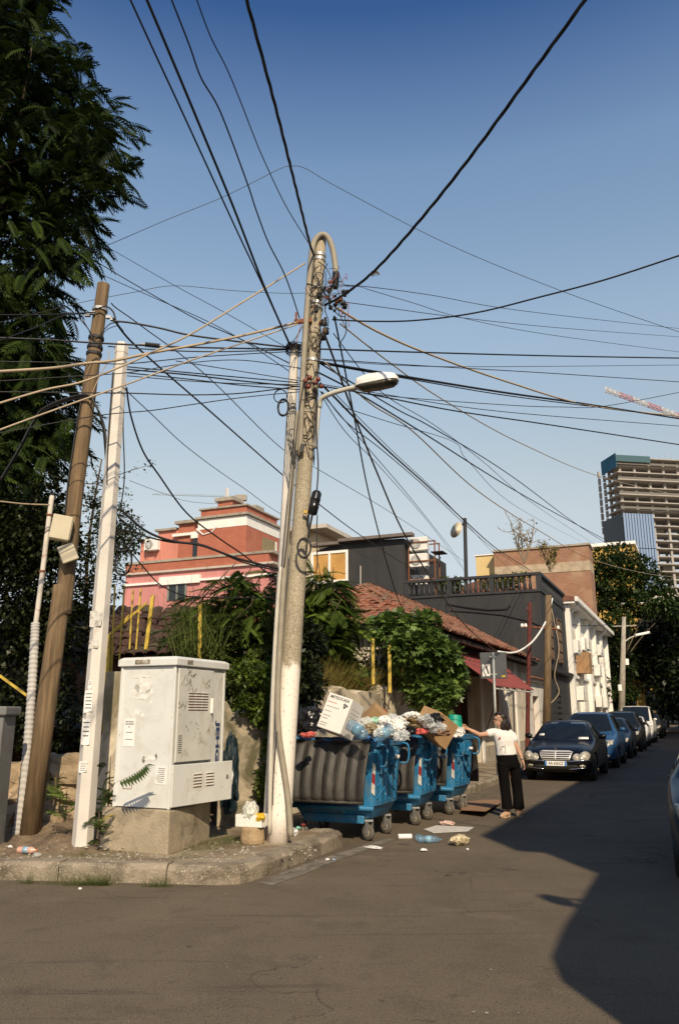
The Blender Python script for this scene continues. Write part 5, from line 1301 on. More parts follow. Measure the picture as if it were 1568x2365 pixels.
def container():
    t = thing('waste_container', 'bin', 'waste container')
    # hull: tapered, open on top, thick walls
    s = [rrect(.50, .36, .26, .06), rrect(.56, .41, .36, .07), rrect(.585, .435, .42, .07), rrect(.605, .455, .43, .07), rrect(.655, .515, 1.17, .06), rrect(.685, .545, 1.175, .06), rrect(.685, .545, 1.25, .05), rrect(.655, .515, 1.25, .05), rrect(.60, .45, .5, .05)]
    mb = ring_loft(s); n = 16; mb.f.append(tuple(reversed(range(n)))); mb.f.append(tuple(8*n+j for j in range(n)))
    o = mb.build('body', M_bin, t, autos=True)
    # ribs on the ends and the front
    for sx in (-1, 1):
        for y in (-.28, -.09, .09, .28):
            MB().tube([(sx*.612, y, .47), (sx*.662, y*1.1, 1.12)], .014, 5).build('rib', M_bin, t)
        for k in range(4):
            MB().tube([(sx*(.622+.007*k), -.40, .52+k*.15), (sx*(.64+.007*k), -.12, .66+k*.15)], .008, 4).build('rib', M_bin, t)
            MB().tube([(sx*(.622+.007*k), .40, .52+k*.15), (sx*(.64+.007*k), .12, .66+k*.15)], .008, 4).build('rib', M_bin, t)
        # comb lug under the rim and lift pin
        lug = MB().prism([(-.10, 0), (.10, 0), (.075, -.20), (-.03, -.24)], 0, .085, frame((0, 1, 0), (sx, 0, 0))); lug.v = [(v[0]+sx*.66, v[1], v[2]+1.16) for v in lug.v]
        lg = lug.build('lift_lug', M_bin, t, bevel=.012); fixn(lg.data)
        MB().tube([(sx*.70, .0, 1.03), (sx*.80, .0, 1.03)], .024, 10).build('lift_pin', M_refw, t, smooth=True)
        for y in (-.43, .43):
            MB().tube(spline([Vector((sx*.69, y, 1.20)), Vector((sx*.775, y, 1.17)), Vector((sx*.785, y*1.02, 1.03)), Vector((sx*.75, y*1.02, .93)), Vector((sx*.66, y, .93))], 5), .015, 8).build('handle', M_bin, t, smooth=True)
        # reflective corner strip
        for k in range(3):
            z = .56+k*.13
            MB().add([(sx*.555, -.464-.009*k, z+.05), (sx*(.615+.008*k), -.466-.009*k, z), (sx*(.623+.008*k), -.476-.009*k, z+.13), (sx*.562, -.474-.009*k, z+.18)], [(0, 1, 2, 3)]).build('reflector', M_red if k % 2 else M_refw, t)
    MB().tube([(-.60, -.475, .40), (.60, -.475, .40)], .03, 8).build('foot_bar', M_bin, t, smooth=True)
    MB().b2(-.44, .44, -.42, -.38, .20, .31).build('skirt', M_bin, t, bevel=.03)
    for x in (-.47, .47):
        for y in (-.34, .34):
            w = MB().lathe([(.045, -.024), (.085, -.027), (.098, -.018), (.10, 0), (.098, .018), (.085, .027), (.045, .024)], 20, (x+.02, y-.05, .10), frame((0, 0, 1), (.45, 1, 0))).build('wheel', M_tyre, t, smooth=True)
            MB().lathe([(.028, -.034), (.05, -.03), (.05, .03), (.028, .034)], 14, (x+.02, y-.05, .10), frame((0, 0, 1), (.45, 1, 0))).build('hub', M_conc, w)
            f = MB()
            for sd in (-1, 1): f.box((x+.035+sd*.018, y-.05+sd*.040, .165), (.055, .008, .15), R(-24))
            f.box((x+.02, y-.02, .245), (.11, .11, .02), R(20)); f.build('fork', M_steel, t)
    return t
def hang_lid(parent, w_=1.22, h_=.76, out=.15, lean=None, y0=-.56, z0=1.235, name='lid'):
    nx, nz = 56, 10; vs = []
    for j in range(nz+1):
        q = j/nz
        for i in range(nx+1):
            x = (i/nx-.5)*w_; rib = .019*math.tanh(3*math.sin(i/nx*math.pi*2*7.5)) if .06 < i/nx < .94 and .06 < q < .93 else 0
            bulge = -.10*math.sin(q*math.pi*.75) - out*q
            vs.append((x*(1-.03*q), y0 + bulge - rib - .01, z0 - q*h_*.98))
    fs = [(j*(nx+1)+i, j*(nx+1)+i+1, (j+1)*(nx+1)+i+1, (j+1)*(nx+1)+i) for j in range(nz) for i in range(nx)]
    o = MB().add(vs, fs).build(name, M_lid, parent, smooth=True); s_ = o.modifiers.new('thick', 'SOLIDIFY'); s_.thickness = .022; s_.offset = -1
    MB().tube([(-w_*.48, y0-out-.09, z0-h_*.97), (w_*.48, y0-out-.09, z0-h_*.97)], .022, 8).build('lid_edge', M_lid, o, smooth=True)
    for k in range(4): MB().tube([(-w_*.42+k*w_*.24, y0-.02, z0+.005), (-w_*.42+k*w_*.24+w_*.12, y0-.02, z0+.005)], .022, 8).build('hinge', M_lid, o)
    return o
bin0 = container(); hang_lid(bin0)
spots = [(-4.55, 10.66, 0., 'nearest blue wheeled container with grey lid hanging down its front'), (-4.47, 12.30, R(2), 'middle blue wheeled container in the row of three'), (-4.33, 13.80, R(-3), 'farthest blue wheeled container beside the woman')]
BINS = []
for k, (s, r, a, lb) in enumerate(spots):
    o = bin0 if k == 0 else copy_tree(bin0)
    o.location = ST(s, r, 0); o.rotation_euler = (0, 0, -SA+a); o['label'] = lb; o['group'] = 'blue wheeled containers'; BINS.append(o)
# a second lid hanging behind the farthest container, and a loose lid left of the pole
bl_ = thing('container_lid', 'dark container lid hanging at the back of the farthest container', 'container lid', ST(-4.33, 13.80), -SA+math.pi-R(3)); hang_lid(bl_, 1.30, .80, .16, name='panel')
ll = thing('container_lid', 'loose grey lid leaning left of the concrete pole', 'container lid', Vector((U(612, 1850, 11.6).x, 11.6, .12)), R(-30)); hang_lid(ll, 1.0, .85, .35, y0=.1, z0=.95, name='panel')
ll.location.z = .0
# ================================================================ rubbish, each piece its own thing
M_card = mat('cardboard', (.40, .25, .12), .85, var=.12, scale=6, dirt=(.30, .18, .085), dscale=5, damt=(.5, .7))
M_card2 = mat('cardboard_dull', (.27, .155, .085), .9, var=.15, scale=6)
M_carton = mat('white_carton', (.74, .72, .68), .7, var=.05, scale=4, dirt=(.58, .55, .49), dscale=4, damt=(.55, .75))
M_bagblk = mat('black_film', (.012, .012, .013), .28, var=.3, scale=6)
M_bagwht = mat('white_film', (.70, .69, .66), .4, var=.1, scale=5)
def clearmat(name, c, a=.45, rough=.12):
    if name in MATS: return MATS[name]
    m = bpy.data.materials.new(name); nt, N, L, B = nodes(m)
    v = coords(N, L); o = mixc(N, L, ramp(N, L, noise(N, L, 9, 3, .6, v), .35, .65), c, tuple(min(1, x*1.5+.08) for x in c))
    L.new(o, B.inputs['Base Color']); B.inputs['Roughness'].default_value = rough; B.inputs['Alpha'].default_value = a
    B.inputs['Specular IOR Level'].default_value = .8
    MATS[name] = m; return m
M_pet = clearmat('blue_clear_plastic', (.10, .22, .33), .38)
M_clear = clearmat('clear_plastic', (.55, .57, .56), .5, .2)
def crumple(name, c, s, m, label, cat, seed, sub=3, amp=.28, fold=7., rot=None):
    rr = random.Random(seed); bm = bmesh.new(); bmesh.ops.create_icosphere(bm, subdivisions=sub, radius=1.0)
    from mathutils import noise as mn
    off = Vector((seed*3.1, seed*1.7, seed*.9))
    for v in bm.verts:
        d = v.co.normalized(); n1 = mn.noise(d*1.6+off); n2 = abs(mn.noise(d*fold*.5+off)); n3 = mn.noise(d*fold+off*2)
        v.co = d*(1 + amp*n1 - amp*1.1*n2 + amp*.45*n3)
        v.co = Vector((v.co.x*s[0], v.co.y*s[1], max(-.75, v.co.z)*s[2]))
    me = bpy.data.meshes.new(name); bm.to_mesh(me); bm.free()
    o = link(name, me, m, None, c, rot or (0, 0, rr.uniform(0, 6.28)))
    return tag(o, label, cat)
def bottle(c, axis, L_, r, m, label, capm=None, cat='bottle'):
    t = thing('water_bottle', label, cat, c)
    M = frame(Vector((0, 0, 1)) if abs(Vector(axis).normalized().z) < .9 else (1, 0, 0), axis)
    pr = [(r*.55, 0), (r*.95, .02*L_), (r, .06*L_)]
    for k in range(9): z = .08+k*.062; pr += [(r, z*L_), (r*.93, (z+.02)*L_), (r*.93, (z+.035)*L_), (r, (z+.055)*L_)]
    pr += [(r*.98, .68*L_), (r*.8, .80*L_), (r*.35, .90*L_), (r*.30, .955*L_)]
    MB().lathe(pr, 20, (0, 0, 0), M).build('shell', m, t, smooth=True)
    MB().lathe([(r*1.012, .30*L_), (r*1.012, .56*L_)], 20, (0, 0, 0), M).build('label_band', clearmat('bottle_label', (.16, .33, .45), .7), t, smooth=True)
    MB().lathe([(r*.34, .95*L_), (r*.34, 1.0*L_), (r*.2, 1.005*L_)], 14, (0, 0, 0), M).build('cap', capm or mat('blue_cap', (.03, .13, .42), .45), t, smooth=True)
    return t
def carton(c, dims, M, label, m, name='cardboard_box', flaps=True, cat='box', th=.006):
    t = thing(name, label, cat, c); t.rotation_euler = M.to_euler()
    a, b, h = dims[0]/2, dims[1]/2, dims[2]/2
    for (nm, cc, ss) in (('side', (-a, 0, 0), (th, 2*b, 2*h)), ('side', (a, 0, 0), (th, 2*b, 2*h)), ('side', (0, -b, 0), (2*a-th, th, 2*h)), ('side', (0, b, 0), (2*a-th, th, 2*h)), ('bottom', (0, 0, -h), (2*a-th, 2*b-th, th))):
        MB().box(cc, ss).build(nm, m, t)
    if flaps:
        for (cc, ss, rx, ry) in (((-a-b*.35, 0, h+.0), (b*.8, 2*b-.01, th), 0, .5), ((a+b*.3, 0, h+.03), (b*.8, 2*b-.01, th), 0, -.45), ((0, -b-b*.3, h-.04), (2*a-.02, b*.8, th), -.6, 0), ((0, b+b*.3, h+.05), (2*a-.02, b*.8, th), .5, 0)):
            f = MB().box((0, 0, 0), ss).build('flap', m, t); f.location = cc; f.rotation_euler = (rx, ry, 0)
    else: MB().box((0, 0, h), (2*a-th, 2*b-th, th)).build('top', m, t)
    return t
# white printed carton
c = U(787, 1655, 10.85)
ex = Vector((.36, .10, .92)).normalized()          # up its long edge
fz = Vector((-.42, -.86, .26)).normalized()         # towards us, out of the printed face
Mx = frame(ex, fz)                                  # local x = up the face, z = out of the face
bx_ = carton(c, (.46, .36, .36), Mx, 'white printed carton lying tilted on the nearest container', M_carton, flaps=False)
for (s, sz, x, y, m) in (('METEOCASA', .052, .19, .0, M_ink),):
    o = link('lettering', text_mesh(s, sz, bold=.001), m, bx_, (x, y, .1845), (0, 0, -math.pi/2))
for k, (x, w_) in enumerate(((.12, .14), (.06, .20), (.0, .10), (-.06, .12), (-.10, .09), (-.16, .11), (-.19, .10))):
    MB().box((x, .16-w_/2, .1835), (.010, w_, .001)).build('print_line', mat('pink_print', (.5, .2, .16), .7) if k == 0 else mat('grey_print', (.28, .27, .26), .7), bx_)
for k in range(3):
    a = k*2.094; q = MB().prism([(-.03, .016), (.012, .026), (.004, .036), (.034, .022), (.02, -.002), (.016, .010), (-.02, .002)], .1835, .1848); o = q.build('recycling_mark', M_ink, bx_); o.location = (.12, -.11, 0); o.rotation_euler = (0, 0, a)
for k in range(6):
    for j in range(3): MB().box((.12-k*.05, -.183, .08-j*.08), (.012, .001, .05)).build('print_line', MATS['grey_print'], bx_)
# cardboard pieces
carton(U(866, 1656, 11.3), (.24, .20, .26), Euler((.5, .7, .3)).to_matrix(), 'small torn cardboard box behind the white carton', M_card, flaps=False)
carton(U(1004, 1680, 12.55), (.44, .40, .40), Euler((.30, .48, .75)).to_matrix(), 'large cardboard box tipped on edge on the middle container', M_card, flaps=False)
BINC = [ST(s, r, 1.22) for s, r, a, lb in spots]
def heap(k, seed):                                   # mixed household rubbish filling the hopper
    rr = random.Random(seed); o = None
    return crumple('rubbish_bag', BINC[k]-Vector((0, 0, .12)), (.56, .42, .2), M_bagblk, ['black rubbish sack filling the nearest container', 'black rubbish sack filling the middle container', 'black rubbish sack filling the farthest container'][k], 'bag', seed, 4, .3, 9)
for k in range(3): o = heap(k, 21+k); o.rotation_euler = (0, 0, -SA)
items = [
 ((700, 1672), 11.15, (.13, .12, .16), M_bagblk, 'black rubbish bag bulging left of the white carton', 'rubbish_bag'),
 ((683, 1672), 11.2, (.08, .07, .11), M_clear, 'clear plastic bag just right of the concrete pole', 'plastic_bag'),
 ((712, 1698), 10.55, (.10, .05, .035), mat('coral_plastic', (.55, .13, .11), .5), 'coral red plastic scrap under the white carton', 'plastic_scrap'),
 ((912, 1680), 10.75, (.11, .10, .10), M_bagwht, 'white plastic bag on the right of nearest container', 'plastic_bag'),
 ((926, 1700), 10.5, (.09, .07, .06), M_clear, 'clear plastic tray drooping over the nearest container rim', 'plastic_bag'),
 ((905, 1665), 11.2, (.12, .09, .07), M_clear, 'hazy plastic bag behind the white one', 'plastic_bag'),
 ((868, 1667), 11.0, (.09, .08, .05), mat('mint_film', (.30, .50, .36), .4), 'pale green plastic bag beside the small box', 'plastic_bag'),
 ((858, 1684), 10.7, (.09, .07, .06), mat('food_scraps', (.30, .24, .14), .8, var=.6, scale=30), 'mixed paper scraps between the two bottles', 'paper_scraps'),
 ((884, 1650), 11.4, (.04, .04, .06), M_redp, 'small bright red packet behind the small box', 'packet'),
 ((868, 1690), 10.65, (.04, .04, .05), M_bagblk, 'small black scrap between the bottles', 'rubbish_bag'),
 ((958, 1672), 12.0, (.14, .10, .07), mat('brown_film', (.13, .085, .03), .5, var=.9, scale=16), 'brown and black torn sack on the middle container', 'rubbish_bag'),
 ((985, 1668), 11.95, (.15, .10, .08), M_clear, 'clear crinkled film in front of the large box', 'plastic_bag'),
 ((1010, 1682), 12.0, (.10, .08, .07), M_clear, 'clear bag below the large box flap', 'plastic_bag'),
 ((972, 1690), 11.85, (.11, .05, .04), mat('red_white_wrapper', (.50, .10, .09), .5, var=.9, scale=22), 'red and white wrapper on the middle container edge', 'wrapper'),
 ((938, 1668), 12.2, (.07, .06, .05), mat('mustard_film', (.45, .30, .04), .5), 'mustard yellow wrapper by the torn sack', 'wrapper'),
 ((955, 1655), 12.6, (.16, .10, .05), M_bagwht, 'flattened white bag behind the torn sack', 'plastic_bag'),
 ((845, 1672), 10.95, (.09, .08, .07), M_clear, 'clear crumpled bag against the white carton side', 'plastic_bag'),
 ((890, 1672), 10.9, (.10, .09, .08), M_bagwht, 'white grocery bag between small box and rim', 'plastic_bag'),
 ((880, 1693), 10.45, (.08, .06, .05), M_clear, 'clear film spilling over the nearest container rim', 'plastic_bag'),
 ((922, 1668), 11.6, (.11, .09, .06), M_bagwht, 'white bag in the gap between the two containers', 'plastic_bag'),
 ((945, 1688), 11.8, (.10, .08, .05), M_bagblk, 'black film on the left of middle container', 'rubbish_bag'),
 ((1000, 1660), 12.1, (.13, .08, .06), M_bagblk, 'black sack edge under the tipped box', 'rubbish_bag'),
 ((1022, 1692), 12.0, (.09, .08, .05), M_card2, 'crushed brown card at the middle container rim', 'card_scrap'),
 ((728, 1660), 11.5, (.15, .12, .14), M_bagblk, 'big black sack behind the white carton', 'rubbish_bag'),
 ((1052, 1695), 13.2, (.10, .08, .06), M_bagwht, 'crumpled white plastic under the green cup', 'plastic_bag'),
]
for k, (uv, Y, s, m, lb, nm) in enumerate(items): crumple(nm, U(uv[0], uv[1], Y), tuple(q*1.3 for q in s), m, lb, nm.split('_')[-1], 40+k, 4, .42, 6.5)
bottle(U(806, 1672, 10.55), Vector((.62, -.35, -.42)), .34, .078, M_pet, 'large blue water bottle lying against the white carton')
bottle(U(905, 1680, 10.5), Vector((-.75, -.3, -.55)), .30, .07, M_pet, 'large blue water bottle at the right rim of nearest container')
# teal cup held over the farthest container
cp0 = U(1049, 1683, 13.35)
TC = thing('teal_cup', 'teal plastic tub held upside down with a pale lace rim', 'tub', cp0); TC.rotation_euler = (R(-4), R(6), 0)
MB().lathe([(.135, -.01), (.135, .0), (.118, .10), (.102, .20), (.095, .215), (.0, .215)], 24).build('tub', mat('teal_plastic', (.006, .30, .21), .45, var=.12, scale=8), TC, smooth=False)
for k in range(2): MB().lathe([(.121+.004*k-.006*k, .055+k*.08), (.126-.006*k, .06+k*.08), (.119-.006*k, .068+k*.08)], 24).build('ridge', MATS['teal_plastic'], TC, smooth=True)
vs = []; n = 60
for i in range(n):
    a = 2*math.pi*i/n; q = .012*math.sin(a*14); vs += [(math.cos(a)*(.137+q), math.sin(a)*(.137+q), .03), (math.cos(a)*(.165+q*1.8), math.sin(a)*(.165+q*1.8), -.05)]
MB().add(vs, [(2*i, 2*((i+1) % n), 2*((i+1) % n)+1, 2*i+1) for i in range(n)]).build('lace_rim', mat('pale_lace', (.50, .49, .45), .8, var=.4, scale=50), TC)
# beside the pole: broken concrete stump, foam box, bag
stump_p = G(583, 1948, PH-.012)
ST_ = thing('concrete_stump', 'broken round concrete stump beside the pole foot', 'stump', stump_p)
MB().lathe([(.135, 0), (.14, .05), (.13, .16), (.11, .19), (.05, .185)], 18).build('stump', M_dirt if False else mat('stump_concrete', (.36, .26, .15), .95, var=.3, scale=8, bump=.7, bscale=40), ST_, bevel=.01)
FBX = thing('foam_box', 'white foam box sitting on the broken stump', 'box', stump_p+Vector((-.01, .02, .188)), R(-20))
for (c, s) in (((0, -.09, .06), (.33, .02, .13)), ((0, .09, .06), (.33, .02, .13)), ((-.155, 0, .06), (.02, .16, .13)), ((.155, 0, .06), (.02, .16, .13)), ((0, 0, .012), (.29, .16, .02))): MB().box(c, s).build('wall' if s[2] > .05 else 'base', M_white, FBX, bevel=.004)
crumple('plastic_bag', stump_p+Vector((-.03, .02, .33)), (.13, .10, .13), mat('printed_bag', (.55, .56, .50), .5, var=.5, scale=26), 'printed white plastic bag in the foam box', 'bag', 77, 3, .3)
crumple('packet', stump_p+Vector((.09, -.07, .29)), (.09, .06, .05), mat('yellow_packet', (.62, .40, .02), .45, var=.2, scale=9), 'bright yellow packet hanging over the foam box', 'packet', 78, 3, .3)
crumple('plastic_bag', U(528, 1800, 10.2), (.06, .05, .16), M_bagwht, 'white plastic bag caught behind the cabinet door', 'bag', 79, 3, .25)
crumple('plastic_bag', stump_p+Vector((.42, .55, .05)), (.09, .07, .06), M_clear, 'grey plastic scraps behind the pole foot', 'bag', 80, 3, .4)
# tarpaulin wrapped thing behind the cabinet
TP = crumple('tarpaulin', U(533, 1800, 10.75), (.12, .2, .55), mat('dark_teal_tarp', (.007, .022, .030), .6, var=.4, scale=5), 'dark teal tarpaulin bundle behind the cabinet', 'tarpaulin', 81, 4, .38, 5)
# flat things on the road
def flat(name, pts, m, label, cat, h=.006, z=.006):
    P = [G(u, v, z) for u, v in pts]; c = sum(P, Vector())/len(P)
    o = MB().prism([((p-c).x, (p-c).y) for p in P], 0, h).build(name, m, loc=c); fixn(o.data); return tag(o, label, cat)
flat('flattened_carton', [(978, 1916), (1008, 1907), (1094, 1911), (1080, 1920), (1000, 1924)], mat('dirty_white_card', (.55, .53, .49), .8, var=.2, scale=9), 'flattened dirty white carton lying on the asphalt', 'carton')
o = flat('flattened_carton', [(1064, 1880), (1075, 1850), (1098, 1845), (1152, 1848), (1157, 1858), (1122, 1888)], M_card2, 'flattened brown cardboard at the feet of the woman', 'carton', .012); o.rotation_euler = (R(-2.5), R(-2), 0); o.location.z += .02
bottle(G(965, 1938, .045), Vector((1, -.12, 0)), .30, .045, M_pet, 'empty blue water bottle lying on the asphalt', M_pet)
crumple('plastic_bag', G(966, 1934, .04), (.06, .05, .05), M_pet, 'crushed blue plastic by the empty bottle', 'bag', 90, 3, .4)
crumple('crisp_packet', G(1060, 1940, .06), (.15, .10, .07), mat('silver_wrapper', (.50, .42, .27), .35, var=.8, scale=24), 'shiny printed crisp packet lying on the asphalt', 'packet', 91, 3, .35)
crumple('tissue', G(1032, 1902, .03), (.12, .08, .04), mat('pink_tissue', (.60, .42, .36), .8, var=.5, scale=24), 'crumpled pinkish wrapper by the middle container wheel', 'wrapper', 92, 3, .4)
crumple('tissue', G(862, 1957, .012), (.13, .07, .018), M_bagwht, 'flattened white tissue under the near container wheel', 'tissue', 93, 3, .4)
crumple('tissue', G(978, 1963, .02), (.05, .04, .02), M_paper, 'small white crumpled tissue below the empty bottle', 'tissue', 94, 2, .4)
crumple('tissue', G(1079, 1961, .012), (.025, .02, .012), M_paper, 'tiny white paper ball right of the crisp packet', 'tissue', 95, 2, .4)
tag(MB().lathe([(.03, -.09), (.033, -.085), (.033, .085), (.03, .09)], 12, (0, 0, 0), frame((0, 0, 1), (1, .1, 0))).build('carton_tube', M_paper, loc=G(935, 1932, .033)), 'small white carton tube behind the near wheel', 'tube')
crumple('tissue', G(756, 1985, .012), (.03, .025, .015), M_paper, 'white scrap in the gutter below the pavement tip', 'tissue', 96, 2, .4)
crumple('bottle_top', G(771, 1985, .012), (.025, .02, .012), mat('pale_blue_scrap', (.25, .38, .5), .5), 'pale blue scrap in the gutter below pavement tip', 'scrap', 97, 2, .3)
crumple('scrap', G(688, 1912, PH+.02), (.03, .03, .02), mat('mint_scrap', (.22, .55, .42), .5), 'mint green scrap on the pavement tip', 'scrap', 98, 2, .3)
crumple('scrap', G(700, 1905, PH+.02), (.035, .03, .02), M_redp, 'red scrap on the pavement beside nearest container', 'scrap', 99, 2, .3)
# litter at the left on the earth
bottle(G(42, 1962, PH+.04), Vector((1, -.15, -.02)), .22, .034, clearmat('pink_clear', (.55, .30, .22), .6), 'clear bottle with orange cap lying left on the pavement', mat('orange_cap', (.6, .16, .03), .5))
crumple('scrap', G(22, 1958, PH+.02), (.05, .04, .03), M_bagwht, 'white plastic scrap left of the clear bottle', 'scrap', 101, 2, .4)
crumple('scrap', G(140, 1957, PH+.012), (.045, .04, .012), mat('sky_blue_scrap', (.08, .26, .42), .5), 'sky blue scrap left of the hexagonal post', 'scrap', 102, 2, .3)
crumple('scrap', G(86, 1975, PH+.025), (.05, .045, .03), mat('grey_rag', (.30, .29, .26), .8), 'grey wad of paper at the front left kerb', 'scrap', 103, 2, .4)
crumple('tissue', G(186, 2052, .01), (.02, .018, .01), M_paper, 'tiny white scrap at the foot of the kerb', 'scrap', 104, 2, .4)
# the earth bank and loose stones at the pavement's back
bank = []; nx, ny = 40, 12
for j in range(ny):
    for i in range(nx):
        fx, fy = i/(nx-1), j/(ny-1); x = -6.2+fx*4.1; y = 8.72 + fy*2.4 + .10*math.sin(x*2.1)
        edge = min(1, fy*4)*min(1, (1-fx)*7)
        z = PH-.03 + edge*(.045 + .16*fy*fy*1.2 + .025*math.sin(x*7+y*5) + .02*math.sin(x*13-y*9))
        bank.append((x, y, z))
o = MB().add(bank, [(j*nx+i, j*nx+i+1, (j+1)*nx+i+1, (j+1)*nx+i) for j in range(ny-1) for i in range(nx-1)]).build('earth_bank', M_dirt, smooth=True); o['kind'] = 'structure'
r_ = random.Random(9); st = MB()
peb = thing('loose_stones', None, None); bpy.data.objects.remove(peb)
VV, FF = [], []
for k in range(420):
    if k < 260: x, y = r_.uniform(-4.6, -.9), 8.6 + abs(r_.gauss(0, .55))
    else: x, y = r_.uniform(-2.6, -.2), r_.uniform(8.5, 9.9)
    s = abs(r_.gauss(.010, .008))+.005; z = PH + (.03 if y > 9 and x < -2.3 else -.008)
    b = len(VV)
    for (a, c, d) in ((1, 0, 0), (-1, 0, 0), (0, 1, 0), (0, -1, 0), (0, 0, .8), (0, 0, -.3)): VV.append((x+a*s*r_.uniform(.6, 1.2), y+c*s*r_.uniform(.6, 1.2), z+d*s))
    FF += [(b, b+2, b+4), (b+2, b+1, b+4), (b+1, b+3, b+4), (b+3, b, b+4)]
o = link('gravel', np_mesh('gravel', np.array(VV), np.array(FF)), M_conc); o['kind'] = 'stuff'; tag(o, 'scattered gravel and crumbs on the corner pavement', 'gravel')
VV, FF = [], []
for k in range(60):                                  # pale flecks of litter on the asphalt
    u, v = r_.uniform(0, 1250), 2365 - 400*abs(r_.random())**1.0
    if k < 45: u, v = r_.gauss(980, 110), r_.gauss(1950, 18)
    p = G(u, v, .004); s = abs(r_.gauss(.005, .004))+.003; a = r_.random()*6; b = len(VV)
    for q in range(4): VV.append((p.x+s*math.cos(a+q*1.57)*r_.uniform(.5, 1.2), p.y+s*math.sin(a+q*1.57)*r_.uniform(.5, 1.2), .006+r_.uniform(0, .004)))
    FF.append((b, b+1, b+2, b+3))
o = link('paper_flecks', np_mesh('paper_flecks', np.array(VV), np.array(FF)), mat('grubby_paper', (.40, .37, .31), .9)); tag(o, 'tiny pale flecks of litter strewn over the asphalt', 'litter', kind='stuff')
# ================================================================ vegetation
def leaf_rows(n, droop=.25, L_=1.0, w=.13, ll=.30, fold=.35):
    """a pinnate leaf along +y: quads for the leaflets, two for the stalk. Returns verts, faces, tint weights"""
    V, F = [], []
    def rach(t): return np.array([0, t*L_*(1-.12*t*t), -droop*L_*t*t])
    for k in range(n):
        t = .16 + .82*k/(n-1); b = rach(t); sz = ll*(.72+.55*math.sin(math.pi*min(1, t*.9)))*.8
        for s in (-1, 1):
            ang = .95 - .45*t
            d = np.array([s*math.sin(ang), math.cos(ang)*.75, -fold]); d /= np.linalg.norm(d)
            p = np.array([-d[1]*s, d[0]*s, 0]); p /= np.linalg.norm(p)
            m = b + d*sz*.42; q = len(V)
            V += [b, m + p*w*sz*1.0 + np.array([0, 0, .012]), b + d*sz + np.array([0, 0, -.06*sz]), m - p*w*sz*1.0 + np.array([0, 0, .012])]
            F.append((q, q+1, q+2, q+3))
    t = rach(1); q = len(V); V += [t, t+np.array([.03, .10, -.02]), t+np.array([0, .24, -.1]), t+np.array([-.03, .10, -.02])]; F.append((q, q+1, q+2, q+3))
    for k in range(3):
        a, b = rach(k/3), rach((k+1)/3); q = len(V); V += [a+[-.008, 0, 0], a+[.008, 0, 0], b+[.008, 0, 0], b+[-.008, 0, 0]]; F.append((q, q+1, q+2, q+3))
    return np.array(V), np.array(F)
FR_A = leaf_rows(9, .38, w=.15, ll=.30, fold=.45); FR_B = leaf_rows(13, .42, w=.15, ll=.26); FR_C = leaf_rows(8, .55, w=.17, ll=.34)
LEAF = (np.array([(0, 0, 0), (.33, .42, .06), (0, 1, -.08), (-.33, .42, .06)], float), np.array([(0, 1, 2, 3)]))
LOBED = (np.array([(0, 0, 0), (.30, .05, .03), (.52, .42, .02), (.30, .45, .05), (.34, .86, 0), (0, .62, .07), (-.34, .86, 0), (-.30, .45, .05), (-.52, .42, .02), (-.30, .05, .03)], float) , np.array([(0, 1, 2, 3), (0, 3, 4, 5), (0, 5, 6, 7), (0, 7, 8, 9)]))
def basis(dirs, ups):
    y = dirs/np.linalg.norm(dirs, axis=1, keepdims=True); x = np.cross(y, ups); ln = np.linalg.norm(x, axis=1, keepdims=True); x = np.where(ln > 1e-5, x/np.maximum(ln, 1e-5), np.array([1., 0, 0])); z = np.cross(x, y)
    return np.stack([x, y, z], axis=2)
def scatter(name, tmpl, P, D, S, m, parent=None, tint=None, ups=None, kind='stuff', spread=.25, rs=None):
    V, F = tmpl; g = rs or nrg; n = len(P)
    up = np.tile(np.array([0, 0, 1.]), (n, 1)) + g.normal(0, .35, (n, 3)) if ups is None else ups
    B = basis(D, up)
    W = np.einsum('nij,vj->nvi', B, V)*S[:, None, None] + P[:, None, :]
    FF = (F[None] + (np.arange(n)*len(V))[:, None, None]).reshape(-1, F.shape[1])
    t = g.random(n) if tint is None else tint
    T = np.clip(np.repeat(t[:, None], len(V), 1) + g.normal(0, spread*.4, (n, 1)) + g.normal(0, .06, (n, len(V))), 0, 1)
    o = link(name, np_mesh(name, W.reshape(-1, 3), FF, T.ravel()), m, parent)
    if kind and parent is None: o['kind'] = kind
    if kind and parent is not None: o['kind'] = kind
    return o
def limb(mb, a, b, r0, r1, bend=.15, n=6, rr=rng):
    a, b = Vector(a), Vector(b); off = Vector((rr.gauss(0, 1), rr.gauss(0, 1), rr.gauss(0, .5)))*(b-a).length*bend
    P = [a.lerp(b, k/n) + off*math.sin(math.pi*k/n) for k in range(n+1)]
    mb.tube(P, [r0*(1-k/n)+r1*k/n for k in range(n+1)], 7); return P
M_bark = mat('bark', (.10, .075, .05), .95, var=.35, scale=4, stretch=(4, 4, .6), bump=.6, bscale=12)
M_barkp = mat('pale_bark', (.24, .19, .13), .95, var=.3, scale=4, stretch=(4, 4, .6), bump=.5, bscale=12)
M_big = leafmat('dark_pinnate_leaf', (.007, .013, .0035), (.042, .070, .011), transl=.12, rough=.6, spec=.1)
M_ail = leafmat('pinnate_leaf', (.028, .055, .010), (.16, .23, .04), (.30, .24, .05), transl=.22)
M_hedf = leafmat('weed_leaf', (.010, .022, .005), (.050, .080, .016), transl=.15)
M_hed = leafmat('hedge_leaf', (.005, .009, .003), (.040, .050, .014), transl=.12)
M_fig = leafmat('fig_leaf', (.045, .090, .018), (.21, .31, .075), transl=.22, rough=.4, spec=.4)
M_ivy = leafmat('ivy_leaf', (.022, .045, .007), (.16, .22, .03), transl=.25)
M_dry = leafmat('dry_grass', (.12, .10, .025), (.32, .26, .07), transl=.25, rough=.8)
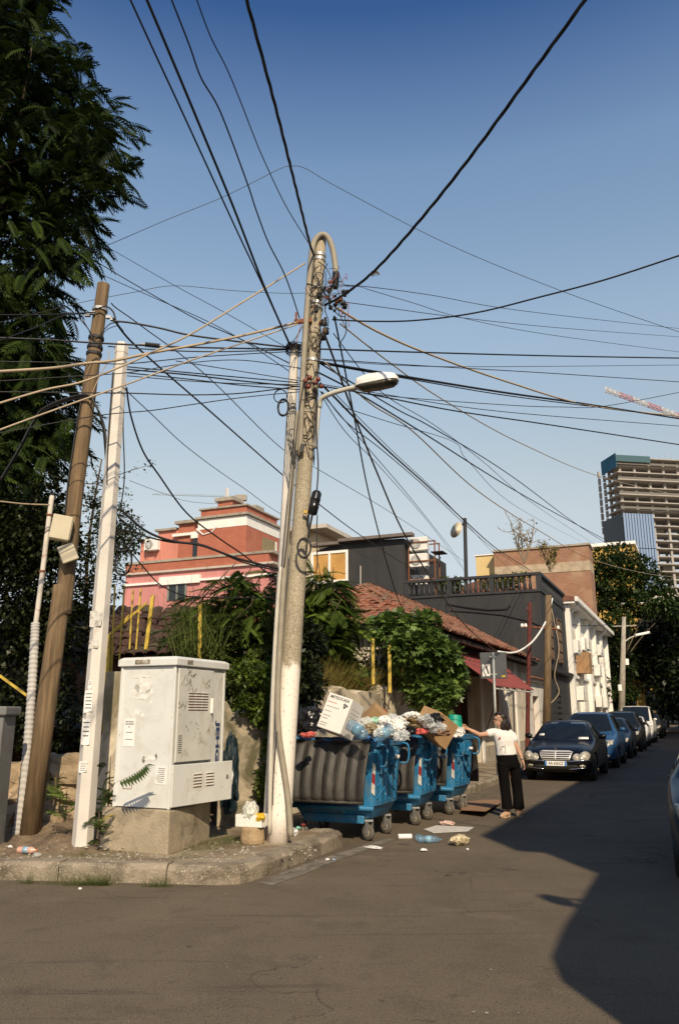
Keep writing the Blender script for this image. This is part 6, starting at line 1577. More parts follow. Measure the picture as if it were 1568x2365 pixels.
M_grs = leafmat('green_grass', (.035, .055, .010), (.13, .16, .035), transl=.25, rough=.7)
M_str = leafmat('street_tree_leaf', (.010, .022, .005), (.050, .085, .016), transl=.2)
M_far = leafmat('far_tree_leaf', (.005, .010, .003), (.022, .034, .008), transl=.12)
M_oli = leafmat('small_grey_leaf', (.018, .026, .009), (.075, .095, .035), transl=.2)

def leafcloud(name, lobes, n, size, m, parent, base, tmpl=LEAF, seed=1, shell=.75, zcut=None, tintz=True):
    g = np.random.default_rng(seed); w_ = np.array([l[1][0]*l[1][1]*l[1][2] for l in lobes])**.67; w_ = w_/w_.sum()
    idx = g.choice(len(lobes), n, p=w_); C = np.array([l[0][:] for l in lobes]); Rr = np.array([l[1] for l in lobes])
    d = g.normal(0, 1, (n, 3)); d /= np.linalg.norm(d, axis=1, keepdims=True)
    rad = np.where(g.random(n) < shell, g.normal(.92, .09, n), g.random(n)**.5)
    # clump the leaves: quantised directions
    P = C[idx] + d*Rr[idx]*rad[:, None]; P += g.normal(0, .06, (n, 3))*Rr[idx].mean(1)[:, None]
    if zcut is not None: P[:, 2] = np.maximum(P[:, 2], zcut)
    D = d + g.normal(0, .7, (n, 3)) + np.array([0, 0, -.35])
    S = size*g.uniform(.6, 1.35, n)
    lob_t = g.uniform(.2, .7, len(lobes))[idx]
    o = scatter(name, tmpl, P-np.array(base[:]), D, S, m, parent, np.clip(lob_t*g.uniform(.5, 1.3, n), 0, 1), rs=g)
    return o
# ---- the big tree on the left
bt = Vector((-8.2, 15.2, 1.4))
TREE = thing('tree', 'huge dark green tree with drooping feathery leaves at left', 'tree', bt)
edge = [(-200, 110), (0, 135), (90, 142), (110, 195), (180, 205), (222, 262), (290, 258), (305, 308), (355, 284), (430, 290), (470, 245), (540, 262), (590, 205), (630, 165), (690, 160), (760, 140), (830, 160), (900, 185), (1010, 168), (1080, 112), (1150, 85), (1230, 75)]
ev = np.array([e[0] for e in edge], float); eu = np.array([e[1] for e in edge], float)
r_ = random.Random(3)
Pc, Dc, Sc, Tc = [], [], [], []
tips = []
for k in range(1050):
    v = r_.uniform(-260, 1230); ub = float(np.interp(v, ev, eu))
    q = r_.random()
    u = ub - 46 - (ub+260)*(q**1.35) + r_.gauss(0, 8)
    depth = 13.3 + r_.gauss(0, .7) + (2.4*r_.random()-.6)*(1 if u < ub-110 else .25)
    c = U(u, v, depth); tips.append(c)
    out = Vector((c.x-bt.x, (c.y-bt.y)*.8-.8, 0)); 
    if out.length < .3: out = Vector((.5, -1, 0))
    out.normalize(); tn = r_.random()*.55 + (.25 if r_.random() < .3 else 0)
    for j in range(r_.randint(6, 10)):
        a = r_.gauss(0, 1.0); d = Vector((out.x*math.cos(a)-out.y*math.sin(a), out.x*math.sin(a)+out.y*math.cos(a), r_.uniform(-.95, .35)))
        d.normalize()
        p = c + Vector((r_.gauss(0, .22), r_.gauss(0, .22), r_.gauss(0, .2)))
        s_ = r_.uniform(.36, .68)
        # keep the outline: pull fronds that would cross it back
        Pc.append(p[:]); Dc.append(d[:]); Sc.append(s_); Tc.append(tn*r_.uniform(.6, 1.1))
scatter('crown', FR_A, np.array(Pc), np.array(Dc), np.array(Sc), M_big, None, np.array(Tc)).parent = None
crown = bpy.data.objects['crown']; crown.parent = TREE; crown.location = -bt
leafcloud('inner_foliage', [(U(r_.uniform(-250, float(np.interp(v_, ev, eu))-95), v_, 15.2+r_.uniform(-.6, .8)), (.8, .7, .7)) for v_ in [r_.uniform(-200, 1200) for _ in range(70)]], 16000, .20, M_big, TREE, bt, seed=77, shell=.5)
mb = MB(); top = bt + Vector((.5, .6, 11.5))
P0 = limb(mb, bt-Vector((0, 0, 1.5)), top, .42, .10, .03, 9, r_)
for k in range(36):
    c = r_.choice(tips); s0 = P0[min(9, max(2, int((c.z-3)/1.35)))]; limb(mb, s0, c, .09, .015, .10, 5, r_)
mb.v = [tuple(Vector(v)-bt) for v in mb.v]; mb.build('trunk', M_bark, TREE, smooth=True)

# ---- dark hedge mass behind the stone wall
hb2 = Vector((-6.5, 13.2, 1.5))
def lobes_px(rects, Y, dY, n, rmin, rmax, seed):
    """lobes inside picture-measured regions standing at distance Y"""
    rr = random.Random(seed); out = []
    for k in range(n):
        u0, v0, u1, v1 = rr.choice(rects); r = rr.uniform(rmin, rmax)
        out.append((U(rr.uniform(u0, u1), rr.uniform(v0, v1), Y + rr.uniform(-dY, dY)), (r*rr.uniform(.8, 1.3), r, r*rr.uniform(.7, 1.0))))
    return out
HG = thing('hedge', 'dense dark hedge filling the space behind the wooden pole', 'hedge', hb2)
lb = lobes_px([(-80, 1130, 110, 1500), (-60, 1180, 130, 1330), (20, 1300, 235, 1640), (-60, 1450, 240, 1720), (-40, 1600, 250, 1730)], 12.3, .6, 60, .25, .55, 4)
leafcloud('foliage', lb, 24000, .085, M_hed, HG, hb2, seed=4)  # very dark green leaves, tone varied at random
mb = MB()
for k in range(10): limb(mb, Vector((rng.uniform(-.9, 1.6), rng.uniform(-.3, .3), 0)), Vector((rng.uniform(-1.2, 2), rng.uniform(-.4, .4), rng.uniform(1.5, 3))), .04, .012, .1)
mb.build('stem', M_bark, HG)
# slender grey leaved tree between the poles
ob_ = Vector((U(250, 1400, 13.0).x, 13.0, 1.5)); OT = thing('slender_tree', 'slender tree with small grey leaves between the two left posts', 'tree', ob_)
tw = random.Random(12); mb = MB(); P, D, S = [], [], []
stem = limb(mb, (0, 0, 0), U(236, 1060, 13.0)-ob_, .05, .012, .04, 10, tw)
for k in range(46):
    t = tw.uniform(.25, 1); b = stem[int(t*10)]; e = b + Vector((tw.gauss(0, .42), tw.gauss(0, .3), tw.uniform(.0, .55)))
    Q = limb(mb, b, e, .010, .003, .08, 5, tw)
    for j in range(46):
        q = tw.choice(Q[1:]); P.append((q+Vector((tw.gauss(0, .05), tw.gauss(0, .05), tw.gauss(0, .05))))[:]); D.append((tw.gauss(0, 1), tw.gauss(0, 1), tw.gauss(.4, .7))); S.append(tw.uniform(.04, .075))
mb.build('trunk', M_bark, OT, smooth=True)
scatter('crown', LEAF, np.array(P), np.array(D), np.array(S), M_oli, OT)
leafcloud('lower_foliage', [(p-ob_, r) for p, r in lobes_px([(205, 1180, 300, 1420)], 13.0, .4, 12, .2, .35, 8)], 3200, .06, M_oli, OT, Vector((0, 0, 0)), seed=8)

# ---- shrub of feathery leaves behind the concrete pole
def feather_shrub(name, label, base, stems, nfr, smin, smax, m, seed, tmpl=FR_B, tilt=(-.5, .6), hub=None):
    """stems: list of tip points (world). Fronds radiate from the upper half of every stem"""
    t = thing(name, label, 'shrub', base); rr = random.Random(seed); mb = MB(); P, D, S, T = [], [], [], []
    for tip in stems:
        Q = limb(mb, Vector((rr.gauss(0, .25), rr.gauss(0, .2), 0)), tip-base, .028, .008, .07, 8, rr); tn = rr.uniform(.1, .75)
        for j in range(nfr):
            k = min(8, max(2, int(8*(1-rr.random()**1.7*.75)))); q = Q[k]
            a = rr.random()*6.283; d = Vector((math.cos(a), math.sin(a)-.25, rr.uniform(*tilt)))
            P.append((q+Vector((rr.gauss(0, .04), rr.gauss(0, .04), rr.gauss(0, .05))))[:]); D.append(d[:]); S.append(rr.uniform(smin, smax)); T.append(tn*rr.uniform(.5, 1.25))
    mb.build('stem', M_bark, t, smooth=True)
    scatter('foliage', tmpl, np.array(P), np.array(D), np.array(S), m, t, np.array(T)); return t
r_ = random.Random(31)
tips = [U(r_.uniform(470, 640), r_.uniform(1340, 1600), r_.uniform(12.6, 14.2)) for k in range(26)] + [U(u, v, 13.2) for u, v in ((545, 1300), (520, 1330), (590, 1295), (620, 1300), (570, 1320), (640, 1330), (500, 1380), (480, 1390), (560, 1350), (600, 1340), (530, 1370), (610, 1370))]
feather_shrub('feathery_shrub', 'tall feathery leaved shrub left of the concrete pole', Vector((-2.2, 13.2, 1.6)), tips, 20, .36, .66, M_ail, 31)
tips = [U(r_.uniform(690, 790), r_.uniform(1320, 1500), r_.uniform(16.6, 18.0)) for k in range(30)] + [U(u, v, 17.0) for u, v in ((735, 1300), (770, 1310), (800, 1340), (820, 1390), (830, 1430), (760, 1330), (705, 1300))]
feather_shrub('feathery_shrub', 'dark feathery leaved shrub right of the concrete pole', Vector((-.3, 17.4, 1.9)), tips, 26, .42, .70, M_ail, 32)
# filler mass low behind both so the garden reads deep
UF = thing('undergrowth', 'tangled dark undergrowth on the bank behind the wall', 'undergrowth', Vector((-1.5, 13.5, 1.5)))
leafcloud('foliage', lobes_px([(420, 1470, 640, 1660), (675, 1460, 700, 1600), (480, 1560, 640, 1750)], 13.4, .7, 40, .2, .42, 6), 15000, .085, M_hed, UF, Vector((-1.5, 13.5, 1.5)), seed=6)
leafcloud('light_foliage', lobes_px([(470, 1420, 640, 1640), (440, 1480, 600, 1600)], 12.5, .4, 26, .12, .24, 16), 5200, .06, M_grs, UF, Vector((-1.5, 13.5, 1.5)), seed=16)
# ivy over the wall left of the pole and behind it
IV = thing('ivy', 'bright ivy spilling down the wall between cabinet and pole', 'ivy', Vector((-1.9, 11.4, .2)))
leafcloud('foliage', lobes_px([(600, 1600, 650, 1820), (550, 1540, 640, 1640), (560, 1540, 640, 1700), (610, 1700, 640, 1860)], 11.15, .2, 44, .06, .15, 7), 5200, .062, M_ivy, IV, Vector((-1.9, 11.4, .2)), seed=7)
mb = MB()
for k in range(12): limb(mb, (rng.uniform(-.5, .4), 0, 0), (rng.uniform(-.7, .5), .05, rng.uniform(1, 2)), .012, .005, .1)
mb.build('stem', M_bark, IV)
# fig like bush hanging over the wall by the old house
FGb = U(960, 1640, 18.2); FGb.z = 1.9
FG = thing('fig_bush', 'bright green broad leaved bush hanging over the wall by old house', 'bush', FGb)
r_ = random.Random(44); lobes = []
for (u, v, r) in ((880, 1450, .34), (905, 1440, .34), (930, 1455, .30), (960, 1445, .36), (985, 1440, .30), (940, 1490, .42), (975, 1490, .45), (1005, 1500, .40), (1030, 1515, .36), (950, 1530, .42), (990, 1540, .48), (1030, 1555, .38), (1050, 1540, .24), (1060, 1565, .22), (965, 1580, .40), (1005, 1590, .45), (1030, 1600, .30), (1000, 1630, .32), (975, 1620, .28), (1020, 1640, .24), (920, 1510, .28)):
    lobes.append((U(u, v, 18.0+r_.uniform(-.5, .4)), (r*.9, r*.8, r*.8)))
leafcloud('foliage', lobes, 4300, .16, M_fig, FG, FGb, LOBED, seed=9, shell=.85)
mb = MB()
for k in range(14): limb(mb, (rng.uniform(-.4, .4), rng.uniform(-.2, .4), -.1), r_.choice(lobes)[0]-FGb, .03, .01, .08)
mb.build('stem', M_bark, FG)
# dry grass on the bank above the retaining wall, grass behind the cabinet
BL = (np.array([(-.007, 0, 0), (.007, 0, 0), (.005, .55, .05), (-.005, .55, .05), (.0015, 1.0, -.12), (-.0015, 1.0, -.12)], float), np.array([(0, 1, 2, 3), (3, 2, 4, 5)]))
def grass(name, P, hmin, hmax, m, label, seed, lean=.45, cat='grass'):
    g = np.random.default_rng(seed); n = len(P); D = np.stack([g.normal(0, lean, n), g.normal(0, lean, n), np.ones(n)], 1); S = g.uniform(hmin, hmax, n)
    V, F = BL; o = scatter(name, (V, F), P, D, S, m, None, None, g.normal(0, 1, (n, 3)), rs=g); return tag(o, label, cat)
def patch(pts_uvY, n, seed, z=None, sp=.15):
    rr = random.Random(seed); out = []
    for k in range(n):
        u0, u1, v0, v1, Y0, Y1 = rr.choice(pts_uvY); Y = rr.uniform(Y0, Y1); p = U(rr.uniform(u0, u1), rr.uniform(v0, v1), Y)
        out.append((p.x, p.y, p.z if z is None else z))
    return np.array(out)
rr = random.Random(15); g_ = []
for k in range(8000):
    s_, r_w = -6.5-abs(rr.gauss(0, .7)), rr.uniform(12.8, 18.2); p = ST(s_, r_w); g_.append((p.x, p.y, 2.0+rr.uniform(-.1, .08)))
grass('dry_grass', np.array(g_), .2, .85, M_dry, 'dry yellow grass tangled above the retaining wall', 1, .7)
SCb = ST(-7.2, 16.0, 1.9)
SC = thing('scrub', 'tangled yellow green scrub behind the yellow fence posts', 'scrub', SCb)
leafcloud('foliage', lobes_px([(790, 1470, 970, 1590), (740, 1530, 900, 1600), (860, 1450, 960, 1560)], 19.0, .35, 46, .14, .32, 18), 7500, .075, leafmat('scrub_leaf', (.050, .060, .012), (.24, .23, .055), transl=.25, rough=.7), SC, SCb, seed=18, shell=.6)
mb = MB()
for k in range(14): limb(mb, (rng.uniform(-1.5, 1.5), rng.uniform(-.4, .6), -.2), (rng.uniform(-1.8, 1.8), rng.uniform(-.5, .8), rng.uniform(.6, 1.5)), .012, .004, .1)
mb.build('stem', M_bark, SC)
grass('tall_grass', patch([(385, 480, 1440, 1510, 11.6, 12.4), (400, 520, 1480, 1540, 11.4, 12.2)], 260, 2), .25, .85, M_grs, 'tall grass stalks standing behind the cabinet', 2, .35)
g_ = []
rr = random.Random(5)
for (u, v, su, sv, n) in ((500, 1945, 48, 7, 1500), (450, 1962, 30, 4, 500), (540, 1940, 20, 5, 450), (250, 1978, 40, 4, 350), (180, 1975, 25, 3, 200), (290, 1958, 25, 6, 200), (425, 1978, 25, 3, 200)):
    for k in range(n): p = G(u+rr.gauss(0, su), v+rr.gauss(0, sv), PH); g_.append((p.x, p.y, PH-.012))
grass('pavement_grass', np.array(g_), .03, .10, M_grs, 'low green grass in the cracks of the corner pavement', 5, .8)
g_ = []
for (u, v, su, n) in ((215, 2044, 22, 500), (170, 2045, 30, 160), (365, 2048, 18, 260), (70, 2040, 14, 140), (240, 2045, 10, 220), (130, 2042, 20, 100)):
    for k in range(n): p = G(u+rr.gauss(0, su), v, .0); g_.append((p.x, p.y-abs(rr.gauss(0, .02)), 0))
grass('kerb_weeds', np.array(g_), .04, .16, M_grs, 'weeds growing along the foot of the kerb', 6, .7)
# fern like weeds left of the cabinet, one frond reaching across its face
def weed(label, base, n, smin, smax, seed, tilt=(.1, 1.3), m=M_ail, tmpl=FR_B, height=.0, name='weed'):
    t = thing(name, label, 'weed', base); rr = random.Random(seed); P, D, S = [], [], []
    for k in range(n):
        a = rr.random()*6.283; P.append((rr.gauss(0, .04), rr.gauss(0, .04), rr.uniform(0, height))); D.append((math.cos(a), math.sin(a), rr.uniform(*tilt))); S.append(rr.uniform(smin, smax))
    o = scatter('foliage', tmpl, np.array(P), np.array(D), np.array(S), m, t, kind=None)
    mb = MB().tube([(0, 0, -.05), (.01, 0, height*.6+.05), (.0, 0, height+.1)], [.012, .009, .004], 6); mb.build('stem', M_bark, t); return t
wb1 = U(246, 1900, 9.45); wb1.z = PH; weed('dark leafy weed climbing between hexagonal post and cabinet', wb1, 60, .15, .30, 1, (-.4, .8), height=.85, m=M_hedf)
weed('leafy weed at the foot of the rubble wall', U(125, 1850, 10.3)*1.0, 22, .10, .2, 2, height=.25, tmpl=FR_C)
weed('small weed beside the wooden pole foot', U(150, 1890, 9.6)*1.0, 14, .10, .22, 3, height=.2, tmpl=FR_C)
weed('low weed cluster at the hexagonal post foot', U(226, 1925, 9.0)*1.0, 16, .08, .18, 4, height=.12, tmpl=FR_C)
fr = thing('fern_frond', 'single arching leaf reaching across the cabinet face', 'frond', U(268, 1850, 8.95)); 
f0 = U(266, 1808, 8.85)
P = np.array([(f0-fr.location)[:]]); D = np.array([(U(362, 1768, 8.62)-f0)[:]]); scatter('leaf', leaf_rows(11, -.10, w=.16, ll=.27, fold=.75), P, D, np.array([.50]), M_hedf, fr, np.array([.75]), np.array([[0., -.5, 1.]]), kind=None)
MB().tube([(U(240, 1840, 9.0)-fr.location), (f0-fr.location)], .006, 5).build('stalk', M_bark, fr)

# ---- the street tree and the dark trees beyond
def street_tree(label, base, lobes, n, size, m, seed, trunk=M_barkp, tmpl=LEAF, group=None, r0=.22):
    t = thing('tree', label, 'tree', base, 0, group); rr = random.Random(seed); mb = MB()
    zc = sum(l[0].z for l in lobes)/len(lobes); fork = Vector((0, 0, max(2.5, (zc-base.z)*.45)))
    limb(mb, (0, 0, -.1), fork, r0, r0*.75, .02, 6, rr)
    for l in lobes[::max(1, len(lobes)//9)]: limb(mb, fork, (l[0]-base)*.85, r0*.4, .03, .06, 6, rr)
    mb.build('trunk', trunk, t, smooth=True)
    leafcloud('crown', lobes, n, size, m, t, base, tmpl, seed=seed, shell=.8); return t
tb = ST(-5.6, 68.6, .14)
lb = []
r_ = random.Random(55)
for (u, v, r) in ((1400, 1290, 1.2), (1430, 1275, 1.0), (1375, 1310, 1.1), (1420, 1310, 1.4), (1450, 1300, 1.3), (1480, 1310, 1.2), (1365, 1345, 1.0), (1400, 1345, 1.4), (1440, 1345, 1.6), (1480, 1350, 1.5), (1510, 1345, 1.2), (1350, 1375, .8), (1380, 1385, 1.2), (1420, 1385, 1.3), (1460, 1395, 1.5), (1500, 1390, 1.4), (1535, 1385, 1.2), (1550, 1410, 1.0), (1395, 1430, 1.2), (1430, 1430, 1.0), (1400, 1470, 1.1), (1425, 1475, .9), (1410, 1515, 1.1), (1430, 1550, 1.2), (1415, 1590, 1.2), (1440, 1600, 1.0)):
    lb.append((PR(u, v, 69+r_.uniform(-1.5, 1.5)), (r*1.1, r, r*.7)))
street_tree('leafy street tree rising beside the white building', tb, lb, 13000, .30, M_str, 55, M_bark, group=None)
darks = [('dark street tree past the far lamp post', -4.9, 80, (1440, 1400, 1530, 1600), 22), ('dark tree over the white van', -4.7, 92, (1470, 1420, 1568, 1600), 22), ('dark tree at the far end of the street', -3.5, 110, (1500, 1430, 1600, 1630), 22), ('dark tree on the right hand pavement at the frame edge', 2.4, 74, (1530, 1400, 1680, 1640), 26), ('second dark tree on the right hand pavement', 2.4, 95, (1560, 1430, 1700, 1640), 20)]
for k, (lbl, s, r, (u0, v0, u1, v1), n) in enumerate(darks):
    base = ST(s, r, .14); lo = []
    for j in range(n): q = r_.uniform(1.0, 2.1); lo.append((PR(r_.uniform(u0, u1), r_.uniform(v0, v1), r+r_.uniform(-3, 3)), (q*1.2, q, q*.8)))
    street_tree(lbl, base, lo, 7000, .45, M_far, 60+k, M_bark, group='dark trees along the far street')
# closing mass of trees at the end of the road
lo = []
for k in range(40): q = r_.uniform(2, 3.5); lo.append((PR(r_.uniform(1470, 1700), r_.uniform(1460, 1640), 150+r_.uniform(-8, 8)), (q*1.3, q, q)))
FW = thing('far_trees', 'mass of far trees closing off the end of the street', 'trees', ST(-2, 150)); leafcloud('foliage', lo, 9000, .9, M_far, FW, ST(-2, 150), seed=71)
mb = MB()
for k in range(6): limb(mb, (k*2-6, 0, 0), (k*2-6+rng.uniform(-1, 1), 0, 7), .25, .1, .03)
mb.build('trunk', M_bark, FW)
# ivy climbing low walls past the white building
GV = thing('green_wall', 'dark climbing greenery past the end of the white building', 'creeper', ST(-6, 70, .1)); lo = []
for k in range(22): q = r_.uniform(.5, 1.0); lo.append((PR(r_.uniform(1408, 1440), r_.uniform(1480, 1650), 68.2), (q, q*.6, q)))
leafcloud('foliage', lo, 4200, .25, M_far, GV, ST(-6, 70, .1), seed=72)
# potted plants and the bare tree on the terrace
for k, (u, v, w_, lbl) in enumerate(((1030, 1330, .7, 'leafy pot plants at the left end of terrace'), (1060, 1335, .6, 'bushy pot plant under the dish mast'), (1125, 1335, .9, 'spreading green plants at the middle of terrace'), (1180, 1335, .6, 'small green plants at the right of terrace'))):
    b = PR(u, 1352, 39.2); b.z = 7.37; t = thing('pot_plant', lbl, 'plant', b)
    MB().lathe([(.13, 0), (.18, .3), (.2, .32), (.17, .32)], 12).build('pot', M_tile, t)
    leafcloud('foliage', [(Vector((rng.gauss(0, w_*.5), rng.gauss(0, .2), rng.uniform(.4, .85))), (w_*.4, .3, .25)) for _ in range(7)], 700, .12, M_ivy, t, Vector((0, 0, 0)), seed=80+k)
def bare_tree(label, u, v0, v1, Yr, leaves, seed):
    b = PR(u, v0, Yr); t = thing('bare_tree', label, 'tree', b); rr = random.Random(seed); mb = MB(); H_ = PR(u, v1, Yr).z-b.z; P, D, S = [], [], []
    for k in range(5):
        Q = limb(mb, (0, 0, 0), (rr.uniform(-.3, .3)*H_, rr.uniform(-.2, .2), H_*rr.uniform(.7, 1)), .05, .015, .06, 6, rr)
        for j in range(7):
            s0 = rr.choice(Q[2:]); e = s0+Vector((rr.gauss(0, .16)*H_, rr.gauss(0, .2), rr.uniform(.05, .3)*H_)); W_ = limb(mb, s0, e, .022, .008, .1, 4, rr)
            for q in range(2): limb(mb, W_[2+q], W_[2+q]+Vector((rr.gauss(0, .08)*H_, 0, rr.uniform(.02, .15)*H_)), .012, .006, .1, 3, rr)
            for q in range(leaves): w0 = rr.choice(W_); P.append((w0+Vector((rr.gauss(0, .1), rr.gauss(0, .1), rr.gauss(0, .1))))[:]); D.append((rr.gauss(0, 1), rr.gauss(0, 1), rr.gauss(0, 1))); S.append(rr.uniform(.08, .16))
    mb.build('branch', M_barkp, t); 
    if P: scatter('leaf', LEAF, np.array(P), np.array(D), np.array(S), M_dry, t)
bare_tree('nearly bare twiggy tree above the terrace', 1210, 1300, 1200, 42, 3, 1)
bare_tree('thin yellowing sapling right of the bare tree', 1270, 1320, 1258, 42, 14, 2)
# ================================================================ cars
M_chrome = mat('chrome', (.75, .75, .74), .15, metal=1., var=.05)
M_cglass = mat('car_glass', (.010, .014, .016), .06, var=.2, scale=1.5, spec=.7)
M_hl = mat('headlamp_glass', (.36, .34, .28), .2, var=.5, scale=14, spec=.9)
M_lens = mat('lamp_lens', (.62, .58, .48), .25, var=.3, scale=20)
M_grl = mat('grille_chrome', (.78, .76, .72), .35, metal=.35, var=.05)
M_ctyre = mat('car_tyre', (.016, .016, .015), .85, var=.3)
M_rim = mat('alloy_rim', (.35, .35, .34), .35, metal=.8, var=.1)
M_plast = mat('black_trim', (.014, .014, .014), .5, var=.2)
def paint(name, c, rough=.3):
    return mat(name, c, rough, var=.05, scale=1.5, coat=.12, spec=.3, dirt=tuple(x*.8+.012 for x in c), dscale=1.2, damt=(.6, .95))
def bvh_of(me): 
    bm = bmesh.new(); bm.from_mesh(me); t = BVHTree.FromBMesh(bm); bm.free(); return t
def decal(bvh, outline, axis, off, m, name, parent, step=.05, sgn=1):
    """a panel cut to outline and laid on the bodywork. axis 'y': seen from the front (outline in x,z); axis 'x': seen from a side (outline in y,z)"""
    bm = bmesh.new(); vs = [bm.verts.new((a, 0, b)) for a, b in outline]; bm.faces.new(vs)
    xs = [a for a, b in outline]; zs = [b for a, b in outline]
    for k in range(int((max(xs)-min(xs))/step)):
        bmesh.ops.bisect_plane(bm, geom=bm.verts[:]+bm.edges[:]+bm.faces[:], plane_co=(min(xs)+(k+1)*step, 0, 0), plane_no=(1, 0, 0))
    for k in range(int((max(zs)-min(zs))/step)):
        bmesh.ops.bisect_plane(bm, geom=bm.verts[:]+bm.edges[:]+bm.faces[:], plane_co=(0, 0, min(zs)+(k+1)*step), plane_no=(0, 0, 1))
    bad = []
    for v in bm.verts:
        a, b = v.co.x, v.co.z
        if axis == 'y': h, n, i, d = bvh.ray_cast(Vector((a, -3, b)), Vector((0, 1, 0)))
        elif axis == 'r': h, n, i, d = bvh.ray_cast(Vector((a, 9, b)), Vector((0, -1, 0)))
        else: h, n, i, d = bvh.ray_cast(Vector((3*sgn, a, b)), Vector((-sgn, 0, 0)))
        if h is None: bad.append(v); continue
        v.co = h + n*off
    if bad: bmesh.ops.delete(bm, geom=bad, context='VERTS')
    bmesh.ops.recalc_face_normals(bm, faces=bm.faces)
    me = bpy.data.meshes.new(name); bm.to_mesh(me); bm.free()
    me.polygons.foreach_set('use_smooth', [True]*len(me.polygons))
    o = link(name, me, m, parent); s = o.modifiers.new('thick', 'SOLIDIFY'); s.thickness = .004; s.offset = 0
    return o
def oval(cx, cz, rx, rz, n=20, rot=0.): 
    return [(cx+rx*math.cos(a)*math.cos(rot)-rz*math.sin(a)*math.sin(rot), cz+rx*math.cos(a)*math.sin(rot)+rz*math.sin(a)*math.cos(rot)) for a in [2*math.pi*k/n for k in range(n)]]
def mir(o): return [(-a, b) for a, b in reversed(o)]
def car(name, label, pm, P):
    """P: length, width, hood/roof heights and where the glass begins; front at y=0 looking towards -y"""
    t = thing(name, label, P.get('cat', 'car'))
    L_, w = P['L'], P['W']/2; hz, rz, belt = P['hood'], P['roof'], P['belt']; yc, yr, yb, yt = P['cowl'], P['rooff'], P['roofb'], P['tail']
    wt = P.get('wt', w*.66); zb = P.get('zb', .20); nose = P.get('nose', .62)
    st = [(0.0, w*.62, zb+.10, nose*.80, nose*.86, w*.50), (.05, w*.80, zb+.04, nose*.92, nose, w*.62), (.18, w*.93, zb, nose+.04, nose+.08, w*.70), (.45, w*.985, zb-.01, (nose+hz)/2, (nose+hz)/2+.07, w*.74),
          (yc*.7, w, zb-.01, hz-.06, hz+.01, w*.78), (yc-.04, w, zb-.01, belt-.02, hz+.05, w*.80), (yc+.02, w, zb-.01, belt, hz+.07, w*.80),
          ((yc+yr)/2, w, zb-.01, belt+.01, (hz+.07+rz)/2+.03, (w*.80+wt)/2), (yr, w, zb-.01, belt+.02, rz-.02, wt), (yr+.25, w, zb-.01, belt+.03, rz, wt),
          ((yr+yb)/2, w, zb-.01, belt+.03, rz+.005, wt), (yb, w*.99, zb-.01, belt+.04, rz-.04, wt*.98),
          (yt, w*.97, zb-.0, belt+.03, P['deck'], w*.72), (L_-.12, w*.93, zb+.02, belt-.02, P['deck']-.03, w*.70), (L_-.02, w*.86, zb+.08, belt-.12, P['deck']-.10, w*.6), (L_, w*.7, zb+.14, belt-.2, P['deck']-.16, w*.5)]
    secs = []
    for (y, ww, b, s, tz, tw) in st:
        half = [(0, b), (ww*.6, b), (ww*.93, b+.03), (ww*.995, b+.16), (ww, (b+s)/2+.03), (ww*.99, s-.07), (ww*.955, s), (ww*.955*.45+tw*.55, s*.45+tz*.55-.0), (tw, tz-.045), (tw*.82, tz-.008), (tw*.4, tz+.008), (0, tz+.012)]
        secs.append([(x, y, z) for x, z in half] + [(-x, y, z) for x, z in half[-2:0:-1]])
    n = len(secs[0]); mb = ring_loft(secs); mb.f.append(tuple(reversed(range(n)))); mb.f.append(tuple((len(secs)-1)*n+j for j in range(n)))
    tmp = mb.build('tmp', None, None, smooth=True); fixn(tmp.data)
    sb = tmp.modifiers.new('s', 'SUBSURF'); sb.levels = 2; sb.render_levels = 2
    me0 = evalmesh(tmp); tree = bvh_of(me0)
    # wheel arches
    wr = P.get('wr', .32); wys = (P.get('fw', .82), L_-P.get('rw', .95)); cut = MB()
    for y in wys:
        for s in (-1, 1): cut.lathe([(wr+.05, -.16), (wr+.05, .16)], 24, (s*(w-.05), y, wr), frame((0, 0, 1), (1, 0, 0)))
    co = cut.build('cut', None); fixn(co.data)
    bo = tmp.modifiers.new('b', 'BOOLEAN'); bo.object = co; bo.operation = 'DIFFERENCE'; bo.solver = 'EXACT'
    me = evalmesh(tmp); bpy.data.objects.remove(tmp); bpy.data.objects.remove(co)
    me.materials.clear(); me.name = 'body'; me.polygons.foreach_set('use_smooth', [True]*len(me.polygons)); me.set_sharp_from_angle(angle=R(38))
    link('body', me, pm, t)
    for y in wys:
        for s in (-1, 1):
            wh = MB().lathe([(wr*.62, -.10), (wr*.93, -.10), (wr, -.07), (wr, .07), (wr*.93, .10), (wr*.62, .10)], 28, (s*(w-.125), y, wr), frame((0, 0, 1), (1, 0, 0))).build('wheel', M_ctyre, t, smooth=True)
            rm = MB().lathe([(wr*.62, -.092), (wr*.57, -.075), (wr*.15, -.09), (wr*.15, .09), (wr*.57, .075), (wr*.62, .092)], 28, (s*(w-.125), y, wr), frame((0, 0, 1), (1, 0, 0))).build('rim', M_rim, wh, smooth=True)
    # glass
    z0, z1 = hz+.10, rz-.055; x0, x1 = w*.80, wt*.90
    ws = decal(tree, [(-x0, z0), (-x0*.5, z0-.03), (0, z0-.035), (x0*.5, z0-.03), (x0, z0), (x1, z1), (0, z1+.015), (-x1, z1)], 'y', .004, M_cglass, 'windscreen', t)
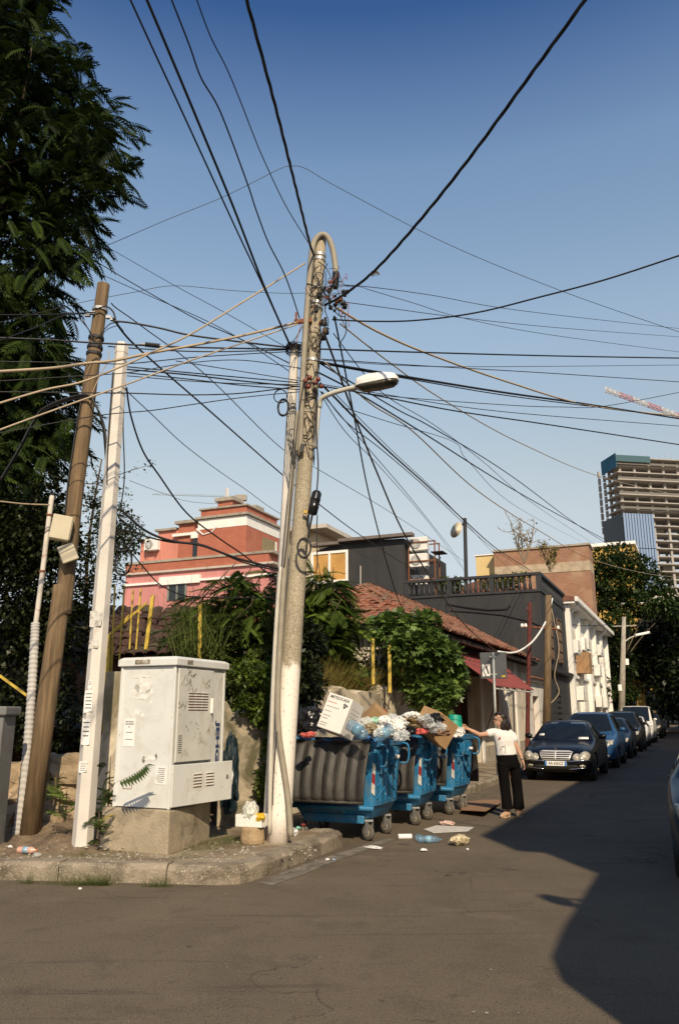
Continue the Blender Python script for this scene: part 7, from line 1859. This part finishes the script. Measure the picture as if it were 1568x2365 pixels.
    for s in (-1, 1):
        zb_, zt_ = belt+.05, rz-.10
        yA = yc+.42; k = (yr-yc)
        for (ya, yb_, sl0, sl1) in ((yc+.34, (yr+yb)/2-.05, .52*k, 0), ((yr+yb)/2+.05, yb+.18*(yt-yb), 0, -.35*(yt-yb)*.4)):
            decal(tree, [(ya, zb_), (yb_, zb_+.01), (yb_+sl1, zt_), (ya+sl0, zt_)], 'x', .004, M_cglass, 'side_window', t, .08, s)
        MB().box((s*(w+.005), L_*.55, belt-.08), (.025, .20, .03)).build('door_handle', pm, t)
        for yy in ((yc+.32), (yr+yb)/2, yb+.02):
            decal(tree, [(yy-.006, zb+.16), (yy+.006, zb+.16), (yy+.006, belt), (yy-.006, belt)], 'x', .001, M_plast, 'door_gap', t, .1, s)
        mz = belt+.10; my = yc+.50
        if P.get('nomirror'): continue
        mi = MB().lathe([(.0, -.10), (.05, -.085), (.07, -.02), (.068, .04), (.04, .09), (0, .10)], 12, (0, 0, 0), frame((0, 1, 0), (1, 0, 0))); mo = mi.build('wing_mirror', pm if P.get('pmir', 1) else M_plast, t, smooth=True); mo.location = (s*(w+.085), my, mz)
        MB().box((s*(w-.0), my+.02, mz-.05), (.14, .04, .03)).build('mirror_arm', M_plast, t)
    P['face'](t, tree, w, P)
    pl = MB().box((0, -.012, P['plate']), (.52, .012, .115)).build('number_plate', M_paper, t, bevel=.004)
    for s in (-1, 1): MB().box((s*.235, -.0195, P['plate']), (.045, .003, .108)).build('plate_band', mat('plate_blue', (.05, .22, .55), .5), pl)
    if P.get('text'):
        o = link('lettering', text_mesh(P['text'], .098, bold=.0015), M_ink, pl); put(o, (0, -.0195, P['plate']), (1, 0, 0), (0, -1, 0)); o.scale = (.80, .95, 1)
    return t
def face_saloon(t, tree, w, P):
    g = P['gz']
    decal(tree, [(-.40, g+.10), (-.33, g-.09), (.33, g-.09), (.40, g+.10), (.30, g+.125), (-.30, g+.125)], 'y', .006, M_grl, 'grille_frame', t)
    for s in (-1, 1):
        for k in range(4):
            za, zb_ = g-.068+k*.045, g-.045+k*.045; xa = .315+.018*k
            decal(tree, [(s*.016, za), (s*xa, za), (s*(xa+.008), zb_), (s*.016, zb_)][::s], 'y', .010, M_plast, 'grille_slot', t, .1)
        h = decal(tree, oval(s*.50, g-.03, .095, .088), 'y', .006, M_hl, 'headlamp', t); decal(tree, oval(s*.675, g+.0, .125, .105, rot=s*.25), 'y', .007, M_hl, 'headlamp', t)
        decal(tree, oval(s*.50, g-.03, .035, .035), 'y', .012, M_lens, 'lamp_reflector', h); decal(tree, oval(s*.66, g-.0, .045, .045), 'y', .013, M_lens, 'lamp_reflector', h)
        decal(tree, [(s*.28, .475), (s*.80, .50), (s*.80, .52), (s*.28, .495)][::s], 'y', .008, M_chrome, 'bumper_strip', t)
        decal(tree, [(s*.30, .29), (s*.72, .33), (s*.72, .345), (s*.30, .305)][::s], 'y', .008, M_chrome, 'lower_strip', t)
        decal(tree, oval(s*.62, .37, .07, .035), 'y', .008, M_hl, 'fog_lamp', t)
    decal(tree, [(-.55, .31), (-.50, .27), (.50, .27), (.55, .31), (.50, .39), (-.50, .39)], 'y', .004, M_plast, 'air_intake', t)
    MB().lathe([(.002, 0), (.006, .01), (.004, .03)], 8, (0, .16, P['nose']+.10)).build('bonnet_stem', M_chrome, t)
    st = MB().lathe([(.030, -.003), (.034, 0), (.030, .003)], 18, (0, .16, P['nose']+.155), frame((0, 0, 1), (0, 1, 0))).build('bonnet_ring', M_chrome, t)
    # papers on the dashboard seen through the glass
    for (x, z, a, b) in ((-.55, P['hood']+.20, .07, .05), (.52, P['hood']+.12, .12, .05)): decal(tree, [(x-a, z-b/2), (x+a, z-b/2), (x+a, z+b/2), (x-a, z+b/2)], 'y', .008, M_paper, 'windscreen_paper', t, .1)
def face_plain(t, tree, w, P):
    g = P['gz']
    for s in (-1, 1):
        h = decal(tree, [(s*w*.46, g-.06), (s*w*.86, g-.02), (s*w*.90, g+.12), (s*w*.50, g+.08)][::s], 'y', .006, P.get('hlm', M_hl), 'headlamp', t)
        decal(tree, oval(s*w*.66, g+.03, .05, .045), 'y', .012, M_chrome, 'lamp_reflector', h)
        decal(tree, oval(s*w*.70, .36, .06, .04), 'y', .008, M_hl, 'fog_lamp', t)
    decal(tree, [(-w*.40, g-.02), (w*.40, g-.02), (w*.42, g+.07), (-w*.42, g+.07)], 'y', .005, M_plast, 'grille', t)
    decal(tree, [(-w*.36, g+.015), (w*.36, g+.015), (w*.36, g+.03), (-w*.36, g+.03)], 'y', .010, M_chrome, 'grille_bar', t)
    decal(tree, oval(0, g+.025, .05, .05), 'y', .014, M_chrome, 'badge', t)
    decal(tree, [(-w*.60, .27), (w*.60, .27), (w*.55, .40), (-w*.55, .40)], 'y', .004, M_plast, 'air_intake', t)
SED = dict(L=4.5, W=1.74, hood=.87, roof=1.43, belt=.93, cowl=1.30, rooff=2.02, roofb=3.25, tail=3.85, deck=1.02, nose=.64, gz=.60, plate=.43, face=face_saloon, text='AA 626CZ', fw=.80, rw=1.0)
MPV = dict(L=4.3, W=1.80, hood=.98, roof=1.66, belt=1.03, cowl=1.05, rooff=1.75, roofb=3.6, tail=4.02, deck=1.12, nose=.74, gz=.72, plate=.48, face=face_plain, wr=.32)
HAT = dict(L=4.0, W=1.72, hood=.90, roof=1.47, belt=.95, cowl=1.05, rooff=1.75, roofb=3.2, tail=3.72, deck=1.02, nose=.66, gz=.63, plate=.43, face=face_plain, wr=.30)
SUV = dict(L=4.4, W=1.84, hood=1.04, roof=1.74, belt=1.10, cowl=1.10, rooff=1.80, roofb=3.6, tail=4.1, deck=1.2, nose=.78, gz=.76, plate=.52, face=face_plain, wr=.35)
VAN = dict(L=4.9, W=1.95, hood=1.12, roof=2.08, belt=1.22, cowl=.85, rooff=1.55, roofb=4.5, tail=4.75, deck=1.9, nose=.80, gz=.76, plate=.50, face=face_plain, wr=.34, wt=.80, cat='van')
MIN = dict(HAT); MIN.update(L=3.6, W=1.62, roof=1.5)
p_blk = paint('black_blue_paint', (.004, .004, .005)); p_blue = paint('blue_paint', (.022, .075, .18)); p_navy = paint('navy_paint', (.008, .016, .036)); p_dark = paint('graphite_paint', (.020, .019, .018)); p_wht = paint('white_paint', (.68, .67, .64)); p_teal = paint('dark_teal_paint', (.012, .03, .04))
rows = [
 ('parked_car', 'black saloon with chrome grille parked nearest behind the woman', p_blk, SED, -3.28, 20.75),
 ('parked_car', 'mid blue people carrier parked right behind the black saloon', p_blue, MPV, -3.22, 26.2),
 ('parked_car', 'navy blue hatchback third in the row of parked cars', p_navy, HAT, -3.20, 32.2),
 ('parked_car', 'tall graphite car parked before the small white one', p_dark, SUV, -3.25, 38.4),
 ('parked_car', 'small white hatchback parked in front of the white van', p_wht, MIN, -3.20, 44.6),
 ('parked_van', 'white van with high roof farthest bright vehicle in the row', p_wht, VAN, -3.35, 50.2),
 ('parked_car', 'dark car parked beyond the white van', p_dark, dict(SUV), -3.2, 60.0),
 ('parked_car', 'second dark car far beyond the white van', p_navy, dict(HAT), -3.2, 66.5),
 ('parked_car', 'dark blue car cut off by the right edge', p_teal, dict(HAT, nomirror=1, W=1.80), .53, 8.4),
]
for nm, lb, pm, P, s, r in rows:
    P = dict(P)
    if P is not SED and 'text' in P and pm is not p_blk: P.pop('text')
    o = car(nm, lb, pm, P); o.location = ST(s, r, 0.); o.rotation_euler = (0, 0, -SA); o['group'] = 'parked vehicles'
# ================================================================ the woman at the containers
WPOS = Vector((2.73, 13.55, 0))
PW = thing('person', 'person in white blouse and black trousers holding a teal tub', 'person', WPOS)
M_skin = mat('skin', (.52, .30, .20), .55, var=.06, scale=8, spec=.4)
M_blouse = mat('white_cotton', (.72, .70, .66), .85, var=.05, scale=10, bump=.25, bscale=22)
M_trous = mat('black_cotton', (.0035, .003, .003), .9, spec=.12, var=.25, scale=8, bump=.3, bscale=14)
M_hair = mat('dark_brown_hair', (.018, .009, .006), .45, var=.4, scale=20, stretch=(6, 6, .6), bump=.4, bscale=30)
M_shoe = mat('beige_leather', (.44, .29, .18), .55, var=.1)
def ell(mb, c, r, M=None, n=14):
    prof = [(math.sin(math.pi*k/n), -math.cos(math.pi*k/n)) for k in range(1, n)]
    vs = []; k0 = len(mb.v)
    tmp = MB().lathe(prof, 18); S = Matrix.Diagonal(Vector(r))
    mb.add([Vector(c) + ((M @ (S @ Vector(v))) if M is not None else (S @ Vector(v))) for v in tmp.v], tmp.f)
def cap(mb, pts, radii, n=12, flat=1.0):
    P = [Vector(p) for p in pts]; mb.tube(P, radii, n)
    for p, r in zip(P, radii): ell(mb, p, (r, r, r), None, 8)
def fuse(mb, voxel, smooth_it, name, m, parent):
    tmp = mb.build('tmp', None); 
    rm = tmp.modifiers.new('r', 'REMESH'); rm.mode = 'VOXEL'; rm.voxel_size = voxel
    sm = tmp.modifiers.new('s', 'SMOOTH'); sm.factor = .5; sm.iterations = smooth_it
    me = evalmesh(tmp); bpy.data.objects.remove(tmp); me.materials.clear(); me.name = name
    me.polygons.foreach_set('use_smooth', [True]*len(me.polygons)); return link(name, me, m, parent)
b = MB()
# head looking left, a little towards us
Mh = Matrix.Rotation(R(14), 3, 'Z')
ell(b, (-.098, -.005, 1.515), (.088, .072, .098)); ell(b, (-.118, -.012, 1.455), (.064, .056, .068)); ell(b, (-.150, -.014, 1.418), (.026, .028, .024))
ell(b, (-.172, -.018, 1.520), (.020, .045, .030))
b.add([(-.176, -.030, 1.510), (-.176, -.006, 1.510), (-.214, -.022, 1.472), (-.172, -.036, 1.464), (-.172, -.004, 1.464)], [(0, 1, 2), (0, 2, 3), (1, 4, 2), (3, 2, 4), (0, 3, 4, 1)])
ell(b, (-.183, -.019, 1.440), (.013, .022, .006)); ell(b, (-.181, -.019, 1.430), (.012, .020, .007))
ell(b, (-.083, -.076, 1.490), (.016, .012, .030))
cap(b, [(-.09, .0, 1.44), (-.085, .005, 1.36), (-.07, .01, 1.30)], [.052, .050, .062])
# trunk, hips, legs inside the clothes
ell(b, (-.055, .01, 1.20), (.145, .095, .16)); ell(b, (-.02, .01, 1.00), (.125, .095, .14)); ell(b, (.01, .01, .90), (.145, .11, .13))
cap(b, [(-.055, -.02, .88), (-.04, -.03, .50), (-.035, -.02, .09)], [.080, .054, .036]); cap(b, [(.08, .03, .88), (.105, .05, .50), (.125, .04, .09)], [.080, .054, .036])
# reaching arm
cap(b, [(-.215, -.02, 1.295), (-.32, -.05, 1.275), (-.455, -.10, 1.262), (-.55, -.12, 1.31), (-.635, -.13, 1.352)], [.050, .045, .038, .034, .026])
ell(b, (-.678, -.135, 1.372), (.046, .018, .036), Matrix.Rotation(R(25), 3, 'Y'))
for k, (dz, ln) in enumerate(((.026, .055), (.010, .066), (-.008, .060), (-.025, .046))):
    p0 = Vector((-.705, -.135, 1.385+dz*.9)); cap(b, [p0, p0+Vector((-ln*.55, -.012, .018)), p0+Vector((-ln*.9, .012, .006))], [.0095, .0088, .0075], 8)
cap(b, [(-.668, -.148, 1.392), (-.692, -.160, 1.420), (-.722, -.156, 1.430)], [.0115, .010, .0085], 8)
# hanging arm
cap(b, [(.080, .0, 1.285), (.115, -.01, 1.17), (.185, -.03, 1.01), (.208, -.05, .93), (.228, -.06, .865)], [.050, .044, .037, .031, .025])
ell(b, (.238, -.065, .815), (.020, .036, .046))
for k, (dy, ln) in enumerate(((-.030, .060), (-.010, .070), (.010, .064), (.028, .050))):
    p0 = Vector((.243, -.065+dy, .775)); cap(b, [p0, p0+Vector((.006, -.006, -ln*.5)), p0+Vector((-.014, -.010, -ln*.9))], [.0095, .0088, .0075], 8)
cap(b, [(.232, -.092, .83), (.236, -.118, .80), (.238, -.122, .77)], [.0115, .010, .0085], 8)
# feet
for (x, y, dx) in ((-.085, -.06, -.085), (.135, .02, -.025)):
    cap(b, [(x+.05, y+.04, .085), (x, y, .055), (x+dx*.6, y-.05, .035), (x+dx, y-.09, .028)], [.036, .034, .036, .028])
body = fuse(b, .0065, 3, 'body', M_skin, PW)
# blouse
s = MB()
def oring(cx, cy, z, rx, ry, n=24, tilt=0., wob=0., ph=0.): return [(cx+math.cos(a)*(rx+wob*math.sin(5*a+ph)), cy+math.sin(a)*(ry+wob*math.cos(4*a+ph)), z+tilt*math.cos(a)) for a in [2*math.pi*k/n for k in range(n)]]
rings = [oring(-.015, .0, .945, .172, .125, tilt=.008, wob=.008), oring(-.018, .0, 1.0, .170, .124, wob=.007, ph=1), oring(-.03, .0, 1.08, .160, .120, wob=.006, ph=2), oring(-.045, .0, 1.17, .165, .122, wob=.004), oring(-.058, .0, 1.25, .172, .112), oring(-.068, .0, 1.30, .165, .092), oring(-.075, .005, 1.332, .110, .072), oring(-.082, .005, 1.350, .072, .062)]
t_ = ring_loft(rings); t_.f.append(tuple(reversed(range(24)))); t_.f.append(tuple(7*24+j for j in range(24))); s.add(t_.v, t_.f)
cap(s, [(-.17, -.01, 1.30), (-.235, -.025, 1.298), (-.285, -.04, 1.285)], [.066, .068, .066]); cap(s, [(.045, .0, 1.29), (.095, -.005, 1.245), (.120, -.012, 1.195)], [.066, .068, .067])
bl = fuse(s, .010, 2, 'blouse', M_blouse, PW)
MB().lathe([(.001, 0), (.016, .002), (.012, .006)], 10, (-.135, -.122, 1.215), frame((1, 0, 0), (0, -1, .1))).build('red_pin', mat('red_pin', (.5, .02, .02), .5), bl)
MB().tube(spline([Vector((-.13, -.124, 1.02)), Vector((-.115, -.126, 1.07)), Vector((-.07, -.126, 1.085)), Vector((-.05, -.126, 1.05)), Vector((-.06, -.126, .98))], 4), .0028, 5).build('stitched_line', M_hair, bl)
# trousers
tr = MB()
rings = [oring(-.018, .005, .985, .158, .112), oring(-.008, .005, .92, .172, .122), oring(.012, .008, .84, .178, .124), oring(.022, .01, .77, .180, .116), oring(.026, .01, .73, .172, .09)]
t_ = ring_loft(rings); t_.f.append(tuple(reversed(range(24)))); t_.f.append(tuple(4*24+j for j in range(24))); tr.add(t_.v, t_.f)
for (pts) in ([(-.075, -.02, .82, .105), (-.075, -.025, .6, .090), (-.068, -.03, .40, .080), (-.056, -.035, .20, .084), (-.05, -.04, .118, .090)], [(.105, .035, .82, .105), (.130, .04, .6, .090), (.142, .045, .40, .082), (.148, .045, .20, .086), (.150, .045, .112, .092)]):
    rr_ = [oring(x, y, z, r, r*.98, 24, 0, .006, z*9) for x, y, z, r in pts]; t_ = ring_loft(rr_); t_.f.append(tuple(reversed(range(24)))); t_.f.append(tuple(4*24+j for j in range(24))); tr.add([v for v in t_.v], t_.f)
fuse(tr, .010, 2, 'trousers', M_trous, PW)
# hair: cap over the skull, shoulder length behind the cheek
h = MB()
ell(h, (-.070, .012, 1.530), (.100, .090, .100)); ell(h, (-.040, .03, 1.47), (.088, .085, .11)); ell(h, (-.035, -.03, 1.43), (.072, .060, .105)); ell(h, (.0, .0, 1.40), (.068, .085, .085)); ell(h, (-.055, -.055, 1.385), (.052, .030, .060)); ell(h, (-.105, -.01, 1.600), (.070, .070, .028)); ell(h, (-.145, .0, 1.575), (.040, .055, .028)); ell(h, (.015, -.02, 1.36), (.05, .06, .045)); ell(h, (-.095, .05, 1.36), (.04, .03, .06))
fuse(h, .009, 2, 'hair', M_hair, PW)
for (z, x) in ((1.496, -.176),): 
    for y in (-.045, .008): MB().lathe([(.001, 0), (.008, .001), (.006, .004)], 8, (x+.006, y, z), frame((0, 0, 1), (-1, -.5 if y < 0 else .3, 0))).build('eye', M_ink, body)
MB().box((-.168, -.055, 1.512), (.018, .010, .006)).build('eyebrow', M_hair, body)
MB().box((-.188, -.020, 1.436), (.012, .030, .004)).build('lips', mat('lips', (.36, .10, .08), .5), body)
# shoes and wrist watch
for (x, y, dx) in ((-.085, -.06, -.085), (.135, .02, -.025)):
    sh = MB(); cap(sh, [(x+.052, y+.045, .05), (x, y, .045), (x+dx*.6, y-.05, .034), (x+dx, y-.092, .026)], [.036, .037, .041, .032]); 
    o = fuse(sh, .008, 1, 'shoe', M_shoe, PW)
    MB().b2(x+.028, x+.075, y+.02, y+.07, .0, .05).build('heel', M_shoe, o)
    MB().box((x+dx*.55, y-.05, .008), (.075, .11, .016), R(20 if dx < -.05 else 5)).build('sole', M_shoe, o)
MB().lathe([(.029, -.008), (.031, 0), (.029, .008)], 16, (.224, -.058, .885), frame((1, 0, 0), (.15, -.1, -1))).build('bracelet', M_chrome, body)
